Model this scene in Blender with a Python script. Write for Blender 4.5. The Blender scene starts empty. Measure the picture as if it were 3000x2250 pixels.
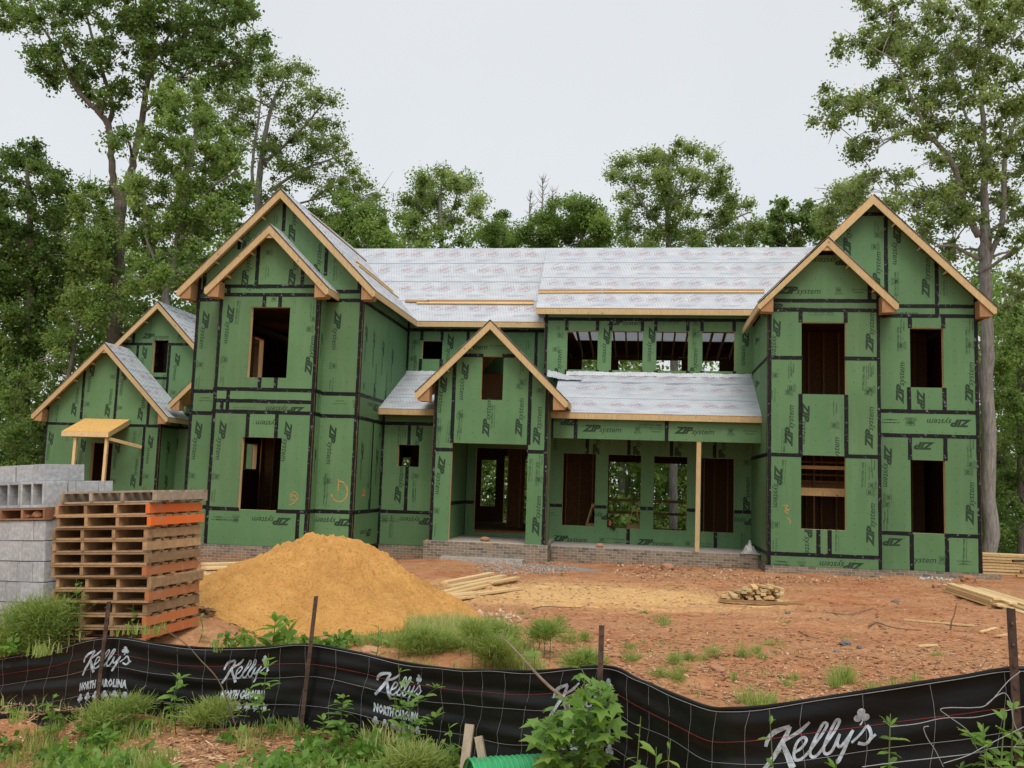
import bpy, bmesh, math, random
import numpy as np
from mathutils import Vector, Matrix

# ------------------------------------------------------------------ camera, sky, sun, exposure
SC = bpy.context.scene
COL = SC.collection
CZ = 2.0                                   # eye height above the building pad
YAW, PITCH, ROLL, FPX = math.radians(8.16), math.radians(6.04), math.radians(1.89), 2727.0

def cam_axes():
    f0 = np.array([-math.sin(YAW), math.cos(YAW), 0.0]); r0 = np.array([math.cos(YAW), math.sin(YAW), 0.0]); u0 = np.array([0, 0, 1.0])
    f = f0 * math.cos(PITCH) + u0 * math.sin(PITCH); u = -f0 * math.sin(PITCH) + u0 * math.cos(PITCH)
    r = r0 * math.cos(ROLL) + u * math.sin(ROLL); u2 = -r0 * math.sin(ROLL) + u * math.cos(ROLL)
    return r, u2, f
CR, CU, CF = cam_axes()
cam = bpy.data.cameras.new('camera'); camo = bpy.data.objects.new('camera', cam); COL.objects.link(camo)
cam.sensor_width = 36.0; cam.lens = 36.0 * FPX / 3000.0; cam.clip_start = 0.1; cam.clip_end = 2000
M = Matrix(((CR[0], CU[0], -CF[0], 0), (CR[1], CU[1], -CF[1], 0), (CR[2], CU[2], -CF[2], CZ), (0, 0, 0, 1)))
camo.matrix_world = M
SC.camera = camo
SC.render.resolution_x, SC.render.resolution_y = 1024, 768

SUN_EL, SUN_AZ = math.radians(56), math.radians(166)     # bright patch of the overcast, behind the camera
world = bpy.data.worlds.new('World'); SC.world = world; world.use_nodes = True
nt = world.node_tree; nt.nodes.clear()
wo = nt.nodes.new('ShaderNodeOutputWorld')
sky = nt.nodes.new('ShaderNodeTexSky'); sky.sky_type = 'NISHITA'; sky.sun_disc = False
sky.sun_elevation = SUN_EL; sky.sun_rotation = SUN_AZ; sky.air_density = 1.0; sky.dust_density = 6.0
b1 = nt.nodes.new('ShaderNodeBackground'); b1.inputs['Strength'].default_value = 0.05
b2 = nt.nodes.new('ShaderNodeBackground'); b2.inputs['Strength'].default_value = 0.585     # the cloud deck
tc = nt.nodes.new('ShaderNodeTexCoord'); nz = nt.nodes.new('ShaderNodeTexNoise'); nz.inputs['Scale'].default_value = 1.9; nz.inputs['Detail'].default_value = 5; nz.inputs['Roughness'].default_value = .55
cr = nt.nodes.new('ShaderNodeValToRGB'); cr.color_ramp.elements[0].position = .25; cr.color_ramp.elements[1].position = .75
cr.color_ramp.elements[0].color = (.885, .898, .880, 1); cr.color_ramp.elements[1].color = (1.0, .998, .958, 1)
ad = nt.nodes.new('ShaderNodeAddShader')
nt.links.new(tc.outputs['Generated'], nz.inputs['Vector']); nt.links.new(nz.outputs['Fac'], cr.inputs['Fac']); nt.links.new(cr.outputs['Color'], b2.inputs['Color'])
nt.links.new(sky.outputs['Color'], b1.inputs['Color'])
nt.links.new(b1.outputs[0], ad.inputs[0]); nt.links.new(b2.outputs[0], ad.inputs[1]); nt.links.new(ad.outputs[0], wo.inputs['Surface'])
sl = bpy.data.lights.new('sun', 'SUN'); sl.energy = 1.35; sl.angle = math.radians(28); sl.color = (1, .97, .92)
so = bpy.data.objects.new('sun', sl); COL.objects.link(so)
d = Vector((math.sin(SUN_AZ) * math.cos(SUN_EL), math.cos(SUN_AZ) * math.cos(SUN_EL), math.sin(SUN_EL)))
so.rotation_euler = d.to_track_quat('Z', 'Y').to_euler(); so.location = (0, -10, 30)
SC.view_settings.view_transform = 'Standard'; SC.view_settings.look = 'None'; SC.view_settings.gamma = 1.0
SC.view_settings.use_curve_mapping = False
SC.view_settings.exposure = 0.28
SC.cycles.max_bounces = 6; SC.cycles.diffuse_bounces = 3; SC.cycles.transparent_max_bounces = 6

# ------------------------------------------------------------------ photo pixel -> world
ZO = {'Z1': (0, 500, 2.765), 'Z2': (500, 500, 2.765), 'Z3': (1150, 700, 2.765), 'Z4': (1850, 700, 2.765), 'Z5': (2200, 500, 2.5925),
      'Z6': (2200, 1100, 2.5925), 'Z7': (0, 1200, 2.963), 'Z8': (500, 1100, 2.765), 'A1': (1100, 1200, 3.457), 'A2': (1550, 1200, 2.963),
      'A3': (0, 1650, 2.765), 'A4': (700, 1650, 2.765), 'A5': (1400, 1650, 2.765), 'A6': (2200, 1650, 2.765), 'W': (100, 850, 2.8596),
      'T1': (0, 0, 2.011), 'T2': (1000, 300, 1.4747), 'T3': (2300, 0, 2.37), 'P': (0, 0, 1.0), 'H': (0, 0, 0.73733)}
def px(z, x, y):
    o = ZO[z]; return (o[0] + x / o[2], o[1] + y / o[2])
def ray(x, y):
    return CF + CR * ((x - 1500) / FPX) - CU * ((y - 1125) / FPX)
EYE = np.array([0, 0, CZ])
def ony(x, y, Y): d = ray(x, y); return EYE + d * (Y / d[1])
def onx(x, y, X): d = ray(x, y); return EYE + d * (X / d[0])
def onz(x, y, Z): d = ray(x, y); return EYE + d * ((Z - CZ) / d[2])
def ondep(x, y, D): return EYE + ray(x, y) * D
def proj(p):
    q = np.asarray(p, float) - EYE; w = q @ CF
    return np.array([1500 + FPX * (q @ CR) / w, 1125 - FPX * (q @ CU) / w])

# ------------------------------------------------------------------ helpers
rnd = random.Random(7)
rng = np.random.default_rng(7)

def tag(o, label=None, cat=None, group=None, kind=None):
    if label: o['label'] = label
    if cat: o['category'] = cat
    if group: o['group'] = group
    if kind: o['kind'] = kind
    return o
def empty(name, loc, label=None, cat=None, group=None):
    o = bpy.data.objects.new(name, None); COL.objects.link(o); o.location = loc; o.empty_display_size = .2
    return tag(o, label, cat, group)
def link(name, me, parent=None, loc=(0, 0, 0), rot=None, scale=None):
    o = bpy.data.objects.new(name, me); COL.objects.link(o); o.location = loc
    if rot is not None: o.rotation_euler = rot
    if scale is not None: o.scale = scale if hasattr(scale, '__len__') else (scale,) * 3
    if parent is not None: o.parent = parent
    return o

class MB:
    """collects geometry of one mesh object; coordinates are world, origin is subtracted at build"""
    def __init__(s): s.v = []; s.f = []; s.m = []
    def poly(s, pts, m=0):
        n = len(s.v); s.v.extend([tuple(map(float, p)) for p in pts]); s.f.append(tuple(range(n, n + len(pts)))); s.m.append(m)
    def faces(s, pts, fs, m=0):
        n = len(s.v); s.v.extend([tuple(map(float, p)) for p in pts])
        for f in fs: s.f.append(tuple(n + i for i in f)); s.m.append(m)
    def box(s, x0, x1, y0, y1, z0, z1, m=0):
        p = [(x0, y0, z0), (x1, y0, z0), (x1, y1, z0), (x0, y1, z0), (x0, y0, z1), (x1, y0, z1), (x1, y1, z1), (x0, y1, z1)]
        s.faces(p, [(0, 3, 2, 1), (4, 5, 6, 7), (0, 1, 5, 4), (1, 2, 6, 5), (2, 3, 7, 6), (3, 0, 4, 7)], m)
    def beam(s, a, b, w, h, up=(0, 0, 1), m=0):
        """bar from a to b (centre line), width w across, height h along up"""
        a = np.array(a, float); b = np.array(b, float); t = b - a; t /= np.linalg.norm(t)
        up = np.array(up, float); sd = np.cross(t, up); sd /= np.linalg.norm(sd); up = np.cross(sd, t)
        p = [a - sd * w / 2 - up * h / 2, a + sd * w / 2 - up * h / 2, a + sd * w / 2 + up * h / 2, a - sd * w / 2 + up * h / 2]
        q = [x + (b - a) for x in p]
        s.faces(p + q, [(0, 1, 2, 3), (7, 6, 5, 4), (0, 4, 5, 1), (1, 5, 6, 2), (2, 6, 7, 3), (3, 7, 4, 0)], m)
    def prism(s, pts, off, m=0, mside=None):
        """polygon pts extruded by vector off"""
        n = len(pts); pts = [np.array(p, float) for p in pts]; off = np.array(off, float)
        allp = pts + [p + off for p in pts]
        s.faces(allp, [tuple(range(n))[::-1]], m); 
        k = len(s.v) - 2 * n
        s.f.append(tuple(k + n + i for i in range(n))); s.m.append(m)
        for i in range(n):
            j = (i + 1) % n; s.f.append((k + i, k + j, k + n + j, k + n + i)); s.m.append(m if mside is None else mside)
    def tube(s, pts, rad, n=6, m=0, cap=True):
        pts = [np.array(p, float) for p in pts]
        if not hasattr(rad, '__len__'): rad = [rad] * len(pts)
        base = len(s.v); prev = None
        for i, p in enumerate(pts):
            t = pts[min(i + 1, len(pts) - 1)] - pts[max(i - 1, 0)]; t = t / (np.linalg.norm(t) + 1e-9)
            if prev is None:
                a = np.cross(t, (0, 0, 1.0)); 
                if np.linalg.norm(a) < .1: a = np.cross(t, (1.0, 0, 0))
            else: a = prev - t * (prev @ t)
            a = a / (np.linalg.norm(a) + 1e-9); prev = a; b = np.cross(t, a)
            for k in range(n):
                an = 2 * math.pi * k / n; q = p + (a * math.cos(an) + b * math.sin(an)) * rad[i]; s.v.append(tuple(q))
        for i in range(len(pts) - 1):
            for k in range(n):
                k2 = (k + 1) % n
                s.f.append((base + i * n + k, base + i * n + k2, base + (i + 1) * n + k2, base + (i + 1) * n + k)); s.m.append(m)
        if cap:
            s.f.append(tuple(base + k for k in range(n))[::-1]); s.m.append(m)
            e = base + (len(pts) - 1) * n; s.f.append(tuple(e + k for k in range(n))); s.m.append(m)
    def mesh(s, name, mats, org=(0, 0, 0), smooth=False):
        me = bpy.data.meshes.new(name); ox, oy, oz = org
        me.from_pydata([(x - ox, y - oy, z - oz) for x, y, z in s.v], [], s.f)
        for m in (mats if isinstance(mats, (list, tuple)) else [mats]): me.materials.append(m)
        if isinstance(mats, (list, tuple)) and len(mats) > 1: me.polygons.foreach_set('material_index', s.m)
        if smooth: me.polygons.foreach_set('use_smooth', [True] * len(me.polygons))
        me.update(); return me
    def build(s, name, mats, parent=None, org=None, smooth=False):
        """as a part of parent (in the coordinates of the parent's root) or, without parent, at origin org"""
        if parent is not None:
            o = parent; loc = Vector((0, 0, 0))
            while o is not None: loc = loc + o.location; o = o.parent
            return link(name, s.mesh(name, mats, loc, smooth), parent)
        org = org or (0, 0, 0)
        return link(name, s.mesh(name, mats, org, smooth), None, org)

def np_mesh(name, V, F, mat, tone=None, smooth=False, org=(0, 0, 0)):
    """fast mesh from numpy arrays, F is (n,3) or (n,4)"""
    me = bpy.data.meshes.new(name); V = np.asarray(V, np.float32) - np.asarray(org, np.float32); F = np.asarray(F, np.int32)
    n, k = F.shape
    me.vertices.add(len(V)); me.vertices.foreach_set('co', V.ravel())
    me.loops.add(n * k); me.loops.foreach_set('vertex_index', F.ravel())
    me.polygons.add(n); me.polygons.foreach_set('loop_start', np.arange(0, n * k, k, dtype=np.int32))
    try: me.polygons.foreach_set('loop_total', np.full(n, k, np.int32))
    except Exception: pass
    if smooth: me.polygons.foreach_set('use_smooth', np.ones(n, bool))
    if tone is not None:
        at = me.attributes.new('tone', 'FLOAT', 'FACE'); at.data.foreach_set('value', np.asarray(tone, np.float32))
    me.materials.append(mat); me.update(calc_edges=True); return me

_VN = {}
def vnoise(x, y, sc, seed=0):
    """value noise, numpy arrays"""
    if seed not in _VN: _VN[seed] = np.random.default_rng(seed).random((257, 257))
    r = _VN[seed]; x = np.asarray(x) * sc + 1000.3; y = np.asarray(y) * sc + 1000.7
    i = np.floor(x).astype(int); j = np.floor(y).astype(int); fx = x - i; fy = y - j; fx = fx * fx * (3 - 2 * fx); fy = fy * fy * (3 - 2 * fy)
    g = lambda a, b: r[a % 257, b % 257]
    return (g(i, j) * (1 - fx) + g(i + 1, j) * fx) * (1 - fy) + (g(i, j + 1) * (1 - fx) + g(i + 1, j + 1) * fx) * fy - .5
def sstep(a, b, x):
    t = np.clip((np.asarray(x, float) - a) / (b - a), 0, 1); return t * t * (3 - 2 * t)
def clip_poly(pts, poly):
    """convex clip of 2D polygon pts by convex ccw polygon poly"""
    out = list(pts)
    for i in range(len(poly)):
        a = poly[i]; b = poly[(i + 1) % len(poly)]; ex, ey = b[0] - a[0], b[1] - a[1]
        side = lambda p: ex * (p[1] - a[1]) - ey * (p[0] - a[0])
        inp, out = out, []
        for k in range(len(inp)):
            p, q = inp[k], inp[(k + 1) % len(inp)]; sp, sq = side(p), side(q)
            if sp >= -1e-9: out.append(p)
            if (sp > 1e-9 and sq < -1e-9) or (sp < -1e-9 and sq > 1e-9):
                t = sp / (sp - sq); out.append((p[0] + (q[0] - p[0]) * t, p[1] + (q[1] - p[1]) * t))
        if not out: return []
    return out
def catmull(pts, n=8):
    P = [np.array(p, float) for p in pts]; P = [2 * P[0] - P[1]] + P + [2 * P[-1] - P[-2]]; out = []
    for i in range(1, len(P) - 2):
        for k in range(n):
            t = k / n; a, b, c, d_ = P[i - 1], P[i], P[i + 1], P[i + 2]
            out.append(.5 * ((2 * b) + (c - a) * t + (2 * a - 5 * b + 4 * c - d_) * t * t + (3 * b - a - 3 * c + d_) * t ** 3))
    out.append(P[-2]); return out

# ------------------------------------------------------------------ materials
def mat(name):
    m = bpy.data.materials.new(name); m.use_nodes = True; t = m.node_tree
    return m, t, t.nodes['Principled BSDF']
def N(t, typ, **kw):
    n = t.nodes.new(typ)
    for k, v in kw.items():
        if k in n.inputs: n.inputs[k].default_value = v
        else: setattr(n, k, v)
    return n
def ramp(t, fac, stops):
    r = t.nodes.new('ShaderNodeValToRGB'); e = r.color_ramp.elements
    while len(e) < len(stops): e.new(.5)
    for i, (p, c) in enumerate(stops): e[i].position = p; e[i].color = tuple(c) + (1,) if len(c) == 3 else c
    t.links.new(fac, r.inputs['Fac']); return r.outputs['Color']
def mixc(t, fac, a, b, mode='MIX'):
    m = t.nodes.new('ShaderNodeMix'); m.data_type = 'RGBA'; m.blend_type = mode
    for sck, v in ((m.inputs[0], fac), (m.inputs[6], a), (m.inputs[7], b)):
        if hasattr(v, 'links') or hasattr(v, 'is_output'): t.links.new(v, sck)
        elif isinstance(v, (int, float)): sck.default_value = v
        else: sck.default_value = tuple(v) + (1,)
    return m.outputs[2]
def noise(t, vec, scale, detail=3, rough=.55):
    n = N(t, 'ShaderNodeTexNoise'); n.inputs['Scale'].default_value = scale; n.inputs['Detail'].default_value = detail; n.inputs['Roughness'].default_value = rough
    if vec is not None: t.links.new(vec, n.inputs['Vector'])
    return n.outputs['Fac']
def coords(t, kind='Object', scale=None):
    c = t.nodes.new('ShaderNodeTexCoord').outputs[kind]
    if scale:
        mp = t.nodes.new('ShaderNodeMapping'); mp.inputs['Scale'].default_value = scale; t.links.new(c, mp.inputs['Vector']); c = mp.outputs[0]
    return c
def mth(t, op, a, b=None, c=None):
    n = t.nodes.new('ShaderNodeMath'); n.operation = op
    for i, v in enumerate((a, b, c)):
        if v is None: continue
        if isinstance(v, (int, float)): n.inputs[i].default_value = v
        else: t.links.new(v, n.inputs[i])
    return n.outputs[0]
def bump(t, bs, h, strength=.3, dist=.01):
    b = t.nodes.new('ShaderNodeBump'); b.inputs['Strength'].default_value = strength; b.inputs['Distance'].default_value = dist
    t.links.new(h, b.inputs['Height']); t.links.new(b.outputs[0], bs.inputs['Normal'])
def orand(t): return t.nodes.new('ShaderNodeObjectInfo').outputs['Random']
def simple(name, col, rough=.7, spec=.3, var=0.0, nscale=6.0, namt=.25, metal=0, bmp=0):
    m, t, b = mat(name); c = coords(t); f = noise(t, c, nscale, 4)
    lo = [x * (1 - namt) for x in col]; hi = [min(1, x * (1 + namt)) for x in col]
    out = ramp(t, f, [(.3, lo), (.7, hi)])
    if var:
        hsv = t.nodes.new('ShaderNodeHueSaturation'); t.links.new(out, hsv.inputs['Color'])
        v = mth(t, 'MULTIPLY_ADD', orand(t), 2 * var, 1 - var); t.links.new(v, hsv.inputs['Value']); out = hsv.outputs[0]
    t.links.new(out, b.inputs['Base Color']); b.inputs['Roughness'].default_value = rough; b.inputs['Specular IOR Level'].default_value = spec; b.inputs['Metallic'].default_value = metal
    if bmp: bump(t, b, noise(t, c, nscale * 6, 4), bmp, .01)
    return m
def wood(name, lo, hi, var=.16, knots=True, grain=(14, 14, 2.2)):
    m, t, b = mat(name); c = coords(t)
    add = t.nodes.new('ShaderNodeVectorMath'); add.operation = 'ADD'; t.links.new(c, add.inputs[0])
    cmb = t.nodes.new('ShaderNodeCombineXYZ'); o = orand(t); t.links.new(mth(t, 'MULTIPLY', o, 37.0), cmb.inputs[0]); t.links.new(mth(t, 'MULTIPLY', o, 11.0), cmb.inputs[2]); t.links.new(cmb.outputs[0], add.inputs[1])
    mp = t.nodes.new('ShaderNodeMapping'); mp.inputs['Scale'].default_value = grain; t.links.new(add.outputs[0], mp.inputs['Vector'])
    g = noise(t, mp.outputs[0], 2.2, 5, .6); big = noise(t, add.outputs[0], 1.1, 3)
    col = ramp(t, g, [(.3, lo), (.62, hi)]); col = mixc(t, mth(t, 'MULTIPLY', big, .5), col, [x * .62 for x in lo])
    if knots:
        vo = N(t, 'ShaderNodeTexVoronoi'); vo.inputs['Scale'].default_value = 3.2; t.links.new(add.outputs[0], vo.inputs['Vector'])
        k = ramp(t, vo.outputs['Distance'], [(.05, (1, 1, 1)), (.11, (0, 0, 0))]); col = mixc(t, mth(t, 'MULTIPLY', k, .75), col, [x * .3 for x in lo])
    hsv = t.nodes.new('ShaderNodeHueSaturation'); t.links.new(col, hsv.inputs['Color'])
    t.links.new(mth(t, 'MULTIPLY_ADD', o, 2 * var, 1 - var), hsv.inputs['Value']); t.links.new(hsv.outputs[0], b.inputs['Base Color'])
    b.inputs['Roughness'].default_value = .75; b.inputs['Specular IOR Level'].default_value = .2
    bump(t, b, g, .25, .004); return m
# ---- specific materials
def panel_material():
    m, t, b = mat('sheathing_green'); c = coords(t); o = orand(t)
    big = noise(t, c, .7, 4); fine = noise(t, c, 22, 4, .6)
    col = ramp(t, big, [(.3, (.082, .172, .075)), (.7, (.108, .220, .097))])
    col = mixc(t, mth(t, 'MULTIPLY', fine, .22), col, (.062, .138, .058))
    # nail rows: dots on a grid of the wall plane (x+y works for both wall directions)
    sep = t.nodes.new('ShaderNodeSeparateXYZ'); t.links.new(c, sep.inputs[0])
    u = mth(t, 'ADD', sep.outputs[0], sep.outputs[1])
    fu = mth(t, 'SUBTRACT', mth(t, 'FRACT', mth(t, 'MULTIPLY', u, 1 / .305)), .5); fv = mth(t, 'SUBTRACT', mth(t, 'FRACT', mth(t, 'MULTIPLY', sep.outputs[2], 1 / .29)), .5)
    dd = mth(t, 'SQRT', mth(t, 'ADD', mth(t, 'POWER', mth(t, 'MULTIPLY', fu, .305), 2), mth(t, 'POWER', mth(t, 'MULTIPLY', fv, .29), 2)))
    dot = mth(t, 'LESS_THAN', dd, .015); col = mixc(t, mth(t, 'MULTIPLY', dot, .75), col, (.03, .08, .035))
    # rain and dust streaks
    st = noise(t, coords(t, 'Object', (3.5, 3.5, .35)), 1.6, 4, .6); col = mixc(t, ramp(t, st, [(.50, (0, 0, 0)), (.8, (.5, .5, .5))]), col, (.145, .225, .12))
    mud = mth(t, 'ADD', mth(t, 'MULTIPLY', sep.outputs[2], -.9), mth(t, 'MULTIPLY', noise(t, c, 3.1, 5, .65), 1.0)); col = mixc(t, ramp(t, mud, [(.42, (0, 0, 0)), (.8, (.45, .45, .45))]), col, (.26, .155, .085))
    hsv = t.nodes.new('ShaderNodeHueSaturation'); t.links.new(col, hsv.inputs['Color']); t.links.new(mth(t, 'MULTIPLY_ADD', o, .22, .89), hsv.inputs['Value'])
    t.links.new(mth(t, 'MULTIPLY_ADD', mth(t, 'FRACT', mth(t, 'MULTIPLY', o, 7.3)), .016, .492), hsv.inputs['Hue'])
    t.links.new(hsv.outputs[0], b.inputs['Base Color']); b.inputs['Roughness'].default_value = .62; b.inputs['Specular IOR Level'].default_value = .25
    bump(t, b, noise(t, c, 9, 4), .08, .01); return m
M_PANEL = panel_material()
def tape_material():
    m, t, b = mat('black_tape'); c = coords(t)
    f = noise(t, c, 11, 5, .7); col = ramp(t, f, [(.5, (.0045, .0048, .0055)), (.59, (.008, .0085, .010)), (.66, (.16, .17, .185))])
    t.links.new(col, b.inputs['Base Color']); b.inputs['Roughness'].default_value = .55; b.inputs['Specular IOR Level'].default_value = .2
    bump(t, b, noise(t, c, 30, 3), .3, .004); return m
M_TAPE = tape_material()
M_OSB = simple('osb_brown', (.15, .082, .038), .85, .15, .15, 28, .45)  # interior shade is put into this darker brown
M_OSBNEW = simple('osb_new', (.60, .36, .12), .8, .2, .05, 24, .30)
M_INK = simple('print_ink', (.022, .046, .025), .7, .2, 0, 30, .3)
M_PINE = wood('pine_fascia', (.45, .322, .16), (.585, .445, .238), .08)
M_PINE2 = wood('pine_pale', (.60, .42, .20), (.76, .57, .31), .12)
M_LUMBER = wood('lumber', (.52, .34, .14), (.70, .50, .25), .18)
M_BROWN = wood('treated_brown', (.31, .17, .08), (.42, .25, .125), .10)
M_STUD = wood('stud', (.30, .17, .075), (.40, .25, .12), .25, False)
M_PALLET = wood('pallet_wood', (.29, .175, .09), (.44, .285, .155), .28, True, (6, 6, 6))
M_PGREY = wood('pallet_weathered', (.27, .215, .155), (.40, .33, .25), .18, True, (6, 6, 6))
def paint_material():
    m, t, b = mat('orange_paint'); c = coords(t); o = orand(t)
    f = noise(t, c, 7, 5, .65); w = ramp(t, noise(t, coords(t, 'Object', (9, 9, 2)), 2, 4), [(.3, (.30, .2, .12)), (.7, (.42, .29, .17))])
    a = mixc(t, o, (.78, .15, .025), (.42, .14, .055)); col = mixc(t, ramp(t, f, [(.56, (0, 0, 0)), (.68, (.8, .8, .8))]), a, w)
    t.links.new(col, b.inputs['Base Color']); b.inputs['Roughness'].default_value = .7; b.inputs['Specular IOR Level'].default_value = .2; return m
M_ORANGE = paint_material()
M_ORANGE2 = paint_material(); M_ORANGE2.name = 'orange_paint_worn'
for n_o in M_ORANGE2.node_tree.nodes:
    if n_o.type == 'MIX' and abs(n_o.inputs[6].default_value[0] - .78) < .01: n_o.inputs[6].default_value = (.50, .16, .055, 1); n_o.inputs[7].default_value = (.36, .15, .07, 1)
def under_material():
    m, t, b = mat('roof_underlayment'); c = coords(t); sep = t.nodes.new('ShaderNodeSeparateXYZ'); t.links.new(c, sep.inputs[0])
    w = noise(t, coords(t, 'Object', (1.2, 3.0, 3.0)), 1.4, 4, .6)
    col = ramp(t, w, [(.3, (.38, .415, .45)), (.7, (.50, .53, .56))])
    u = mth(t, 'ADD', sep.outputs[0], mth(t, 'MULTIPLY', sep.outputs[1], .35))
    ln = mth(t, 'LESS_THAN', mth(t, 'ABSOLUTE', mth(t, 'SUBTRACT', mth(t, 'FRACT', mth(t, 'MULTIPLY', u, 1 / .085)), .5)), .12)
    brk = noise(t, coords(t, 'Object', (1.0, 6.0, 6.0)), 3.0, 3); ln = mth(t, 'MULTIPLY', ln, mth(t, 'GREATER_THAN', brk, .46))
    col = mixc(t, mth(t, 'MULTIPLY', ln, .55), col, (.22, .28, .38))
    sp = noise(t, c, 38, 2); col = mixc(t, mth(t, 'MULTIPLY', mth(t, 'GREATER_THAN', sp, .62), .22), col, (.3, .34, .42))
    t.links.new(col, b.inputs['Base Color']); b.inputs['Roughness'].default_value = .42; b.inputs['Specular IOR Level'].default_value = .35
    bump(t, b, w, .5, .05); return m
M_UNDER = under_material()
M_RED = simple('logo_red', (.30, .10, .11), .6, .2, 0, 20, .25)
M_PRINT_LAP = simple('logo_and_lap_grey', (.22, .27, .35), .6, .2, 0, 20, .25)
M_FELT = simple('roof_edge_dark', (.02, .018, .018), .8, .2)
def brick_material():
    m, t, b = mat('brick'); c = coords(t); o = orand(t)
    col = ramp(t, o, [(.0, (.10, .085, .07)), (.2, (.17, .142, .112)), (.45, (.225, .185, .14)), (.65, (.25, .19, .135)), (.82, (.16, .148, .132)), (1, (.085, .08, .076))])
    f = noise(t, c, 14, 5, .65); col = mixc(t, ramp(t, f, [(.45, (0, 0, 0)), (.75, (.5, .5, .5))]), col, (.30, .25, .19))
    geo = t.nodes.new('ShaderNodeNewGeometry'); sp = t.nodes.new('ShaderNodeSeparateXYZ'); t.links.new(geo.outputs['Position'], sp.inputs[0])
    splash = mth(t, 'MULTIPLY', noise(t, geo.outputs['Position'], 1.7, 3), .9)
    mk = ramp(t, mth(t, 'ADD', mth(t, 'MULTIPLY', sp.outputs[2], -1.3), splash), [(.36, (0, 0, 0)), (.72, (.6, .6, .6))])
    col = mixc(t, mk, col, (.30, .145, .07))            # red clay splashed on the low courses
    t.links.new(col, b.inputs['Base Color']); b.inputs['Roughness'].default_value = .9; b.inputs['Specular IOR Level'].default_value = .15
    bump(t, b, f, .35, .01); return m
M_BRICK = brick_material()
M_MORTAR = simple('mortar', (.36, .32, .25), .95, .1, 0, 20, .2)
M_CMU = simple('concrete_block', (.37, .385, .395), .95, .1, .12, 22, .24, bmp=.5)
M_SLAB = simple('concrete_slab', (.33, .30, .27), .9, .15, 0, 12, .3)
M_STEEL = simple('rusty_post', (.085, .055, .042), .7, .3, .2, 20, .45, .3)
M_STAKE = wood('weathered_stake', (.26, .215, .155), (.40, .34, .25), .15, False)
M_WIRE = simple('wire', (.27, .28, .28), .5, .4, 0, 20, .1)
M_REDLINE = simple('red_thread', (.38, .05, .045), .7, .2)
M_WHITEPRINT = simple('white_print', (.34, .385, .425), .7, .2, 0, 35, .4)
def fabric_material():
    m, t, b = mat('silt_fabric'); c = coords(t)
    f = noise(t, coords(t, 'Object', (1.5, 1.5, 12)), 2.5, 4); col = ramp(t, f, [(.3, (.0038, .0044, .0044)), (.75, (.008, .0088, .0088))])
    geo = t.nodes.new('ShaderNodeNewGeometry')
    dirt = noise(t, c, 2.2, 5, .6); col = mixc(t, ramp(t, dirt, [(.70, (0, 0, 0)), (.92, (.3, .3, .3))]), col, (.06, .042, .03))
    t.links.new(col, b.inputs['Base Color']); b.inputs['Roughness'].default_value = .36; b.inputs['Specular IOR Level'].default_value = .2
    bump(t, b, noise(t, c, 160, 2), .12, .002); return m
M_FABRIC = fabric_material()
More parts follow.
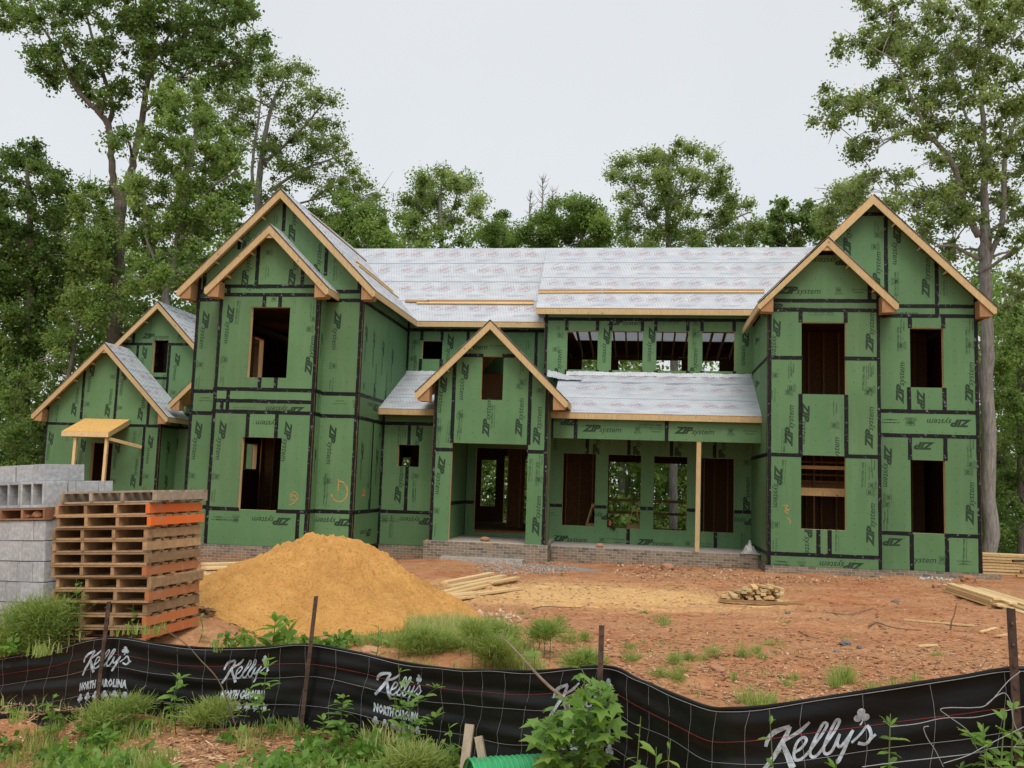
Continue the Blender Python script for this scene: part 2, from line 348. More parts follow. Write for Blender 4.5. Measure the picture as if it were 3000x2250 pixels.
def ground_material():
    m, t, b = mat('red_clay'); g = t.nodes.new('ShaderNodeNewGeometry').outputs['Position']
    sp = t.nodes.new('ShaderNodeSeparateXYZ'); t.links.new(g, sp.inputs[0])
    big = noise(t, g, .35, 5, .6); mid = noise(t, g, 2.2, 5, .65); fine = noise(t, g, 17, 5, .7); ff = noise(t, g, 60, 3, .7)
    clay = ramp(t, mid, [(.25, (.225, .082, .037)), (.5, (.355, .152, .072)), (.75, (.46, .235, .125))])
    tan = ramp(t, fine, [(.3, (.29, .145, .068)), (.7, (.53, .32, .165))])
    col = mixc(t, ramp(t, mth(t, 'ADD', mth(t, 'MULTIPLY', big, .5), mth(t, 'MULTIPLY', fine, .5)), [(.42, (0, 0, 0)), (.6, (.85, .85, .85))]), clay, tan)
    # sandy spill between the sand pile and the porch
    dx = mth(t, 'DIVIDE', mth(t, 'SUBTRACT', sp.outputs[0], -1.2), 4.4); dy = mth(t, 'DIVIDE', mth(t, 'SUBTRACT', sp.outputs[1], 17.9), 2.7)
    r2 = mth(t, 'SQRT', mth(t, 'ADD', mth(t, 'POWER', dx, 2), mth(t, 'POWER', dy, 2)))
    stretch = noise(t, coords(t, 'Object', (.8, 2.6, 1)), 1.3, 6, .7)
    sm = ramp(t, mth(t, 'ADD', r2, mth(t, 'MULTIPLY', mth(t, 'SUBTRACT', stretch, .5), 1.5)), [(.45, (.85, .85, .85)), (1.15, (0, 0, 0))])
    sand = ramp(t, fine, [(.3, (.50, .29, .11)), (.7, (.74, .50, .23))])
    col = mixc(t, sm, col, sand)
    # grey gravel by the step
    gx = mth(t, 'DIVIDE', mth(t, 'SUBTRACT', sp.outputs[0], -2.1), 1.5); gy = mth(t, 'DIVIDE', mth(t, 'SUBTRACT', sp.outputs[1], 23.3), .75)
    gr = mth(t, 'ADD', mth(t, 'SQRT', mth(t, 'ADD', mth(t, 'POWER', gx, 2), mth(t, 'POWER', gy, 2))), mth(t, 'MULTIPLY', mth(t, 'SUBTRACT', mid, .5), 1.1))
    gv = ramp(t, ff, [(.35, (.12, .125, .12)), (.65, (.38, .38, .36))]); col = mixc(t, ramp(t, gr, [(.5, (.9, .9, .9)), (1.0, (0, 0, 0))]), col, gv)
    col = mixc(t, mth(t, 'MULTIPLY', mth(t, 'GREATER_THAN', ff, .63), .35), col, (.55, .40, .27))
    # leaf litter under the trees
    lit = ramp(t, sp.outputs[1], [(.0, (0, 0, 0)), (1, (0, 0, 0))])
    wd = mth(t, 'SMOOTH_MIN', 1.0, mth(t, 'MAXIMUM', 0.0, mth(t, 'MULTIPLY', mth(t, 'SUBTRACT', sp.outputs[1], 29.0), .25)), .1)
    col = mixc(t, wd, col, (.06, .05, .025))
    t.links.new(col, b.inputs['Base Color']); b.inputs['Roughness'].default_value = .95; b.inputs['Specular IOR Level'].default_value = .1
    bump(t, b, mth(t, 'ADD', fine, mth(t, 'MULTIPLY', ff, .5)), .65, .03); return m
M_GROUND = ground_material()
def sand_material():
    m, t, b = mat('sand'); c = coords(t); f = noise(t, c, 5, 6, .7); ff = noise(t, c, 34, 5, .7)
    col = ramp(t, f, [(.3, (.55, .29, .082)), (.7, (.74, .415, .14))]); col = mixc(t, ramp(t, ff, [(.34, (.75, .75, .75)), (.47, (0, 0, 0))]), col, (.27, .13, .04)); col = mixc(t, ramp(t, noise(t, c, 1.3, 4, .6), [(.5, (0, 0, 0)), (.72, (.55, .55, .55))]), col, (.40, .20, .062))
    t.links.new(col, b.inputs['Base Color']); b.inputs['Roughness'].default_value = .97; b.inputs['Specular IOR Level'].default_value = .08
    bump(t, b, mth(t, 'ADD', ff, mth(t, 'MULTIPLY', f, .6)), .9, .05); return m
M_SAND = sand_material()
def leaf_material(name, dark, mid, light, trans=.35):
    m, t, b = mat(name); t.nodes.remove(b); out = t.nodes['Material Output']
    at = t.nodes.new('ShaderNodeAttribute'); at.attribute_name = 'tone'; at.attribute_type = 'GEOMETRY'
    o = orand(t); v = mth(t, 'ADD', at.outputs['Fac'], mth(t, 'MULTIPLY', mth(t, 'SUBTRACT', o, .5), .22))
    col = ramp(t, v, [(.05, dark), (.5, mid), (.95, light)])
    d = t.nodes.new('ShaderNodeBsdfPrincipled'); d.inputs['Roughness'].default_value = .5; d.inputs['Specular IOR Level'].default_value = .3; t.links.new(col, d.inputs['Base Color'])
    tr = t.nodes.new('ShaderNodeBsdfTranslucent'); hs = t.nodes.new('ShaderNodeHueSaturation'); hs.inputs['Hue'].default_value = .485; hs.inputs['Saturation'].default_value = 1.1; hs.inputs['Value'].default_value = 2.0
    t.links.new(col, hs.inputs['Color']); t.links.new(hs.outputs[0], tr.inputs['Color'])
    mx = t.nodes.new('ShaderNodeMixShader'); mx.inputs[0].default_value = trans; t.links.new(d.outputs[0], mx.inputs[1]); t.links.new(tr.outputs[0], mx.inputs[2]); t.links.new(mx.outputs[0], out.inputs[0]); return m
M_LEAF_D = leaf_material('leaves_dark', (.052, .095, .024), (.100, .170, .042), (.17, .26, .072), .45)
M_LEAF_M = leaf_material('leaves_mid', (.076, .132, .032), (.148, .235, .058), (.24, .335, .10), .45)
M_LEAF_Y = leaf_material('leaves_olive', (.088, .132, .038), (.170, .242, .072), (.27, .345, .125), .45)
M_WEED = leaf_material('weed_leaves', (.065, .140, .028), (.125, .245, .045), (.21, .35, .08), .42)
M_GRASS = leaf_material('grass', (.10, .165, .035), (.20, .295, .07), (.42, .42, .19), .42)
M_DEBRIS = leaf_material('straw_and_chips', (.13, .05, .022), (.36, .185, .09), (.64, .46, .28), .05)
M_STEM = simple('stem', (.10, .145, .045), .7, .2, .2)
M_TWIG = simple('twig', (.17, .125, .09), .85, .15, .25)
def bark_material(name, lo, hi):
    m, t, b = mat(name); f = noise(t, coords(t, 'Object', (7, 7, 1.1)), 2.2, 5, .7); g = noise(t, coords(t), 1.2, 3)
    col = ramp(t, f, [(.32, lo), (.68, hi)]); col = mixc(t, ramp(t, g, [(.5, (0, 0, 0)), (.8, (.4, .4, .4))]), col, (.22, .22, .19))
    t.links.new(col, b.inputs['Base Color']); b.inputs['Roughness'].default_value = .95; b.inputs['Specular IOR Level'].default_value = .1; bump(t, b, f, .8, .04); return m
M_BARK = bark_material('bark_grey', (.15, .143, .132), (.36, .347, .325))
M_BARK2 = bark_material('bark_brown', (.085, .072, .06), (.21, .18, .15))

# ------------------------------------------------------------------ silt fence line (needed by the ground)
FT = [(-420, 1960, 10.1), (-130, 1958, 10.0), (0, 1932, 9.8), (160, 1905, 9.6), (316, 1871, 9.3), (460, 1889, 9.25), (615, 1903, 9.1), (780, 1899, 8.85), (913, 1892, 8.6),
      (1050, 1916, 8.5), (1170, 1943, 8.4), (1333, 1965, 7.85), (1450, 1968, 7.35), (1581, 1970, 6.95), (1778, 1957, 6.6), (1870, 1997, 6.3), (1979, 2042, 5.75),
      (2069, 2078, 5.35), (2140, 2082, 5.1), (2250, 2076, 4.9), (2453, 2046, 4.72), (2634, 2017, 4.58), (2815, 1990, 4.45), (2992, 1965, 4.35), (3250, 1985, 4.3), (3600, 1995, 4.3)]
FTOP = [ondep(*p) for p in FT]
FCURVE = np.array(catmull(FTOP, 12)); FS = np.concatenate([[0], np.cumsum(np.linalg.norm(np.diff(FCURVE[:, :2], axis=0), axis=1))])
FPX = 2727.0
FPROJ = np.array([proj(p)[0] for p in FCURVE])
def fence_s(pxx): return float(np.interp(pxx, FPROJ, FS))
FH = .74
def fence_top(s):
    return np.array([np.interp(s, FS, FCURVE[:, k]) for k in range(3)])
def fence_pt(s, t, off=0.0):
    """point on the fabric: s metres along, t 0..1 from top to bottom"""
    p = fence_top(s); q = fence_top(s + .05) - fence_top(s - .05); n = np.array([q[1], -q[0], 0]); n /= np.linalg.norm(n) + 1e-9      # towards the camera
    post = min(abs(s - sp_) for sp_ in FPOST)
    w = .008 * math.sin(t * 21 + 3.1 * math.sin(s * 1.1) + s * .7) * min(1, post * 2) + .006 * math.sin(t * 37 - s * 1.9) * min(1, .3 + post)
    w += .03 * math.sin(s * 2.3 + 1.7 * t) * t + .02 * float(vnoise(s, t, 2.0, 5)) + .05 * t * t
    return p + n * (w + off) + np.array([0, 0, -FH * t - .012 * math.sin(s * 5) * t])
FPOST = [fence_s(316), fence_s(913), fence_s(1778), fence_s(2992)]

# ------------------------------------------------------------------ ground sheet
def zrel(z): return z + CZ
CTRL = [(p[0], p[1], p[2] - FH + .03) for p in (fence_top(fence_s(a)) for a in (-350, -100, 160, 316, 615, 913, 1170, 1400, 1650, 1778, 1979, 2140, 2350, 2634, 2992, 3500))]
CTRL += [(-11, 22.5, zrel(-2.38)), (-8.3, 22.6, zrel(-2.35)), (-6.6, 24.8, zrel(-2.2)), (-5.7, 24.1, zrel(-2.08)), (-2.4, 24.1, zrel(-2.06)), (3, 25, zrel(-2.0)), (3, 23.7, zrel(-1.97)),
         (6, 24, zrel(-1.97)), (8.2, 24, zrel(-1.96)), (10, 26, zrel(-1.95)), (-16, 24, zrel(-2.3)), (-20, 29, zrel(-2.2)), (-9, 13, zrel(-2.05)), (-3, 13, zrel(-2.02)),
         (0, 16, zrel(-2.03)), (4, 15, zrel(-1.98)), (7, 16, zrel(-1.96)), (0, 20, zrel(-2.05)), (5, 20, zrel(-1.98)), (-4, 19, zrel(-2.08)), (1.5, 9.5, zrel(-1.95)), (4, 10, zrel(-1.9)), (2.6, 8, zrel(-1.88)), (4.5, 7.2, zrel(-1.75)),
         (-4, 7.9, zrel(-2.32)), (-2.6, 7.2, zrel(-2.28)), (-1.3, 6.7, zrel(-2.2)), (0, 5.5, zrel(-2.05)), (-3, 5, zrel(-2.1)), (0, 2, zrel(-1.75)), (0, -2, zrel(-1.7)), (-5, 3, zrel(-2.0)), (5, 2, zrel(-1.7)), (-12, 6, zrel(-2.3)), (12, 8, zrel(-1.8)),
         (-30, 40, zrel(-2.6)), (30, 40, zrel(-2.2)), (0, 34, zrel(-2.4)), (0, 60, zrel(-3.4)), (-60, 60, zrel(-3)), (60, 60, zrel(-3)), (0, 160, zrel(-4)), (-120, 140, zrel(-3)), (120, 140, zrel(-3)), (-40, 0, zrel(-2)), (40, 0, zrel(-2)), (-120, -20, zrel(-2)), (120, -20, zrel(-2)), (0, -60, zrel(-2))]
CTRL += [tuple(ondep(*q)) for q in ((143, 1842, 10.4), (300, 1832, 10.6), (445, 1826, 10.7), (594, 1812, 11.2), (750, 1862, 11.3), (950, 1872, 11.2), (1150, 1862, 11.4), (1330, 1838, 12.2), (1300, 1900, 10.4), (1500, 1900, 10.6))]
CP = np.array(CTRL)
def tps(r): return np.where(r > 1e-9, r * r * np.log(r + 1e-12), 0)
n_ = len(CP); K = tps(np.linalg.norm(CP[:, None, :2] - CP[None, :, :2], axis=2)) + np.eye(n_) * .02
P_ = np.hstack([np.ones((n_, 1)), CP[:, :2]]); A_ = np.vstack([np.hstack([K, P_]), np.hstack([P_.T, np.zeros((3, 3))])])
W_ = np.linalg.solve(A_, np.concatenate([CP[:, 2], np.zeros(3)]))
def gz(x, y):
    x = np.asarray(x, float); y = np.asarray(y, float); sh = x.shape; x = x.ravel(); y = y.ravel(); out = np.zeros(len(x))
    for i in range(0, len(x), 20000):
        a = x[i:i + 20000]; b = y[i:i + 20000]; r = np.hypot(a[:, None] - CP[None, :, 0], b[:, None] - CP[None, :, 1])
        out[i:i + 20000] = tps(r) @ W_[:n_] + W_[n_] + W_[n_ + 1] * a + W_[n_ + 2] * b
    near = sstep(40, 25, y)
    for yc, ph in ((14.6, 0), (16.2, 0), (18.6, 1.3), (20.2, 1.3)):                  # wheel ruts across the lot
        dd = y - (yc + .35 * np.sin(.28 * x + ph) - .05 * x); out -= (.05 * np.exp(-(dd / .15) ** 2) - .022 * np.exp(-((np.abs(dd) - .26) / .10) ** 2)) * sstep(-4.5, -2, x) * sstep(12, 8, x) * (.6 + vnoise(x, y, .5, 8))
    out += (vnoise(x, y, .9, 1) * .07 + vnoise(x, y, 2.7, 2) * .045 + vnoise(x, y, 7, 3) * .03) * near
    return out.reshape(sh)
def gz1(x, y): return float(gz(np.array([x]), np.array([y]))[0])
xs = np.concatenate([np.linspace(-140, -15, 40)[:-1], np.linspace(-15, 12, 230), np.linspace(12, 140, 40)[1:]])
ys = np.concatenate([np.linspace(-60, 3, 20)[:-1], np.linspace(3, 26, 240), np.linspace(26, 180, 60)[1:]])
GX, GY = np.meshgrid(xs, ys); GZ = gz(GX, GY)
nx, ny = len(xs), len(ys); ii = np.arange(nx * ny).reshape(ny, nx)
F_ = np.stack([ii[:-1, :-1].ravel(), ii[:-1, 1:].ravel(), ii[1:, 1:].ravel(), ii[1:, :-1].ravel()], 1)
tag(link('ground', np_mesh('ground', np.stack([GX.ravel(), GY.ravel(), GZ.ravel()], 1), F_, M_GROUND, smooth=True)), 'red clay building lot with straw, chips and a sandy patch', None, None, 'structure')
# ------------------------------------------------------------------ house
SILL = zrel(-1.80)
Y_LB, Y_LK, Y_RB, Y_RM, Y_HD, Y_PB, Y_UL, Y_LW, Y_CG = 22.72, 23.205, 23.838, 24.13, 25.10, 27.24, 27.83, 25.52, 24.30
X_LS, X_RS = -7.327, 3.055
Y_WG, Y_WM = 30.3, 31.5
HOUSE = empty('house', (-2.0, 25.0, gz1(-2, 25)), 'unfinished two-storey house sheathed in green panels with black tape and pine roof edges', 'house')

def text_geo(body, size, shear=0.0, bold=0.0, res=2):
    cu = bpy.data.curves.new('txt', 'FONT'); cu.body = body; cu.size = size; cu.shear = shear; cu.offset = bold; cu.resolution_u = res
    o = bpy.data.objects.new('txt', cu); COL.objects.link(o)
    dg = bpy.context.evaluated_depsgraph_get(); me = o.evaluated_get(dg).to_mesh()
    v = np.array([tuple(x.co)[:2] for x in me.vertices]); f = [tuple(p.vertices) for p in me.polygons]
    o.evaluated_get(dg).to_mesh_clear(); bpy.data.objects.remove(o); bpy.data.curves.remove(cu); return v, f
def fit_geo(g, w=None, h=None, at=(0, 0)):
    v, f = g; lo = v.min(0); hi = v.max(0); sz = hi - lo
    s = np.array([w / sz[0] if w else h / sz[1], h / sz[1] if h else w / sz[0]]); return (v - lo) * s + np.array(at), f
def join_geo(gs):
    V = []; Fc = []; n = 0
    for v, f in gs: V.append(v); Fc += [tuple(i + n for i in q) for q in f]; n += len(v)
    return np.vstack(V), Fc
def rect_geo(x0, x1, y0, y1): return np.array([(x0, y0), (x1, y0), (x1, y1), (x0, y1)]), [(0, 1, 2, 3)]
LET_ZIP = fit_geo(text_geo('ZIP', .25, .35, .014), .50, .19)
LET_SYS = fit_geo(text_geo('system', .2, .3, .0015), .585, .165, (.462, -.045))
GEO = {}
g = join_geo([LET_ZIP, LET_SYS]); c_ = (g[0].min(0) + g[0].max(0)) / 2; GEO['zip'] = (g[0] - c_, g[1])
g = join_geo([LET_ZIP]); GEO['ziponly'] = (g[0] - (g[0].min(0) + g[0].max(0)) / 2, g[1])
g = join_geo([LET_SYS]); GEO['sysonly'] = (g[0] - (g[0].min(0) + g[0].max(0)) / 2, g[1])
def badge():
    gs = [rect_geo(0, .13, .13, .138), rect_geo(0, .13, .0, .008), rect_geo(0, .008, .0085, .1295), rect_geo(.122, .13, .0085, .1295), fit_geo(text_geo('30', .1, 0, .004), .092, .085, (.019, .024)),
          fit_geo(text_geo('YEAR SYSTEM', .04, 0, .0006), .2, .026, (-.035, -.04)), fit_geo(text_geo('LIMITED WARRANTY', .03), .18, .014, (-.025, -.066))]
    v, f = join_geo(gs); return v - np.array([.065, .035]), f
GEO['badge'] = badge()
g = join_geo([fit_geo(text_geo('Join the revolution.', .05, .1, .0006), .36, .042, (0, .05)), fit_geo(text_geo('#zipsystem', .05, .1, .0006), .24, .042, (.06, -.02))]); GEO['slogan'] = (g[0] - np.array([.18, .03]), g[1])
g = join_geo([fit_geo(text_geo('7/16" STRUCTURAL 1 PANEL', .05, 0, .001), .62, .05, (0, .07)), fit_geo(text_geo('WATER RESISTIVE BARRIER + AIR BARRIER', .04), .62, .022, (0, .02))]); GEO['spec'] = (g[0] - np.array([.31, .05]), g[1])

class Wall:
    def __init__(s, kind, pos):
        s.k = kind; s.pos = pos; s.panels = []; s.open = []
    def P(s, u, v, d=0.0):
        if s.k == 'F': return (u, s.pos - d, v)
        if s.k == 'R': return (s.pos + d, u, v)       # faces +X
        return (s.pos - d, u, v)                      # 'L' faces -X
    def uv(s, z, x, y):
        a = px(z, x, y); p = ony(*a, s.pos) if s.k == 'F' else onx(*a, s.pos)
        return (p[0] if s.k == 'F' else p[1], p[2])
    def rect(s, z, x0, y0, x1, y1):
        a = s.uv(z, x0, y0); b = s.uv(z, x1, y1); return (min(a[0], b[0]), max(a[0], b[0]), min(a[1], b[1]), max(a[1], b[1]))
    def rect2(s, a, b):
        a = s.uv(*a); b = s.uv(*b); return (min(a[0], b[0]), max(a[0], b[0]), min(a[1], b[1]), max(a[1], b[1]))
    def T(s, z, *segs):
        """tape segments in picture coordinates -> (dir, const, lo, hi)"""
        out = []
        for (x0, y0, x1, y1) in segs:
            a = s.uv(z, x0, y0); b = s.uv(z, x1, y1)
            if abs(x1 - x0) > abs(y1 - y0): out.append(['H', (a[1] + b[1]) / 2, min(a[0], b[0]), max(a[0], b[0])])
            else: out.append(['V', (a[0] + b[0]) / 2, min(a[1], b[1]), max(a[1], b[1])])
        return out
    def make(s, box, tapes, opens=(), outline=None, corners='', frames=True, tw=.098, seams=()):
        u0, u1, v0, v1 = box; s.box = box; s.open = list(opens); s.outl = outline
        tapes = [list(t) for t in tapes]; seams = [list(t) for t in seams]; allt = tapes + seams
        for t in allt:                                                     # snap ends
            vert = [q[1] for q in allt if q[0] != t[0]] + ([u0, u1] if t[0] == 'H' else [v0, v1])
            for o in opens: vert += [o[0], o[1]] if t[0] == 'H' else [o[2], o[3]]
            for k in (2, 3):
                c = min(vert, key=lambda q: abs(q - t[k]))
                if abs(c - t[k]) < .16: t[k] = c
        us = sorted({u0, u1} | {t[1] for t in allt if t[0] == 'V'} | {t[k] for t in allt if t[0] == 'H' for k in (2, 3)} | {o[k] for o in opens for k in (0, 1)})
        vs = sorted({v0, v1} | {t[1] for t in allt if t[0] == 'H'} | {t[k] for t in allt if t[0] == 'V' for k in (2, 3)} | {o[k] for o in opens for k in (2, 3)})
        us = [u for u in us if u0 - 1e-6 <= u <= u1 + 1e-6]; vs = [v for v in vs if v0 - 1e-6 <= v <= v1 + 1e-6]
        nu, nv = len(us) - 1, len(vs) - 1; lab = -np.ones((nu, nv), int)
        cu = [(us[i] + us[i + 1]) / 2 for i in range(nu)]; cv = [(vs[j] + vs[j + 1]) / 2 for j in range(nv)]
        def hole(i, j): return any(o[0] < cu[i] < o[1] and o[2] < cv[j] < o[3] for o in opens)
        def blockV(u, v): return any(t[0] == 'V' and abs(t[1] - u) < 1e-6 and t[2] - 1e-6 <= v <= t[3] + 1e-6 for t in allt)
        def blockH(v, u): return any(t[0] == 'H' and abs(t[1] - v) < 1e-6 and t[2] - 1e-6 <= u <= t[3] + 1e-6 for t in allt)
        n = 0
        for i in range(nu):
            for j in range(nv):
                if lab[i, j] >= 0 or hole(i, j): continue
                st = [(i, j)]; lab[i, j] = n
                while st:
                    a, b = st.pop()
                    for a2, b2, blk in ((a + 1, b, lambda: blockV(us[a + 1], cv[b])), (a - 1, b, lambda: blockV(us[a], cv[b])), (a, b + 1, lambda: blockH(vs[b + 1], cu[a])), (a, b - 1, lambda: blockH(vs[b], cu[a]))):
                        if 0 <= a2 < nu and 0 <= b2 < nv and lab[a2, b2] < 0 and not hole(a2, b2) and not blk(): lab[a2, b2] = n; st.append((a2, b2))
                n += 1
        for k in range(n):
            mb = MB(); rects = []
            for j in range(nv):
                i = 0
                while i < nu:
                    if lab[i, j] == k:
                        i2 = i
                        while i2 + 1 < nu and lab[i2 + 1, j] == k: i2 += 1
                        rects.append([us[i], us[i2 + 1], vs[j], vs[j + 1]]); i = i2
                    i += 1
            merged = []
            for r in rects:
                for q in merged:
                    if q[0] == r[0] and q[1] == r[1] and q[3] == r[2]: q[3] = r[3]; break
                else: merged.append(list(r))
            ok = False; jit = rnd.uniform(0, .0012)
            for r in merged:
                pg = [(r[0], r[2]), (r[1], r[2]), (r[1], r[3]), (r[0], r[3])]
                if outline: pg = clip_poly(pg, outline)
                if len(pg) < 3: continue
                ar = abs(sum(pg[a][0] * pg[(a + 1) % len(pg)][1] - pg[(a + 1) % len(pg)][0] * pg[a][1] for a in range(len(pg)))) / 2
                if ar < .0005: continue
                ok = True; m = len(pg); base = len(mb.v); d1 = .0125 + jit
                mb.v += [s.P(a, b, 0) for a, b in pg] + [s.P(a, b, d1) for a, b in pg]
                mb.f.append(tuple(base + q for q in range(m))); mb.m.append(1)
                mb.f.append(tuple(base + m + q for q in range(m))); mb.m.append(0)
                for q in range(m):
                    q2 = (q + 1) % m; mb.f.append((base + q, base + q2, base + m + q2, base + m + q)); mb.m.append(1)
            if ok: s.panels.append((mb.build('sheathing_panel', [M_PANEL, M_OSB], HOUSE), merged))
        cut = []
        for t in tapes:
            seg = [(t[2], t[3])]
            for o in opens:
                if (t[0] == 'H' and o[2] < t[1] < o[3]) or (t[0] == 'V' and o[0] < t[1] < o[1]):
                    a, b = (o[0], o[1]) if t[0] == 'H' else (o[2], o[3]); new = []
                    for p, q in seg:
                        if b <= p or a >= q: new.append((p, q)); continue
                        if a > p: new.append((p, a - tw * .4 if t[0] == 'H' else a))
                        if b < q: new.append((b + tw * .4 if t[0] == 'H' else b, q))
                    seg = new
            cut += [[t[0], t[1], p, q] for p, q in seg if q - p > .03]
        for t in cut:                                                      # strips of tape
            if t[0] == 'H': s.tape('H', t[1], t[2] - tw * .4, t[3] + tw * .4, .0160, tw, outline)
            else: s.tape('V', t[1], t[2], t[3], .0185, tw, outline)
        if 'l' in corners: s.tape('V', u0 + tw * .42, v0, v1, .0185, tw * .84, outline)
        if 'r' in corners: s.tape('V', u1 - tw * .42, v0, v1, .0185, tw * .84, outline)
        if frames:
            for o in opens: s.frame(o)
        return s
    def tape(s, dr, c, a, b, d, w, outline=None):
        mb = MB(); n = max(2, int((b - a) / .25)); lo = []; hi = []
        if s.k == 'F' and outline:
            pg = clip_poly([(a, c - w / 2), (b, c - w / 2), (b, c + w / 2), (a, c + w / 2)] if dr == 'H' else [(c - w / 2, a), (c + w / 2, a), (c + w / 2, b), (c - w / 2, b)], outline)
            if len(pg) < 3: return
            i = 0 if dr == 'H' else 1; a = min(p[i] for p in pg); b = max(p[i] for p in pg)
        for k in range(n + 1):
            x = a + (b - a) * k / n; j1 = rnd.uniform(-.004, .004); j2 = rnd.uniform(-.004, .004)
            if dr == 'H': lo.append((x, c - w / 2 + j1)); hi.append((x, c + w / 2 + j2))
            else: lo.append((c - w / 2 + j1, x)); hi.append((c + w / 2 + j2, x))
        base = 0; pts = [s.P(*p, d) for p in lo] + [s.P(*p, d) for p in hi] + [s.P(*p, .0125) for p in lo] + [s.P(*p, .0125) for p in hi]; m = n + 1
        fs = [(k, k + 1, m + k + 1, m + k) for k in range(n)] + [(k, k + 1, 2 * m + k + 1, 2 * m + k) for k in range(n)] + [(m + k, m + k + 1, 3 * m + k + 1, 3 * m + k) for k in range(n)]
        fs += [(0, m, 3 * m, 2 * m), (m - 1, 2 * m - 1, 4 * m - 1, 3 * m - 1)]
        mb.faces(pts, fs); mb.build('seam_tape', M_TAPE, HOUSE)
    def frame(s, o, mat_=None, dep=.14, th=.038):
        """rough opening lined with 2x6 lumber, seen edge-on"""
        fr = None; mt = mat_ or M_PINE2
        for nm, (a, b, c, d_) in (('jamb', (o[0] - th, o[0], o[2] - th, o[3] + th)), ('jamb', (o[1], o[1] + th, o[2] - th, o[3] + th)), ('sill', (o[0], o[1], o[2] - th, o[2])), ('head', (o[0], o[1], o[3], o[3] + th))):
            mb = MB(); p = [s.P(u, v, dd) for dd in (-.003, -dep) for u, v in ((a, c), (b, c), (b, d_), (a, d_))]
            mb.faces(p, [(0, 1, 2, 3), (7, 6, 5, 4), (0, 4, 5, 1), (1, 5, 6, 2), (2, 6, 7, 3), (3, 7, 4, 0)])
            mb.build('opening_' + nm, mt, HOUSE)
        e = .016                                                            # raw sheathing edge showing round the hole
    def let(s, z, x, y, rot=0, kind='zip', extra=True, sc=1.0, mat_=None):
        """print a mark with its centre at a picture point; rot in degrees, seen from the front"""
        u, v = s.uv(z, x, y); s.let_uv(u, v, rot, kind, mat_, sc)
        if kind == 'zip' and extra:
            a = math.radians(rot); sg = -1 if s.k == 'L' else 1; du, dv = math.cos(a) * sg, math.sin(a)
            for kk, dist, off in (('badge', .95, 0), ('slogan', 1.45, 0), ('spec', -1.15, .10)):
                s.let_uv(u + du * dist - dv * off * sg, v + dv * dist + du * off * sg, rot, kk, None, sc, .33 if kk != 'badge' else .12)
    def let_uv(s, u, v, rot, kind, mat_=None, sc=1.0, need=None):
        pan = None
        for p, rs in s.panels:
            if any(r[0] <= u <= r[1] and r[2] <= v <= r[3] for r in rs): pan = (p, rs); break
        if pan is None: return
        G, Fc = GEO[kind]; a = math.radians(rot); R2 = np.array([[math.cos(a), math.sin(a)], [-math.sin(a), math.cos(a)]])
        V = (G * sc) @ R2
        if s.k == 'L': V = V * np.array([-1, 1])
        lo, hi = V.min(0) + (u, v), V.max(0) + (u, v)
        c2 = [(lo[0], lo[1]), (hi[0], lo[1]), (lo[0], hi[1]), (hi[0], hi[1])]
        if s.outl:
            inn = lambda q: all((s.outl[(i + 1) % len(s.outl)][0] - s.outl[i][0]) * (q[1] - s.outl[i][1]) - (s.outl[(i + 1) % len(s.outl)][1] - s.outl[i][1]) * (q[0] - s.outl[i][0]) > 0 for i in range(len(s.outl)))
            if need is not None and not all(inn(q) for q in c2): return
        if need is not None:
            if not all(any(r[0] - .01 <= q[0] <= r[1] + .01 and r[2] - .01 <= q[1] <= r[3] + .01 for r in pan[1]) for q in c2): return
        # keep the mark on its own panel: the largest stretch round the centre
        inside = [r for r in pan[1] if r[0] <= u <= r[1] and r[2] <= v <= r[3]][0]
        clip = list(inside)
        for r in pan[1]:
            if abs(r[0] - inside[0]) < 1e-6 and abs(r[1] - inside[1]) < 1e-6: clip[2] = min(clip[2], r[2]); clip[3] = max(clip[3], r[3])
            ov = min(r[3], hi[1]) - max(r[2], lo[1])
            if r[0] <= clip[0] + 1e-6 and r[1] >= clip[1] - 1e-6:
                if abs(r[3] - clip[2]) < .001: clip[2] = r[2]
                if abs(r[2] - clip[3]) < .001: clip[3] = r[3]
            if abs(r[2] - inside[2]) < 1e-6 and abs(r[3] - inside[3]) < 1e-6:
                if abs(r[0] - clip[1]) < .001: clip[1] = r[1]
                if abs(r[1] - clip[0]) < .001: clip[0] = r[0]
        bm = bmesh.new(); vs = [bm.verts.new((p[0] + u, p[1] + v, 0)) for p in V]
        for f in Fc:
            try: bm.faces.new([vs[i] for i in f])
            except ValueError: pass
        for co, no, c in ((clip[0], (-1, 0, 0), lo[0] < clip[0]), (clip[1], (1, 0, 0), hi[0] > clip[1]), (clip[2], (0, -1, 0), lo[1] < clip[2]), (clip[3], (0, 1, 0), hi[1] > clip[3])):
            if c:
                pt = (co, 0, 0) if no[0] else (0, co, 0)
                bmesh.ops.bisect_plane(bm, geom=bm.verts[:] + bm.edges[:] + bm.faces[:], plane_co=pt, plane_no=no, clear_outer=True)
        if s.outl:
            for i in range(len(s.outl)):
                a0, a1 = s.outl[i], s.outl[(i + 1) % len(s.outl)]; no = (a1[1] - a0[1], -(a1[0] - a0[0]), 0)
                bmesh.ops.bisect_plane(bm, geom=bm.verts[:] + bm.edges[:] + bm.faces[:], plane_co=(a0[0], a0[1], 0), plane_no=no, clear_outer=True)
        if not bm.faces: bm.free(); return
        bm.verts.index_update(); comp = {}; n = 0
        for f in bm.faces:
            if f in comp: continue
            st = [f]; comp[f] = n
            while st:
                for ed in st.pop().edges:
                    for g2 in ed.link_faces:
                        if g2 not in comp: comp[g2] = n; st.append(g2)
            n += 1
        groups = [[f for f in bm.faces if comp[f] == k] for k in range(n)] if n <= 3 else [list(bm.faces)]   # two or three large letters stand singly
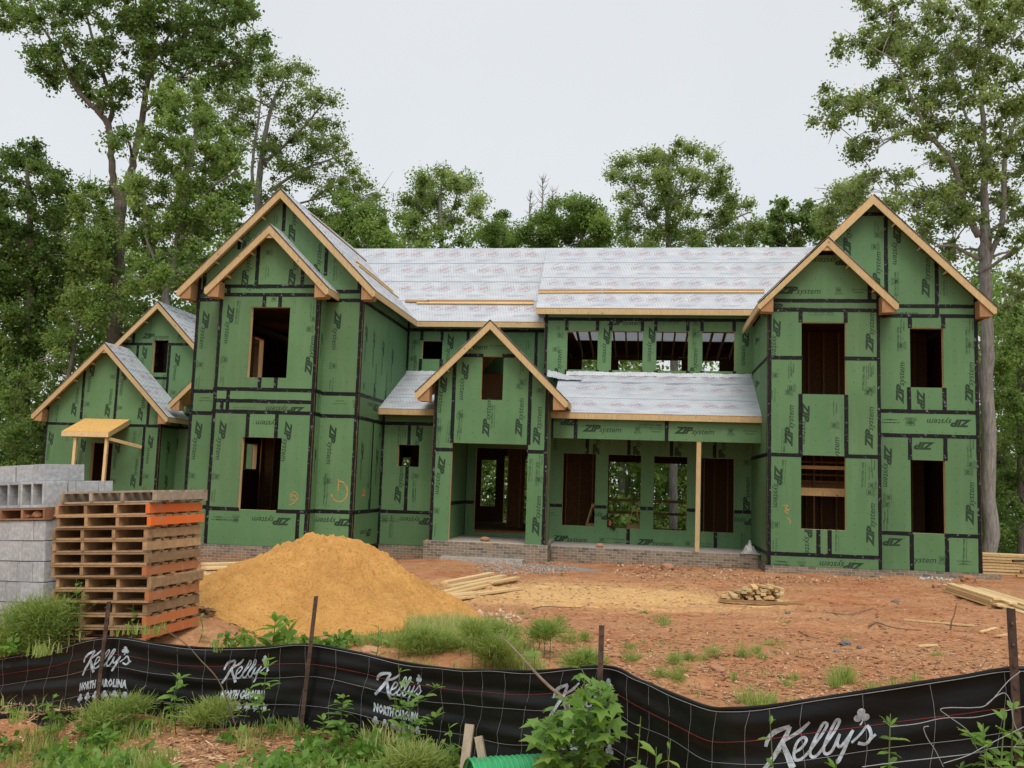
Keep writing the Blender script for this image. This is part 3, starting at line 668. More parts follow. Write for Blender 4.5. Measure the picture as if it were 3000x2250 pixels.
        for fs in groups:
            mb = MB()
            for f in fs: mb.poly([s.P(q.co.x, q.co.y, .0148) for q in f.verts])
            mb.build('letter' if n <= 3 else 'lettering', mat_ or M_INK, pan[0])
        bm.free()
    def stroke(s, z, pts, w, m, closed=False):
        uvs = [s.uv(z, *p) for p in pts]; c = catmull(uvs, 5); mb = MB(); u, v = uvs[len(uvs) // 2]; pan = None
        for p, rs in s.panels:
            if any(r[0] <= u <= r[1] and r[2] <= v <= r[3] for r in rs): pan = p
        if pan is None: return
        L = []; Rr = []
        for i, q in enumerate(c):
            t = c[min(i + 1, len(c) - 1)] - c[max(i - 1, 0)]; t = t / (np.linalg.norm(t) + 1e-9); nn = np.array([-t[1], t[0]]); ww = w * rnd.uniform(.6, 1.2) / 2
            L.append(s.P(*(q + nn * ww), .0154)); Rr.append(s.P(*(q - nn * ww), .0154))
        k = len(c); mb.faces(L + Rr, [(i, i + 1, k + i + 1, k + i) for i in range(k - 1)]); mb.build('spray_mark', m, pan)

def gable_outline(u0, u1, v0, ua, va, pitch=1.0, top=0):
    """ccw wall outline under a gable with apex (ua,va)"""
    return [(u0, v0), (u1, v0), (u1, va - (u1 - ua) * pitch), (ua, va), (u0, va - (ua - u0) * pitch)]
M_SPRAY = simple('orange_spray', (.46, .22, .07), .8, .1, 0, 40, .45)

# ---- left bay front
LBu0, LBu1 = -11.05, -8.335
lb = Wall('F', Y_LB)
tp = lb.T('Z2', (415, 935, 1215, 940), (415, 1003, 1215, 1010), (472, 940, 472, 1003), (762, 1012, 760, 1105), (890, 1012, 888, 1105), (718, 560, 697, 925), (1078, 760, 1064, 930))
tp += lb.T('Z8', (722, 20, 722, 108), (853, 20, 853, 112), (360, 110, 1170, 120), (355, 203, 1165, 216), (350, 292, 1165, 305), (472, 130, 455, 300), (420, 205, 412, 300), (626, 305, 622, 497), (860, 305, 856, 500), (285, 1072, 530, 1085), (868, 1100, 1120, 1106), (1032, 1115, 1022, 1390))
LBW = [lb.rect2(('Z2', 640, 1105), ('Z8', 950, 18)), lb.rect('Z8', 560, 500, 888, 1092)]
LBW[0] = (lb.uv('Z2', 643, 1300)[0], lb.uv('Z2', 960, 1300)[0], lb.uv('Z8', 800, 18)[1], lb.uv('Z2', 800, 1105)[1])
LBW[1] = (lb.uv('Z8', 562, 800)[0], lb.uv('Z8', 885, 800)[0], lb.uv('Z8', 700, 1090)[1], lb.uv('Z8', 700, 501)[1])
LBA = (-9.65, zrel(6.43))
lb.make((LBu0, LBu1, SILL, LBA[1]), tp, LBW, gable_outline(LBu0, LBu1, SILL, LBA[0], LBA[1] - .10), 'lr')
for a in (('Z2', 470, 1240, -93), ('Z2', 1135, 1500, 87), ('Z8', 405, 520, -94), ('Z8', 935, 530, -94), ('Z8', 820, 1172, 180), ('Z2', 620, 800, 87), ('Z2', 1000, 790, 87)): lb.let(*a)
for a in (('Z8', 780, 378, 180, 'sysonly'), ('Z2', 840, 1030, 180, 'badge'), ('Z8', 600, 268, 180, 'spec'), ('Z8', 930, 275, 180, 'zip'), ('Z2', 700, 950, 0, 'sysonly'), ('Z2', 785, 820, 90, 'slogan'), ('Z2', 800, 665, 90, 'badge'), ('Z2', 1130, 1285, 90, 'badge'), ('Z2', 1150, 1130, 90, 'slogan'), ('Z8', 460, 1155, 180, 'spec')): lb.let(*a, extra=False)
lb.stroke('Z8', [(965, 985), (985, 945), (1020, 950), (1035, 985), (1010, 1010), (975, 1000), (995, 965), (1025, 1005), (985, 1040), (960, 1050)], .020, M_SPRAY)

# ---- left block front (left strip, right strip and gable behind the bay)
LKu0, LKu1 = -11.93, X_LS
lk = Wall('F', Y_LK); LKA = (-9.62, zrel(7.525))
tp = lk.T('Z2', (230, 972, 1540, 985), (225, 1042, 1555, 1056), (928, 265, 912, 490), (1268, 610, 1255, 850), (1530, 900, 1530, 980), (562, 540, 555, 640), (280, 820, 275, 965))
tp = [t for t in tp if True]
tp += lk.T('Z8', (170, 126, 1520, 152), (160, 296, 1510, 340), (245, 1066, 1465, 1106))
def snapto(t, lo, hi): t[2] = lo; t[3] = hi; return t
for t in tp:
    if t[0] == 'H': snapto(t, LKu0, LKu1)
lk.make((LKu0, LKu1, SILL, LKA[1]), tp, [(LBu0 + .03, LBu1 - .03, SILL + .05, zrel(4.45))], gable_outline(LKu0, LKu1, SILL, LKA[0], LKA[1] - .10), 'lr', frames=False)
for a in (('Z2', 270, 1285, -93), ('Z8', 210, 520, -94), ('Z2', 1340, 1290, -92), ('Z8', 1298, 555, -93), ('Z8', 1320, 1180, 180), ('Z2', 995, 430, 90), ('Z2', 1195, 750, 88), ('Z2', 620, 560, 88)): lk.let(*a)
for a in (('Z2', 310, 1025, 0, 'zip'), ('Z8', 1370, 215, 180, 'slogan'), ('Z8', 280, 190, 180, 'slogan'), ('Z8', 1500, 230, 180, 'badge'), ('Z8', 1265, 890, 90, 'spec'), ('Z2', 855, 400, 90, 'slogan'), ('Z2', 1340, 800, 90, 'spec')): lk.let(*a, extra=False)
lk.stroke('Z8', [(1300, 960), (1330, 1010), (1385, 1020), (1425, 980), (1430, 920), (1405, 870), (1365, 855)], .030, M_SPRAY)
lk.stroke('Z8', [(1360, 840), (1362, 880), (1355, 935)], .028, M_SPRAY)

# ---- bay returns (small walls between the bay and the block)
for X, k in ((LBu1, 'R'), (LBu0, 'L')):
    w = Wall(k, X); tz = [t[1] for t in lb.T('Z8', (360, 110, 1170, 120), (350, 292, 1165, 305), (285, 1072, 1120, 1100))] + [lb.uv('Z2', 800, 1006)[1]]
    w.make((Y_LB, Y_LK, SILL, zrel(4.75)), [['H', z, Y_LB, Y_LK] for z in tz], (), None, 'l')
    if k == 'R':
        for z in (zrel(3.4), zrel(.4), zrel(2.0)): w.let_uv(Y_LB + .25, z, -90, 'zip', None, .62)

# ---- left block, long side facing the yard
ls = Wall('R', X_LS)
zt = [lk.uv('Z8', 1380, 148)[1], lk.uv('Z8', 1380, 335)[1], lk.uv('Z8', 1300, 1103)[1], lk.uv('Z2', 1400, 1056)[1]]
seam = [['V', ls.uv('Z2', x, 1400)[0], zt[0], zt[3]] for x in (1650, 1750, 1845)] + [['V', ls.uv('Z8', 1595, 800)[0], zt[2], zt[1]]]
ls.make((Y_LK, Y_UL, SILL, zrel(4.85)), [['H', z, Y_LK, Y_UL] for z in zt] + [['V', ls.uv('Z8', 1630, 600)[0], zt[2], zt[1]]], (), None, 'l', seams=seam)
for u, v, r in ((23.55, 3.55, -90), (24.3, 3.5, -90), (25.2, 3.4, -90), (26.2, 3.3, -90), (24.6, 2.6, 90), (25.7, 2.5, 90), (23.7, .45, -90), (24.6, -.55, 90), (25.1, .35, -90), (24.4, -1.45, 180), (24.5, 1.95, 180)): ls.let_uv(u, zrel(v), r, 'zip')
for u, v in ((23.6, 2.4), (24.4, -.2), (25.3, 1.2)): ls.let_uv(u, zrel(v), 90, 'badge')
ls.stroke('Z8', [(1545, 960), (1560, 920), (1570, 960), (1545, 975)], .05, M_SPRAY)

# ---- upper left recessed wall
ulw = Wall('F', Y_UL); ULx1 = -2.965
tp = ulw.T('Z3', (105, 736, 1225, 748), (240, 750, 238, 820), (402, 750, 402, 820), (228, 980, 222, 1095), (397, 975, 390, 1060), (612, 750, 612, 900), (1165, 760, 1160, 1050))
o = ulw.rect('Z3', 242, 823, 400, 975)
ulw.make((X_LS, ULx1, zrel(2.95), zrel(4.95)), tp, [o], None, 'l')
for a in (('Z3', 460, 900, -92), ('Z3', 175, 1080, 88)): ulw.let(*a)
for a in (('Z3', 165, 970, 90, 'badge'), ('Z3', 172, 860, 90, 'slogan'), ('Z3', 1095, 860, 90, 'slogan')): ulw.let(*a, extra=False)

# ---- main upper wall with four windows, and the porch back wall below it (one plane)
pb = Wall('F', Y_PB); SLABZ = zrel(-1.65)
PBX0 = -5.19
O4 = [pb.rect('Z3', 1417, 742, 1658, 1062), pb.rect('Z3', 1774, 744, 2023, 1067), pb.rect('Z4', 203, 747, 457, 1071), pb.rect('Z4', 576, 748, 834, 1074)]
O5 = [pb.rect('A2', 299, 378, 566, 1013), pb.rect('A2', 690, 390, 962, 1036), pb.rect('A2', 1087, 404, 1366, 1053), pb.rect('A2', 1496, 420, 1777, 1071)]
O6 = (pb.uv('A1', 1008, 800)[0], pb.uv('A1', 1600, 800)[0], pb.uv('A1', 1250, 1250)[1], pb.uv('A1', 1280, 392)[1])
ve = pb.uv('Z3', 1700, 652)[1]; tp = [['H', ve, ULx1, X_RS]]
for o in O4:
    for u in (o[0], o[1]): tp += [['V', u - .02, o[3], ve], ['V', u, zrel(3.0), o[2]]]
hz = pb.uv('A2', 1000, 858)[1]; tp += [['H', hz, PBX0, X_RS]]
tp += pb.T('A2', (505, 255, 505, 378), (867, 265, 867, 388), (1237, 275, 1237, 402), (1610, 290, 1610, 418), (860, 1036, 858, 1187), (1615, 1073, 1618, 1230)) + pb.T('A1', (1328, 350, 1325, 388))
for t in tp:
    if t[0] == 'V' and t[2] < zrel(1.0) and t[3] > zrel(1.0): t[3] = zrel(1.94)
ZM = zrel(1.95)
pb.make((PBX0, X_RS, SILL, ZM), [t for t in tp if t[2] < ZM - .1 and (t[0] == 'V' or t[1] < ZM)], O5 + [O6], None, '')
pb.make((ULx1, X_RS, ZM, zrel(5.25)), [t for t in tp if (t[0] == 'H' and t[1] > ZM) or (t[0] == 'V' and t[2] > ZM)], O4, None, 'l')
for a in (('Z3', 1725, 860, -92), ('Z4', 155, 850, -92), ('Z4', 915, 880, -92), ('Z3', 1345, 1040, 88), ('Z4', 510, 1035, 88), ('A2', 345, 1125, 0), ('A2', 1085, 1160, 0), ('A2', 620, 920, 180), ('A2', 1860, 965, 180), ('A2', 220, 340, 88), ('A2', 590, 290, 90), ('A2', 940, 310, 90), ('A2', 1300, 320, 90), ('A2', 1680, 340, 90), ('A2', 1895, 750, 90)): pb.let(*a)
for a in (('Z3', 1325, 895, 90, 'badge'), ('Z3', 1345, 740, 90, 'slogan'), ('Z3', 1880, 680, 0, 'zip'), ('Z4', 300, 685, 0, 'spec'), ('Z4', 515, 810, 90, 'spec'), ('Z4', 520, 680, 0, 'badge')): pb.let(*a, extra=False)
# right return of the raised part next to the lower left roof
w = Wall('L', ULx1); w.make((Y_PB, Y_UL, zrel(3.0), zrel(5.2)), [], (), None, '')

# ---- left recessed wall on the ground floor (small window)
lw = Wall('F', Y_LW); LWx1 = -5.56
tp = lw.T('A1', (85, 140, 585, 146), (345, 155, 340, 358), (325, 580, 300, 1030), (30, 1030, 545, 1042))
for t in tp:
    if t[0] == 'H': snapto(t, X_LS, LWx1)
OW = (lw.uv('A1', 226, 470)[0], lw.uv('A1', 442, 470)[0], lw.uv('A1', 330, 577)[1], lw.uv('A1', 340, 358)[1])
lw.make((X_LS, LWx1, SILL - .02, zrel(1.95)), tp, [OW], None, 'l')
for a in (('A1', 245, 770, 87), ('A1', 430, 330, -92), ('A1', 430, 1120, 180)): lw.let(*a)
for a in (('A1', 400, 830, 90, 'spec'), ('A1', 250, 280, 90, 'spec'), ('A1', 130, 1110, 180, 'spec')): lw.let(*a, extra=False)

# ---- centre gable over the entry
cg = Wall('F', Y_CG); CGu0, CGu1 = -5.555, -2.497; CGA = (-4.06, zrel(4.25)); CGB = zrel(-1.575)
OE = (cg.uv('A1', 760, 700)[0], cg.uv('A1', 1537, 700)[0], CGB, cg.uv('A1', 1150, 345)[1])
OG = (cg.uv('Z3', 719, 1130)[0], cg.uv('Z3', 896, 1130)[0], cg.uv('Z3', 800, 1304)[1], cg.uv('Z3', 815, 952)[1])
tp = cg.T('Z3', (550, 942, 725, 946), (905, 946, 1040, 950), (507, 1000, 480, 1640), (1127, 1000, 1098, 1640)) + cg.T('A1', (590, 403, 770, 406), (1548, 426, 1722, 430))
for t in tp:
    if t[0] == 'V': t[2] = OE[3] - .02; t[3] = max(t[3], zrel(2.6))
sm = [['V', cg.uv('Z3', 790, 1500)[0], OE[3], OG[2]]]
cg.make((CGu0, CGu1, CGB, CGA[1]), tp, [OE, OG], gable_outline(CGu0, CGu1, CGB, CGA[0], CGA[1] - .10), 'lr', seams=sm)
for a in (('Z3', 575, 1145, -93), ('Z3', 1035, 1450, 88), ('Z3', 1180, 1520, 88), ('Z3', 400, 1250, -93), ('A1', 650, 660, -94), ('A1', 1640, 1080, 88), ('Z3', 770, 1450, 88)): cg.let(*a)
for a in (('Z3', 680, 885, 0, 'sysonly'), ('Z3', 880, 880, 0, 'spec'), ('Z3', 555, 1480, 90, 'spec'), ('Z3', 1030, 1195, 90, 'badge'), ('Z3', 1050, 1040, 90, 'slogan'), ('A1', 650, 200, 90, 'spec'), ('A1', 1650, 650, 90, 'spec'), ('Z3', 820, 1440, 90, 'spec')): cg.let(*a, extra=False)
for X, k in ((CGu1, 'R'), (CGu0, 'L')):
    w = Wall(k, X); w.make((Y_CG, Y_HD + .02 if k == 'R' else Y_LW, CGB, zrel(2.55)), [], (), None, 'l')
# entry recess sides
w = Wall('R', PBX0); w.make((Y_CG + .14, Y_PB, CGB, zrel(1.4)), [['H', hz, Y_CG, Y_PB], ['V', Y_PB - .05, CGB, zrel(1.4)]], (), None, '')
w = Wall('L', CGu1 - .02); w.make((Y_CG + .14, Y_HD + .5, CGB, zrel(1.4)), [], (), None, '')

# ---- porch header
ph = Wall('F', Y_HD); hb = ph.uv('A2', 1000, 266)[1]
ph.make((CGu1 + .002, X_RS - .002, hb, zrel(2.0)), [['V', ph.uv('A2', x, 160)[0], hb, zrel(2.0)] for x in (196, 405, 1195)], (), None, '')
for a in (('A2', 630, 172, 0), ('A2', 1430, 190, 0)): ph.let(*a)
ph.let('A2', 265, 97, 180, 'zip', False)
mb = MB(); mb.box(CGu1 + .01, X_RS - .01, Y_HD + .002, Y_HD + .14, hb + .012, zrel(1.75)); mb.build('porch_beam', M_BROWN, HOUSE)
mb = MB(); a = ony(*px('A2', 1474, 300), Y_HD + .06); b_ = ony(*px('A2', 1457, 1232), Y_HD + .06)
mb.beam((b_[0], Y_HD + .06, SLABZ), (a[0], Y_HD + .06, hb), .115, .12, (0, 1, 0)); mb.build('porch_post', M_PINE, HOUSE)

# ---- right bay front
RBu0, RBu1 = X_RS, 5.75
rb = Wall('F', Y_RB); RBA = (4.425, zrel(6.35))
tp = rb.T('Z5', (130, 988, 990, 990), (130, 1060, 990, 1060), (385, 1045, 385, 1152), (718, 1060, 718, 1150), (135, 1420, 380, 1422), (738, 1425, 985, 1432), (900, 850, 900, 975), (500, 625, 680, 632))
tp += rb.T('Z6', (381, 143, 381, 606), (722, 145, 724, 625), (130, 601, 372, 605), (722, 612, 985, 622), (130, 1350, 985, 1386), (513, 1178, 511, 1355), (597, 1180, 596, 1390))
RW = [(rb.uv('Z5', 384, 1400)[0], rb.uv('Z5', 722, 1400)[0], rb.uv('Z6', 560, 144)[1], rb.uv('Z5', 550, 1154)[1]), (rb.uv('Z6', 380, 900)[0], rb.uv('Z6', 722, 900)[0], rb.uv('Z6', 550, 1172)[1], rb.uv('Z6', 550, 609)[1])]
for t in tp:
    if t[0] == 'V':
        for o in RW:
            for e in (o[0], o[1]):
                if abs(t[1] - e) < .05: t[1] = e + (-.012 if e == o[0] else .012)
rb.make((RBu0, RBu1, SILL, RBA[1]), tp, RW, gable_outline(RBu0, RBu1, SILL, RBA[0], RBA[1] - .10), 'lr')
for a in (('Z5', 185, 1270, -92), ('Z5', 910, 1230, 88), ('Z6', 298, 385, 88), ('Z6', 905, 400, 88), ('Z6', 405, 360, -92), ('Z6', 195, 840, -92), ('Z6', 915, 1135, 88), ('Z6', 690, 1440, 180), ('Z5', 365, 915, 0), ('Z5', 630, 685, 180)): rb.let(*a)
for a in (('Z5', 530, 1090, 0, 'spec'), ('Z5', 250, 1045, 0, 'zip'), ('Z6', 430, 1240, -88, 'zip'), ('Z6', 640, 380, 90, 'badge'), ('Z6', 640, 250, 90, 'slogan'), ('Z6', 660, 560, 90, 'sysonly'), ('Z6', 660, 1240, 90, 'spec'), ('Z6', 385, 1440, 180, 'badge'), ('Z6', 240, 1425, 180, 'slogan'), ('Z5', 300, 1530, 90, 'slogan'), ('Z5', 905, 1530, 90, 'slogan'), ('Z6', 290, 130, 90, 'badge'), ('Z6', 895, 130, 90, 'badge'), ('Z6', 912, 740, 90, 'slogan'), ('Z6', 910, 890, 90, 'badge')): rb.let(*a, extra=False)
rb.stroke('Z6', [(240, 990), (280, 985), (260, 1010), (290, 1020), (255, 1030), (285, 1050)], .018, M_SPRAY)
rb.stroke('Z6', [(280, 1080), (300, 1110), (290, 1125)], .018, M_SPRAY)

# ---- right bay side facing the porch
rs = Wall('L', X_RS); zz = [rb.uv('Z5', 250, 1421)[1], rb.uv('Z6', 250, 603)[1], rb.uv('Z6', 300, 1358)[1]]
sm = [['V', 24.6, SILL, zz[1]], ['V', 25.8, SILL, zz[1]], ['V', 25.3, zz[1], zrel(4.6)]]
rs.make((Y_RB, Y_PB, SILL, zrel(4.65)), [['H', z, Y_RB, Y_PB] for z in zz], (), None, 'l', seams=sm)
for u, v in ((26.0, 4.1), (25.9, 2.9)): rs.let_uv(u, zrel(v), 0, 'zip', None, .9)

# ---- right block front
RMu0, RMu1 = RBu1, 8.125
rm = Wall('F', Y_RM); RMA = (5.6, zrel(7.49))
tp = rm.T('Z5', (990, 1103, 1715, 1106), (1100, 1028, 1725, 1034), (1207, 1110, 1205, 1195), (1459, 1105, 1458, 1198), (1025, 345, 1025, 1020), (1410, 690, 1410, 1080), (820, 330, 1020, 330))
tp += rm.T('Z6', (1199, 92, 1199, 270), (1469, 95, 1469, 270), (990, 275, 1720, 277), (995, 455, 1730, 466), (1207, 462, 1207, 642), (1475, 464, 1476, 642), (1000, 1192, 1215, 1204), (1476, 1212, 1735, 1228), (1220, 1204, 1221, 1470), (1488, 1210, 1489, 1476))
for t in tp:
    if t[0] == 'H' and t[3] - t[2] > 2: snapto(t, RMu0, RMu1)
RMW = [(rm.uv('Z5', 1208, 1400)[0], rm.uv('Z5', 1462, 1400)[0], rm.uv('Z6', 1330, 92)[1], rm.uv('Z5', 1330, 1197)[1]), (rm.uv('Z6', 1213, 900)[0], rm.uv('Z6', 1477, 900)[0], rm.uv('Z6', 1340, 1200)[1], rm.uv('Z6', 1340, 644)[1])]
rm.make((2.9, RMu1, SILL, RMA[1]), tp, RMW + [(2.7, RMu0 - .03, SILL - .1, zrel(4.4))], [(2.9, SILL), (RMu1, SILL), (RMu1, RMA[1] - .1 - (RMu1 - RMA[0])), (RMA[0], RMA[1] - .1), (2.9, RMA[1] - .1 - (RMA[0] - 2.9))], 'r', frames=False)
for o in RMW: rm.frame(o)
for a in (('Z6', 1030, 685, -92), ('Z6', 1670, 975, 88), ('Z6', 1505, 355, 180), ('Z6', 1140, 60, 88), ('Z6', 1665, 60, 88), ('Z5', 735, 500, 90), ('Z5', 1100, 560, -92), ('Z5', 1335, 815, 88), ('Z5', 960, 770, 88)): rm.let(*a)
for a in (('Z6', 1315, 535, 180, 'ziponly'), ('Z6', 1290, 180, -90, 'ziponly'), ('Z6', 1080, 1265, 180, 'ziponly'), ('Z6', 1310, 1410, 0, 'sysonly'), ('Z6', 1620, 1425, 0, 'slogan'), ('Z6', 1450, 1405, 0, 'badge'), ('Z6', 1225, 350, 180, 'badge'), ('Z6', 1070, 345, 180, 'slogan'), ('Z6', 1655, 735, 90, 'badge'), ('Z6', 1660, 590, 90, 'slogan'), ('Z5', 1110, 860, 90, 'spec'), ('Z5', 1480, 860, 90, 'spec'), ('Z5', 945, 580, 90, 'badge'), ('Z5', 955, 430, 90, 'slogan'), ('Z5', 1130, 1280, 90, 'spec'), ('Z5', 1650, 1300, 90, 'spec'), ('Z5', 1100, 1085, 0, 'zip'), ('Z6', 1035, 925, -90, 'badge'), ('Z6', 1025, 1070, -90, 'slogan')): rm.let(*a, extra=False)
w = Wall('R', RMu1); w.make((Y_RM, 33.0, SILL, zrel(4.75)), [['H', zrel(1.2), Y_RM, 33.0]], (), None, 'l')

# ---- left rear wing: front gable, its return, the set-back gable wall
wg = Wall('F', Y_WG); WGu0, WGu1 = -20.95, -16.62; WGA = (-18.72, zrel(4.40))
tp = wg.T('W', (110, 1118, 1060, 1138), (425, 640, 398, 1080), (708, 630, 676, 1090), (965, 930, 950, 1130), (928, 1150, 890, 1640), (345, 1430, 335, 1640))
for t in tp:
    if t[0] == 'H': snapto(t, WGu0, WGu1)
OD = (wg.uv('W', 478, 1400)[0], wg.uv('W', 652, 1400)[0], SILL, wg.uv('W', 560, 1280)[1])
wg.make((WGu0, WGu1, SILL, WGA[1]), tp, [OD], gable_outline(WGu0, WGu1, SILL, WGA[0], WGA[1] - .1), 'lr')
for a in (('W', 130, 1300, -93), ('W', 350, 940, 86), ('W', 630, 950, 86), ('W', 475, 730, -93), ('W', 745, 760, -93), ('W', 905, 980, 86), ('W', 400, 1360, -93), ('W', 690, 1370, -93), ('W', 845, 1540, 86), ('W', 965, 1330, -93)): wg.let(*a)
w = Wall('R', WGu1); w.make((Y_WG, Y_WM, SILL, zrel(1.9)), [['H', wg.uv('W', 1060, 1138)[1], Y_WG, Y_WM]], (), None, 'l')
for v in (.6, -.6): w.let_uv(Y_WG + .6, zrel(v), -90, 'zip')
wm = Wall('F', Y_WM); WMA = (-17.52, zrel(6.10)); WMu0, WMu1 = -19.0, -15.0
OM = (wm.uv('W', 992, 560)[0], wm.uv('W', 1118, 560)[0], wm.uv('W', 1050, 692)[1], wm.uv('W', 1060, 418)[1])
tp = wm.T('W', (720, 450, 980, 452), (1130, 452, 1340, 456), (838, 340, 836, 445), (872, 460, 862, 610), (1140, 465, 1108, 900), (970, 735, 1110, 740), (965, 692, 962, 735), (1230, 1040, 1300, 1045), (1160, 1145, 1290, 1160), (1230, 1045, 1228, 1150), (1150, 1160, 1115, 1640))
wm.make((WMu0, -13.6, SILL, WMA[1]), tp, [OM], gable_outline(WMu0, -13.6, SILL, WMA[0], WMA[1] - .1), 'l')
for a in (('W', 1015, 390, 0), ('W', 1190, 640, -93), ('W', 915, 580, -93), ('W', 1075, 830, 86), ('W', 1175, 1340, -93)): wm.let(*a)
# side of the left block facing the wing
def side_open(a, b): p = onx(*px(*a), LKu0); q = onx(*px(*b), LKu0); return (min(p[1], q[1]), max(p[1], q[1]), min(p[2], q[2]), max(p[2], q[2]))
SIDE_O = [side_open(('Z2', 648, 1345), ('Z8', 700, 60)), side_open(('Z8', 585, 552), ('Z8', 655, 757))]
w = Wall('L', LKu0); w.make((Y_LK, 33.0, SILL, zrel(4.75)), [], SIDE_O, None, 'l')
# ------------------------------------------------------------------ roofs
def tilt_frame(poly, along):
    """planar polygon -> origin, s axis (along the eave), t axis (up the slope), normal"""
    P0 = np.array(poly[0], float); s_ = np.array(along, float); s_ /= np.linalg.norm(s_)
    n = np.zeros(3); q = [np.array(p, float) for p in poly]
    for i in range(len(q)): n += np.cross(q[i] - P0, q[(i + 1) % len(q)] - P0)
    n /= np.linalg.norm(n)
    if n[2] < 0: n = -n
    t_ = np.cross(n, s_)
    if t_[2] < 0: t_ = -t_; s_ = -s_
    if np.cross(s_, t_) @ n < 0: s_ = -s_
    return P0, s_, t_, n
LOGO_T = fit_geo(text_geo('Epilay', .2, .1, .0), .27, .12)
LOGO_T = (LOGO_T[0] - np.array([.13, .06]), LOGO_T[1])
def logo_geo():
    hexa = [(-.20, 0), (-.15, .085), (.12, .085), (.20, .02), (.15, -.085), (-.13, -.085)]; V = []; Fc = []
    for i in range(6):
        a = np.array(hexa[i]); b = np.array(hexa[(i + 1) % 6]); k = len(V); V += [a, b, b * .95, a * .95]; Fc.append((k, k + 1, k + 2, k + 3))
    return join_geo([(np.array(V), Fc), LOGO_T])
LOGO = logo_geo()
def slope(poly, along, course=.9, deck=.03, logos=True, off=.0, edge=True, seed=1, pitch_logo=1.25, t0=0.0, flip=False):
    """one roof slope: sheathing deck, lapped underlayment courses, printed logos"""
    r = random.Random(seed); P0, s_, t_, n = tilt_frame(poly, along); st = [((np.array(p) - P0) @ s_, (np.array(p) - P0) @ t_) for p in poly]
    a = sum(st[i][0] * st[(i + 1) % len(st)][1] - st[(i + 1) % len(st)][0] * st[i][1] for i in range(len(st)))
    if a < 0: st = st[::-1]
    W3 = lambda s, t, h: P0 + s_ * s + t_ * t + n * h
    mb = MB(); mb.prism([W3(*p, -deck) for p in st], n * (deck - .001)); mb.build('roof_deck', M_OSBNEW, HOUSE)
    tmin = min(p[1] for p in st); tmax = max(p[1] for p in st); smin = min(p[0] for p in st); smax = max(p[0] for p in st)
    k = 0; t = tmin + t0; pm = {'r': MB(), 'g': MB()}; 
    while t < tmax - .02:
        lo = max(tmin, t - .10); hi = min(t + course, tmax); h0 = .002 + off + .0045 * k
        nseg = max(2, int((smax - smin) / .3)); low = []
        for i in range(nseg + 1): low.append((smin + (smax - smin) * i / nseg, lo + (r.uniform(-.012, .012) if k else 0)))
        pg = clip_poly(low + [(smax, hi), (smin, hi)], st)
        if len(pg) >= 3:
            mb = MB(); mb.prism([W3(*p, h0) for p in pg], n * .004); mb.build('underlayment_course', M_UNDER, HOUSE)
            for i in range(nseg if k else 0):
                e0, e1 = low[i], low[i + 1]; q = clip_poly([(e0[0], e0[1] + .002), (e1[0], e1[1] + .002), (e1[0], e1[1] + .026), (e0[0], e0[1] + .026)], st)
                if len(q) >= 3: pm['g'].faces([W3(*z, h0 + .004 + .0012) for z in q], [tuple(range(len(q)))])  # lap shadow and border line painted as one dark strip
            if logos:
                hh = h0 + .004 + .0015; c = (max(t, lo) + hi) / 2 + .04; s = smin + r.uniform(.2, .8); j = 0
                while s < smax:
                    for ds, rot in ((0, 24), (.5, 204 if j % 1 == 0 else 24)):
                        R2 = np.array([[math.cos(math.radians(rot)), math.sin(math.radians(rot))], [-math.sin(math.radians(rot)), math.cos(math.radians(rot))]])
                        V = (LOGO[0] * np.array([1, 1.15])) @ R2 + np.array([s + ds, c])
                        pm_in = lambda q: all((st[(i + 1) % len(st)][0] - st[i][0]) * (q[1] - st[i][1]) - (st[(i + 1) % len(st)][1] - st[i][1]) * (q[0] - st[i][0]) > .04 for i in range(len(st)))
                        if all(pm_in(q) for q in V[::3]): pm['r'].faces([W3(*q, hh) for q in V], LOGO[1])
                        for q0 in ((-.12, .15, .22), (.02, -.16, .25)):
                            b0 = np.array([s + ds + q0[0], c + q0[1]])
                            e = np.array([math.cos(.42), math.sin(.42)]) * q0[2]; w_ = np.array([-math.sin(.42), math.cos(.42)]) * .018
                            if pm_in(b0) and pm_in(b0 + e): pm['g'].faces([W3(*q, hh) for q in (b0, b0 + e, b0 + e + w_, b0 + w_)], [(0, 1, 2, 3)])
                    b0 = (s + .0, c - course * .36)
                    for dy, ll in ((0, .55), (-.045, .38), (course * .72, .6)):
                        q = [(b0[0], b0[1] + dy), (b0[0] + ll, b0[1] + dy), (b0[0] + ll, b0[1] + dy + .014), (b0[0], b0[1] + dy + .014)]
                        if all(pm_in(z) for z in q): pm['g'].faces([W3(*z, hh) for z in q], [(0, 1, 2, 3)])
                    s += pitch_logo * r.uniform(.97, 1.03); j += 1
        t += course; k += 1
    if True:
        for kk, m in (('r', M_RED), ('g', M_PRINT_LAP)):
            if pm[kk].f: tag(pm[kk].build('prints_and_lap_shade', m, HOUSE), kind='stuff')
    return W3
def board(name, a, b, w, h, m, up=(0, 0, 1), parent=None):
    mb = MB(); mb.beam(a, b, w, h, up, 0); return mb.build(name, m, parent or HOUSE)
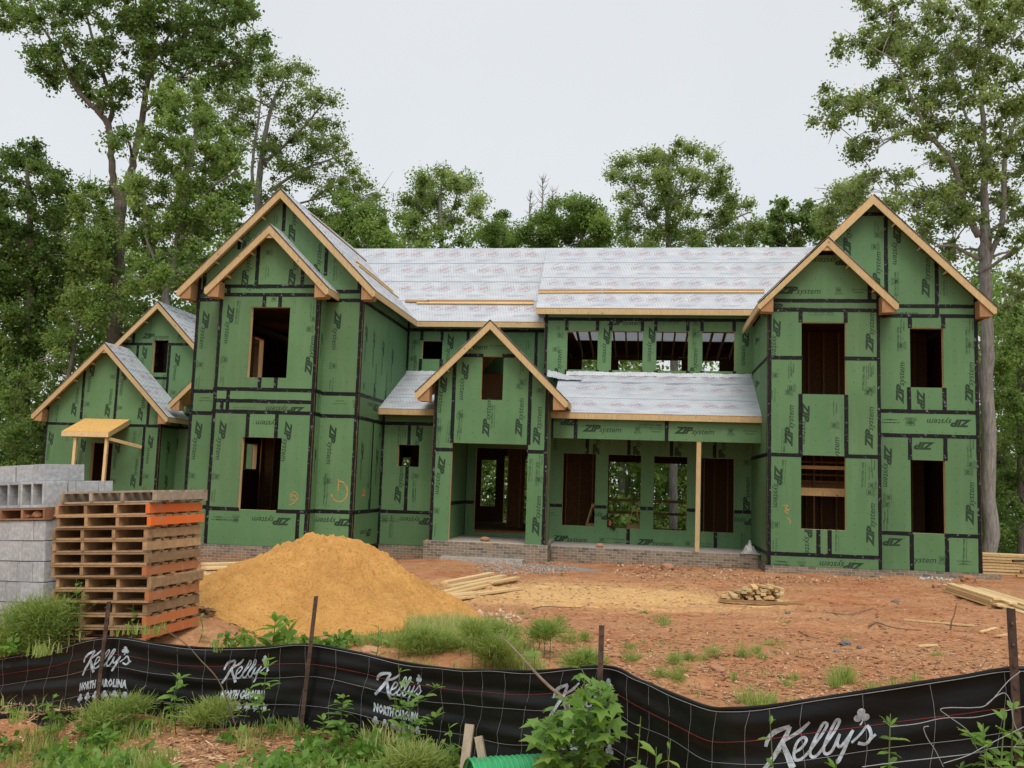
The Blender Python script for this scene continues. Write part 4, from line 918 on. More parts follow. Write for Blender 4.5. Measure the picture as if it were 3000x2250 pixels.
def gable_trim(Yf, Yw, xa, za, xl, xr, dep=.155, looks=True, ret='lr', sub=.03, cap=False):
    """rake boards on the gable front, look-outs behind them, boxed ends"""
    for sg, xe in ((-1, xl), (1, xr)):
        if xe is None: continue
        L = abs(xe - xa); ze = za - L; c = math.sqrt(.5); th = .04
        # pentagon board: plumb cut at the apex and a plumb/level cut at the eave
        v = dep / c
        pts = [(xa, Yf, za - sub), (xe, Yf, ze - sub), (xe, Yf, ze - sub - v * .55), (xe - sg * v * .30, Yf, ze - sub - v * .70), (xa, Yf, za - sub - v)]
        mb = MB(); mb.prism(pts, (0, th, 0)); mb.build('rake_board', M_PINE, HOUSE)
        mb = MB(); mb.prism([(xa, Yf - .004, za - sub + .012), (xe + sg * .01, Yf - .004, ze - sub + .002), (xe + sg * .01, Yf - .004, ze - sub + .03), (xa, Yf - .004, za - sub + .036)], (0, .02, 0)); mb.build('drip_edge', M_FELT, HOUSE)
        if looks:
            k = .55
            while k < L - .5:
                x = xa + sg * k; z = za - k - sub - .13
                mb = MB(); t = np.array([sg * c, 0, -c]); mb.beam((x, Yf + th + .002, z), (x, Yw - .014, z), .038, .085, (-sg * c if False else sg * c, 0, c)); mb.build('lookout', M_PINE2, HOUSE); k += .61
        # boxed eave end
        mb = MB(); pts = [(xe - sg * .04, Yf + th + .002, ze - sub - .10), (xe - sg * .04, Yf + th + .002, ze - sub - v * .55), (xe - sg * v * .45, Yf + th + .002, ze - sub - v * .92), (xe - sg * .38, Yf + th + .002, ze - sub - v * .98), (xe - sg * .38, Yf + th + .002, ze + .18)]
        mb.prism(pts, (0, Yw - Yf - th - .02, 0)); mb.build('eave_return', M_BROWN, HOUSE)
    if cap:
        mb = MB(); mb.prism([(xa - .17, Yf + .045, za - sub - .33), (xa + .17, Yf + .045, za - sub - .33), (xa + .10, Yf + .045, za - sub - .24), (xa - .10, Yf + .045, za - sub - .24)], (0, .04, 0)); mb.build('collar_block', M_PINE2, HOUSE)
def fascia(x0, y0, x1, y1, ztop, h=.15, m=None, th=.04):
    mb = MB(); mb.beam((x0, y0, ztop - h / 2), (x1, y1, ztop - h / 2), th, h); return mb.build('fascia_board', m or M_PINE, HOUSE)

RZ, RY = zrel(7.53), 29.2
OV = .40
# -- left block roof
yf = Y_LK - OV; xe = -6.90; xa, za = LKA; zE = za - (xe - xa)
slope([(xe, yf, zE), (xe, 27.31, zE), (xa, RY, za), (xa, yf, za)], (0, 1, 0), seed=2, course=.95)
xl = xa - (xe - xa)
slope([(xl, yf, zE), (xa, yf, za), (xa, 33.4, za), (xl, 33.4, zE)], (0, 1, 0), seed=3, logos=False)
gable_trim(yf, Y_LK, xa, za, xl, xe); fascia(xe - .02, yf + .045, xe - .02, 27.29, zE - .02, .15); fascia(xl + .02, yf + .045, xl + .02, 33.3, zE - .02, .15)
# -- left bay roof
yf2 = Y_LB - OV; xb, zb = LBA; xr = -7.98; L = xr - xb; zE2 = zb - L
slope([(xr, yf2, zE2), (xr, Y_LK - .02, zE2), (xb, Y_LK - .02, zb), (xb, yf2, zb)], (0, 1, 0), seed=4, logos=False)
slope([(xb - L, yf2, zE2), (xb, yf2, zb), (xb, Y_LK - .02, zb), (xb - L, Y_LK - .02, zE2)], (0, 1, 0), seed=5, logos=False)
gable_trim(yf2, Y_LB, xb, zb, xb - L, xr, cap=True); fascia(xr - .02, yf2 + .045, xr - .02, Y_LK - .02, zE2 - .02, .15); fascia(xb - L + .02, yf2 + .045, xb - L + .02, Y_LK - .02, zE2 - .02, .15)
# -- main roof, left (steeper, set back) and right (raised) parts
eL = 27.31; zL = zrel(4.80)
slope([(xe, eL, zL), (-3.0, eL, zL), (-3.0, RY, RZ), (xa, RY, RZ)], (1, 0, 0), seed=6, course=.86, t0=.1)
fascia(xe - .02, eL + .02, -2.98, eL + .02, zL - .02, .15)
eR, zR = 26.80, zrel(5.13); xv = 5.6 - (7.49 - 5.13) + .02
slope([(-3.2, eR, zR), (xv, eR, zR), (5.62, RY, RZ), (-3.2, RY, RZ)], (1, 0, 0), seed=7, course=.86, off=.0)
fascia(-3.2, eR + .02, xv, eR + .02, zR - .02, .16)
mb = MB(); mb.prism([(-3.2, eR + .05, zR - .05), (-3.2, RY - .05, RZ - .05), (-3.2, RY - .05, RZ - .25), (-3.2, eR + .6, zR - .12)], (.03, 0, 0)); mb.build('rake_board', M_BROWN, HOUSE)
rear = lambda x0, x1, ya, yb, m, nm: (lambda mb: (mb.prism([(x0, ya, RZ - 2.9 * (ya - RY) / 4.2), (x1, ya, RZ - 2.9 * (ya - RY) / 4.2), (x1, yb, RZ - 2.9 * (yb - RY) / 4.2), (x0, yb, RZ - 2.9 * (yb - RY) / 4.2)], (0, 0, .02)), mb.build(nm, m, HOUSE)))(MB())
M_SHEET, _t, _b = mat('bare_underlayment'); _t.nodes.remove(_b); _d = N(_t, 'ShaderNodeBsdfDiffuse'); _d.inputs[0].default_value = (.6, .62, .64, 1); _tr = N(_t, 'ShaderNodeBsdfTranslucent'); _tr.inputs[0].default_value = (.75, .77, .8, 1); _mx = N(_t, 'ShaderNodeMixShader'); _mx.inputs[0].default_value = .6
_t.links.new(_d.outputs[0], _mx.inputs[1]); _t.links.new(_tr.outputs[0], _mx.inputs[2]); _t.links.new(_mx.outputs[0], _t.nodes['Material Output'].inputs[0])
rear(-9.6, -3.0, RY + .001, 33.4, M_OSB, 'roof_deck'); rear(3.2, 5.6, RY + .001, 33.4, M_OSB, 'roof_deck'); rear(-2.999, 3.199, RY + .001, 32.36, M_OSB, 'roof_deck'); rear(-2.999, 3.199, 32.361, 32.72, M_SHEET, 'rear_underlayment'); rear(-2.999, 3.199, 32.721, 33.4, M_OSB, 'roof_deck')
# -- right block roof; its left slope also covers the bay
yr = Y_RM - OV; ra, rz = RMA; xR = 8.45; zRr = rz - (xR - ra); xLl = 2.75; zLl = rz - (ra - xLl); ybf = Y_RB - OV
slope([(xR, yr, zRr), (xR, 33.4, zRr), (ra, 33.4, rz), (ra, yr, rz)], (0, 1, 0), seed=8, logos=False)
slope([(xLl, ybf, zLl), (RBA[0], ybf, rz - (ra - RBA[0])), (RBA[0], yr, rz - (ra - RBA[0])), (xLl, yr, zLl)], (0, 1, 0), seed=9, logos=False)
slope([(xLl, yr, zLl), (ra, yr, rz), (ra, RY, rz), (xv, eR, zR + .0), (xLl, eR - .0, zLl)], (0, 1, 0), seed=10, logos=True)
slope([(6.10, ybf, RBA[1] - (6.10 - RBA[0])), (RBA[0], ybf, RBA[1]), (RBA[0], Y_RM - .02, RBA[1]), (6.10, Y_RM - .02, RBA[1] - (6.10 - RBA[0]))], (0, 1, 0), seed=11, logos=False)
gable_trim(yr, Y_RM, ra, rz, None, xR); 
mb = MB(); v = .155 / math.sqrt(.5); x2 = RBA[0] + .02; z2 = rz - (ra - x2); mb.prism([(ra, yr, rz - .03), (x2, yr, z2 - .03), (x2, yr, z2 - .03 - v), (ra, yr, rz - .03 - v)], (0, .04, 0)); mb.build('rake_board', M_PINE, HOUSE)
gable_trim(ybf, Y_RB, RBA[0], RBA[1], xLl, 6.10, cap=True)
fascia(xLl + .02, ybf + .045, xLl + .02, eR + .3, zLl - .02, .15); fascia(xR - .02, yr + .045, xR - .02, 33.3, zRr - .02, .15); fascia(6.08, ybf + .045, 6.08, Y_RM - .02, RBA[1] - (6.10 - RBA[0]) - .02, .15)
for k in range(7):
    y = ybf + .5 + k * .45; board('rafter_tail', (xLl + .05, y, zLl - .10), (X_RS - .02, y, zLl + .16), .038, .10, M_PINE2)
for k in range(9):
    y = yf + .45 + k * .48; board('rafter_tail', (xe - .05, y, zE - .10), (X_LS + .02, y, zE + .26), .038, .10, M_PINE2)
# -- porch roofs
eP = 24.92; zP = zrel(1.925)
zt_ = zrel(3.21)
W3p = slope([(CGu1 + .005, eP, zP), (X_RS - .005, eP, zP), (X_RS - .005, Y_PB - .02, zt_), (CGu1 + .005, Y_PB - .02, zt_)], (1, 0, 0), seed=12, course=1.15, t0=-.1)
fascia(CGu1 + .005, eP + .02, X_RS - .005, eP + .02, zP - .02, .145)
eQ = 25.02; zQ = zrel(1.93)
slope([(X_LS + .02, eQ, zQ), (CGu0 - .005, eQ, zQ), (CGu0 - .005, Y_UL - .02, zrel(3.23)), (X_LS + .02, Y_UL - .02, zrel(3.23))], (1, 0, 0), seed=13, course=1.0)
fascia(X_LS + .02, eQ + .02, CGu0 - .005, eQ + .02, zQ - .02, .145)
# underlayment turned up the walls
def flap(pts_lo, pts_hi, name='underlayment_flap', wob=.012):
    n = len(pts_lo); mb = MB(); fine_lo = catmull(pts_lo, 10); fine_hi = catmull(pts_hi, 10); k = len(fine_lo); V = []
    for j in range(4):
        for i in range(k):
            q = fine_lo[i] + (fine_hi[i] - fine_lo[i]) * j / 3; V.append(q + np.array([rnd.uniform(-1, 1), rnd.uniform(-1.6, 0), rnd.uniform(-1, 1)]) * wob)
    mb.faces(V, [(j * k + i, j * k + i + 1, (j + 1) * k + i + 1, (j + 1) * k + i) for j in range(3) for i in range(k - 1)]); return mb.build(name, M_UNDER, HOUSE, smooth=True)
xs_ = np.linspace(CGu1 + .2, X_RS - .02, 9)
flap([(x, Y_PB - .10, zt_ - .02) for x in xs_], [(x, Y_PB - .02, zt_ + .11 + rnd.uniform(-.015, .02)) for x in xs_])
xs_ = np.linspace(X_LS + .03, CGu0 - .1, 5)
flap([(x, Y_UL - .10, zrel(3.2)) for x in xs_], [(x, Y_UL - .02, zrel(3.33)) for x in xs_])
# -- centre gable roof
yg = Y_CG - OV; gx, gz_ = CGA; gl = 1.95; gr_ = 2.10
slope([(gx + gr_, yg, gz_ - gr_), (gx + gr_, Y_HD + .1, gz_ - gr_), (gx + 1.0, Y_PB - .02, gz_ - 1.0), (gx, Y_PB - .02, gz_), (gx, yg, gz_)], (0, 1, 0), seed=14, logos=True, pitch_logo=1.1)
slope([(gx - gl, yg, gz_ - gl), (gx, yg, gz_), (gx, Y_UL - .02, gz_), (gx - 1.0, Y_UL - .02, gz_ - 1.0), (gx - gl, Y_LW - .3, gz_ - gl)], (0, 1, 0), seed=15, logos=False)
gable_trim(yg, Y_CG, gx, gz_, gx - gl, gx + gr_); fascia(gx + gr_ - .02, yg + .045, gx + gr_ - .02, Y_HD, gz_ - gr_ - .02, .14); fascia(gx - gl + .02, yg + .045, gx - gl + .02, Y_HD, gz_ - gl - .02, .14)
flap([ony(*px('Z3', x, y), Y_PB - .5) for x, y in ((1250, 1110), (1330, 1130), (1420, 1140), (1530, 1140))], [ony(*px('Z3', x, y), Y_PB - .03) for x, y in ((1258, 1060), (1340, 1080), (1430, 1105), (1540, 1115))])
# -- wing roofs
yw = Y_WG - OV; wx, wz = WGA; wl = 2.55
slope([(wx + wl, yw, wz - wl), (wx + wl, Y_WM - .02, wz - wl), (wx, Y_WM - .02, wz), (wx, yw, wz)], (0, 1, 0), seed=16, logos=True, course=.8)
slope([(wx - wl, yw, wz - wl), (wx, yw, wz), (wx, 38, wz), (wx - wl, 38, wz - wl)], (0, 1, 0), seed=17, logos=False)
gable_trim(yw, Y_WG, wx, wz, wx - wl, wx + wl, cap=True); fascia(wx + wl - .02, yw + .045, wx + wl - .02, Y_WM - .02, wz - wl - .02, .15)
ym = Y_WM - OV; mx_, mz = WMA
slope([(mx_ + 3, ym, mz - 3), (mx_ + 3, 38, mz - 3), (mx_, 38, mz), (mx_, ym, mz)], (0, 1, 0), seed=18, logos=True, course=.8)
slope([(mx_ - 1.75, ym, mz - 1.75), (mx_, ym, mz), (mx_, 38, mz), (mx_ - 1.75, 38, mz - 1.75)], (0, 1, 0), seed=19, logos=False)
gable_trim(ym, Y_WM, mx_, mz, mx_ - 1.75, mx_ + 3)
# small gable over the side door, mostly hidden behind the left block
a = ony(*px('W', 1125, 945), Y_WM - 1.3); hx = a[0] + 1.5; hzz = a[2] + 1.5
gable_trim(Y_WM - 1.3, Y_WM - .9, hx, hzz, a[0], a[0] + 3.0, looks=False)
slope([(a[0], Y_WM - 1.3, a[2]), (hx, Y_WM - 1.3, hzz), (hx, Y_WM - .02, hzz), (a[0], Y_WM - .02, a[2])], (0, 1, 0), seed=20, logos=False)
# -- lumber cleats lying along the roofs (toe boards)
def toe(z, x0, y0, x1, y1, Yn, Zn, m, up, w=.085, h=.04):
    pass
def on_slope(x, y, Y0, Z0, mm):
    d = ray(x, y); t = (Z0 - CZ - mm * Y0) / (d[2] - mm * d[1]); return EYE + d * t
for z, p, q, mm, Y0, Z0 in (('Z3', (1182, 428), (1695, 425), 1.0, RY, RZ), ('Z4', (-232, 425), (1075, 425), 1.0, RY, RZ)):
    for dz, nm in ((0, 'toe_board'), (14, 'toe_board')):
        A = on_slope(*px(z, p[0], p[1] + dz), Y0, Z0, mm); B = on_slope(*px(z, q[0], q[1] + dz), Y0, Z0, mm); nn = np.array([0, -math.sqrt(.5), math.sqrt(.5)])
        o = board(nm, A + nn * (.035 if dz else .04), B + nn * (.035 if dz else .04), .10 if not dz else .05, .038 if dz else .03, M_PINE2 if dz else M_BROWN, tuple(nn))
mmL = (RZ - zL) / (RY - eL); nL = np.array([0, -mmL, 1]) / math.hypot(mmL, 1)
for p, q, m in (((105, 508), (300, 515), M_BROWN), ((200, 523), (1145, 528), M_PINE2), ((280, 510), (1145, 512), M_BROWN)):
    A = on_slope(*px('Z3', *p), RY, RZ, mmL); B = on_slope(*px('Z3', *q), RY, RZ, mmL); board('toe_board', A + nL * .035, B + nL * .035, .09, .04, m, tuple(nL))
def on_slope_x(x, y, X0, Z0):                                # right slope of the left block: z = Z0 - (x - X0)
    d = ray(x, y); t = (Z0 - CZ + X0) / (d[2] + d[0]); return EYE + d * t
nX = np.array([1, 0, 1]) / math.sqrt(2)
for p, q, m in (((1490, 735), (1845, 1025), M_LUMBER), ((1510, 770), (1840, 1035), M_PINE2), ((1130, 360), (1580, 740), M_BROWN)):
    A = on_slope_x(*px('Z2', *p), xa, za); B = on_slope_x(*px('Z2', *q), xa, za); board('toe_board', A + nX * .035, B + nX * .035, .08, .04, m, tuple(nX))

# ------------------------------------------------------------------ inside of the shell
def ibox(name, x0, x1, y0, y1, z0, z1, m): mb = MB(); mb.box(x0, x1, y0, y1, z0, z1); return mb.build(name, m, HOUSE)
YB = 33.2
F1, F2, F3 = zrel(-1.42), zrel(1.72), zrel(4.55)
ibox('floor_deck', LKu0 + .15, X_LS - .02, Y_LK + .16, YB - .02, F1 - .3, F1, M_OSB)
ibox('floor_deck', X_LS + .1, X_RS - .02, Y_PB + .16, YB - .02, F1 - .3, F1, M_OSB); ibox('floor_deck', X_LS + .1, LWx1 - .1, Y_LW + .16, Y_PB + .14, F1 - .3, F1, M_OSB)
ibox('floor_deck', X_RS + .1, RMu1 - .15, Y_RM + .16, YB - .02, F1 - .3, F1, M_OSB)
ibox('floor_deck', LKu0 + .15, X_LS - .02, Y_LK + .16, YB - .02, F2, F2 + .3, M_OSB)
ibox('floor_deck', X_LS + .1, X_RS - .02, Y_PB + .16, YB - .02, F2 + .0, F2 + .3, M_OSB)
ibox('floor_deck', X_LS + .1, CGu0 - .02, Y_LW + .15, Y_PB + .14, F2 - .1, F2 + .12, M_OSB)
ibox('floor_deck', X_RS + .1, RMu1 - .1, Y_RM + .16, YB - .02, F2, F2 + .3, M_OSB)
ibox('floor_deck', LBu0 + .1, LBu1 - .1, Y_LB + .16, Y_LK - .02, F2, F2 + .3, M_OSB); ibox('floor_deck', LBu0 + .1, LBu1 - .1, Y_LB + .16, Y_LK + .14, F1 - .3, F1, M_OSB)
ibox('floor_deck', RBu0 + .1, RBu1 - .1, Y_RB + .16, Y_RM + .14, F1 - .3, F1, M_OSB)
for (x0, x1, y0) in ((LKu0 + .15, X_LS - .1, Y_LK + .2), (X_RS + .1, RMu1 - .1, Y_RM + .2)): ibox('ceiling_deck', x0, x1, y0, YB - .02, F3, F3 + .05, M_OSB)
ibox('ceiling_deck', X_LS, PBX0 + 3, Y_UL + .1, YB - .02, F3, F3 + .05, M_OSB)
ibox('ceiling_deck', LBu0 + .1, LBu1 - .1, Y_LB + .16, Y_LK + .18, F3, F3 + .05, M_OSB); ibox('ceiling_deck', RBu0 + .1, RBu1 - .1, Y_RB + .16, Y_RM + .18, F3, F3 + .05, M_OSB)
# rear wall with the openings that daylight comes through
bw = Wall('F', YB); bo = []
for z, r in (('A2', (690, 452, 965, 1150)), ('A2', (1086, 465, 1368, 1160)), ('A1', (1078, 508, 1208, 980)), ('A1', (1310, 470, 1600, 1165)), ('A1', (275, 485, 380, 600)), ('A1', (395, 485, 450, 600))): bo.append(bw.rect(z, *r))
for z, r in (('Z3', (1535, 975, 1657, 1085)), ('Z3', (1830, 980, 2040, 1085)), ('Z4', (190, 980, 405, 1090)), ('Z4', (560, 985, 712, 1090))): bo.append(bw.rect(z, *r))
bw.make((LKu0, RMu1, SILL, zrel(4.6)), [], bo, None, '')
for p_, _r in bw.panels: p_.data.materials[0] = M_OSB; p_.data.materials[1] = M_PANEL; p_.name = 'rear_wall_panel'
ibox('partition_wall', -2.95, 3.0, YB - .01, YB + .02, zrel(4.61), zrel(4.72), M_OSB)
# gap under the rear eave that lights the rafters
for i, x in enumerate(np.linspace(-2.6, 2.9, 15)):
    board('rafter', (x, Y_PB + .1, zrel(5.30)), (x, YB - .4, zrel(4.55)), .04, .19, M_PINE2)
ibox('ceiling_deck', -2.9, 3.0, Y_PB + .2, 29.6, zrel(5.42), zrel(5.46), M_OSB)
# partitions with studs
def partition(x0, x1, y, z0, z1, skin=True):
    if skin: ibox('partition_wall', x0, x1, y + .045, y + .075, z0, z1, M_OSB)
    x = x0
    while x < x1: ibox('stud', x, x + .04, y - .05, y + .04, z0, z1, M_STUD); x += .41
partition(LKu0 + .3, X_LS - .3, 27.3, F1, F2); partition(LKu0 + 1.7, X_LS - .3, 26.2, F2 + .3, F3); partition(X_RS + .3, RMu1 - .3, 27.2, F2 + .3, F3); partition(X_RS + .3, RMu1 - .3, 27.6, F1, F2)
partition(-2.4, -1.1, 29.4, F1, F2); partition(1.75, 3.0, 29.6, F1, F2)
for X in (-2.45, -1.08, 1.72): ibox('partition_wall', X, X + .03, Y_PB + .15, 29.35 if X < 0 else 29.55, F1, F2, M_OSB); partition(X_LS + .2, -5.6, 30.6, F2 + .3, F3)  # side walls added to keep daylight out of these rooms
a = pb.uv('A1', 1210, 800)[0]; partition(a, a + .55, 29.8, F1, F2)
for X in (X_LS, X_RS): ibox('partition_wall', X - .03 if X > 0 else X, X if X > 0 else X + .03, Y_PB + .1 if X > 0 else 28.9, YB - .05, F1, F2, M_OSB)
ibox('partition_wall', WMu0 + .2, -13.7, Y_WM + 2.2, Y_WM + 2.25, SILL, zrel(5), M_OSB); ibox('partition_wall', WGu0 + .2, WGu1 - .1, Y_WG + 2.6, Y_WG + 2.65, SILL, zrel(1.9), M_OSB)
ibox('partition_wall', -4.75, -3.35, Y_CG + 1.2, Y_CG + 1.25, zrel(1.6), zrel(3.0), M_OSB)
ibox('ceiling_deck', WGu0 + .05, WGu1 - .05, Y_WG + .16, Y_WG + 2.6, zrel(1.86), zrel(1.9), M_OSB); ibox('ceiling_deck', WMu0 + .1, -13.7, Y_WM + .16, Y_WM + 2.2, zrel(4.9), zrel(4.95), M_OSB)
for Xw, y0, y1, z1 in ((WGu0, Y_WG, 38, 1.9), (WMu0, Y_WM, 38, 4.6)): Wall('L', Xw).make((y0, y1, SILL, zrel(z1)), [['H', zrel(1.4), y0, y1]], (), None, 'l')
ibox('entry_ceiling', CGu0 + .1, CGu1 - .1, Y_CG + .15, Y_PB - .05, zrel(1.42), zrel(1.46), M_OSB); ibox('porch_ceiling', CGu1, X_RS - .02, Y_HD + .16, Y_PB - .02, zrel(1.78), zrel(1.8), M_OSB)
# blocking seen in the lower right bay window
for z, h in ((690, .09), (880, .20)):
    p = rb.uv('Z6', 550, z)[1]; ibox('blocking_board', RBu0 + .2, RBu1 - .2, Y_RB + .9, Y_RB + .94, p - h * .6, p + h * .4, M_LUMBER)
for z in (640, 745, 800):
    p = rb.uv('Z6', 550, z)[1]; ibox('blocking_board', RBu0 + .2, RBu1 - .2, Y_RB + 2.0, Y_RB + 2.09, p - .02, p + .02, M_STUD)
ibox('blocking_board', RBu0 + .55, RBu1 - .2, Y_RB + 2.2, Y_RB + 2.25, rb.uv('Z6', 550, 860)[1] - .1, rb.uv('Z6', 550, 800)[1], M_STUD)
for u in (430, 580): x = rb.uv('Z6', u, 700)[0]; ibox('stud', x, x + .04, Y_RB + 1.9, Y_RB + 1.98, F1, F2, M_STUD)
# guard rails across the rear openings
for z, y0 in (('A2', 785), ('A2', 893)):
    p = ony(*px(z, 820, y0), YB + .3)
    ibox('guard_rail', -2.8, 2.2, YB + .28, YB + .32, p[2] - .05, p[2] + .045, M_LUMBER)
for y0 in (893, 1010):
    p = ony(*px('A1', 1450, y0), YB + .2); q = ony(*px('A1', 1375, y0), YB + .2); r_ = ony(*px('A1', 1620, y0), YB + .2); ibox('guard_rail', q[0], r_[0], YB + .15, YB + .19, p[2] - .04, p[2] + .04, M_LUMBER)
q = ony(*px('A1', 1385, 900), YB + .2); ibox('guard_post', q[0] - .06, q[0] + .05, YB + .2, YB + .29, SILL, F2, M_LUMBER)
# porch and entry slabs, step
ibox('porch_slab', CGu1 + .01, X_RS - .02, Y_HD + .03, Y_PB - .02, SILL - .3, SLABZ, M_SLAB)
ibox('entry_slab', CGu0 - .1, CGu1 - .01, Y_CG - .06, Y_PB - .02, SILL - .3, CGB - .004, M_SLAB)
a = onz(*px('A1', 655, 1500), zrel(-1.98)); b_ = onz(*px('A1', 1510, 1545), zrel(-2.03))
ibox('entry_step', a[0], b_[0], Y_CG - .62, Y_CG - .13, zrel(-2.2), zrel(-1.95), M_SLAB)

# ------------------------------------------------------------------ brick foundation
BRK = MB(); BRK.box(-.0955, .0955, -.045, .045, -.027, .027); BRICK_ME = None
def bricks(name, x0, x1, Y, ztop, label=None, side=None):
    """running-bond veneer from ztop down into the ground; individual bricks in front of a mortar backing"""
    global BRICK_ME
    zbot = min(gz1(x0, Y), gz1(x1, Y), gz1((x0 + x1) / 2, Y)) - .12
    mb = MB(); mb.box(x0 + .006, x1 - .006, Y + .006, Y + .20, zbot, ztop - .004); F = mb.build('brick_foundation', M_MORTAR, HOUSE)
    if BRICK_ME is None: BRICK_ME = BRK.mesh('brick', M_BRICK)
    loc = Vector(HOUSE.location); row = 0; z = ztop - .03; out = []
    while z > zbot - .03:
        x = x0 - (.102 if row % 2 else 0)
        while x < x1 - .02:
            a, b = max(x, x0), min(x + .196, x1); g = gz1((a + b) / 2, Y)
            if b - a > .03 and z > g - .05:
                out.append(((a + b) / 2, Y + .045 + rnd.uniform(-.002, .003), z, (b - a - .009) / .191))
            x += .2035
        z -= .0675; row += 1
    return F, out
BR = []
for a in (('l', LBu0 - .06, LBu1 + .06, Y_LB - .06, SILL - .004), ('m', LKu0 - .06, LBu0 - .07, Y_LK - .06, SILL - .004), ('n', LBu1 + .07, X_LS + .06, Y_LK - .06, SILL - .004), ('w', X_LS + .07, CGu0 - .14, Y_LW - .06, SILL - .03),
          ('c', CGu0 - .13, CGu1 + .10, Y_CG - .12, CGB - .01), ('p', CGu1 + .11, X_RS - .07, Y_HD - .08, SLABZ - .004), ('rb', RBu0 - .06, RBu1 + .06, Y_RB - .06, SILL - .004), ('rm', RBu1 + .07, RMu1 + .42, Y_RM - .06, SILL - .004)):
    F, o = bricks(*a); BR += [(F, q) for q in o]
seen = [(F, q) for F, q in BR if not (proj(q[:3])[0] < 600) and not (proj(q[:3])[1] > 1575 + 80 - 0 and 800 < proj(q[:3])[0] < 1180)]
seen.sort(key=lambda e: e[1][1]); keep = set(id(e[1]) for e in seen[:300]); loc = Vector(HOUSE.location); rest = {}
step = max(1, len(seen) / 300); pick = set(int(i * step) for i in range(300)); keep = set(id(e[1]) for i, e in enumerate(seen) if i in pick)
for F, q in BR:
    if id(q) in keep:
        o = link('brick', BRICK_ME, F, Vector(q[:3]) - loc, (0, 0, 0), (q[3], 1, 1))
    else: rest.setdefault(F.name, (F, []))[1].append(q)
def brick_rest_mat():
    m = M_BRICK.copy(); m.name = 'brick_mixed'; t = m.node_tree
    for n in list(t.nodes):
        if n.type == 'OBJECT_INFO':
            a = t.nodes.new('ShaderNodeAttribute'); a.attribute_name = 'tone'
            for l in list(t.links):
                if l.from_node == n: t.links.new(a.outputs['Fac'], l.to_socket)
    return m
M_BRICKS = brick_rest_mat()
for F, qs in rest.values():
    mb = MB()
    for q in qs: mb.box(q[0] - .0955 * q[3], q[0] + .0955 * q[3], q[1] - .045, q[1] + .045, q[2] - .027, q[2] + .027)
    o = mb.build('brick_courses', M_BRICKS, F); o['kind'] = 'stuff'
    at = o.data.attributes.new('tone', 'FLOAT', 'FACE'); at.data.foreach_set('value', np.repeat(np.random.default_rng(3).random(len(qs)), 6).astype(np.float32))
# brick returns on the sides of the steps forward
for x, y0, y1, zt2 in ((CGu1 + .10, Y_CG - .12, Y_HD - .08, CGB - .01), (RBu0 - .06, Y_RB - .06, Y_HD - .08, SILL - .004), (CGu0 - .13, Y_CG - .12, Y_LW - .06, CGB - .01), (LBu1 + .06, Y_LB - .06, Y_LK - .06, SILL - .004)):
    mb = MB(); sg = 1 if x > CGu0 and x < X_RS - 1 else (1 if x < -8 else -1); xx = x - .07 * sg
    z = zt2 - .03; rows = 0; vals = []
    while z > zrel(-2.45):
        y = y0 + .1
        while y < y1: mb.box(min(xx, x), max(xx, x), y, min(y + .19, y1), z - .027, z + .027); vals.append(rnd.random()); y += .2035
        z -= .0675
    o = mb.build('brick_courses', M_BRICKS, HOUSE); o['kind'] = 'stuff'
    at = o.data.attributes.new('tone', 'FLOAT', 'FACE'); at.data.foreach_set('value', np.repeat(np.array(vals, np.float32), 6))
# ------------------------------------------------------------------ canopy over the wing door
def at_w(z, x, y, Y): return ony(*px(z, x, y), Y)
YC = Y_WG - 1.25
c0 = at_w('W', 235, 1185, YC); c1 = at_w('W', 628, 1190, YC)
CAN = empty('door_canopy', (c0[0] + .8, Y_WG - .6, gz1(c0[0] + .8, Y_WG - .6)), 'small flat canopy of bare board on two pine posts at the rear wing door', 'canopy')
zb0 = c0[2]; x0, x1 = c0[0], c1[0]; zt2 = at_w('W', 560, 1085, Y_WG - .03)[2]
mb = MB(); mb.prism([(x0, YC, zb0), (x1, YC, zb0), (x1, Y_WG - .03, zt2), (x0, Y_WG - .03, zt2)], (0, 0, .03)); mb.build('canopy_deck', M_OSBNEW, CAN)
mb = MB(); mb.beam((x0, YC - .022, zb0 - .07), (x1, YC - .022, zb0 - .07), .04, .16); mb.build('canopy_fascia', M_PINE2, CAN)
for x in (x0 + .02, x1 - .02): mb = MB(); mb.prism([(x - .02, YC, zb0 - .15), (x - .02, YC, zb0 - .002), (x - .02, Y_WG - .03, zt2 - .002), (x - .02, Y_WG - .03, zt2 - .16)], (.04, 0, 0)); mb.build('canopy_rafter', M_PINE2, CAN)
for a in (350, 612):
    p = at_w('W', a, 1240, YC + .1); mb = MB(); mb.beam((p[0] - .03, YC + .1, gz1(p[0], YC) - .02), (p[0], YC + .1, zb0 - .10), .10, .09, (0, 1, 0)); mb.build('canopy_post', M_PINE2, CAN)
mb = MB(); mb.beam((x0 + .3, YC + .1, zb0 - .13), (x1 - .1, YC + .1, zb0 - .13), .09, .09); mb.build('canopy_beam', M_STUD, CAN)
p = at_w('W', 610, 1240, YC + .05); q = at_w('W', 900, 1315, Y_WG - .1); mb = MB(); mb.beam(p, q, .04, .11); mb.build('brace_board', M_PINE2, CAN)

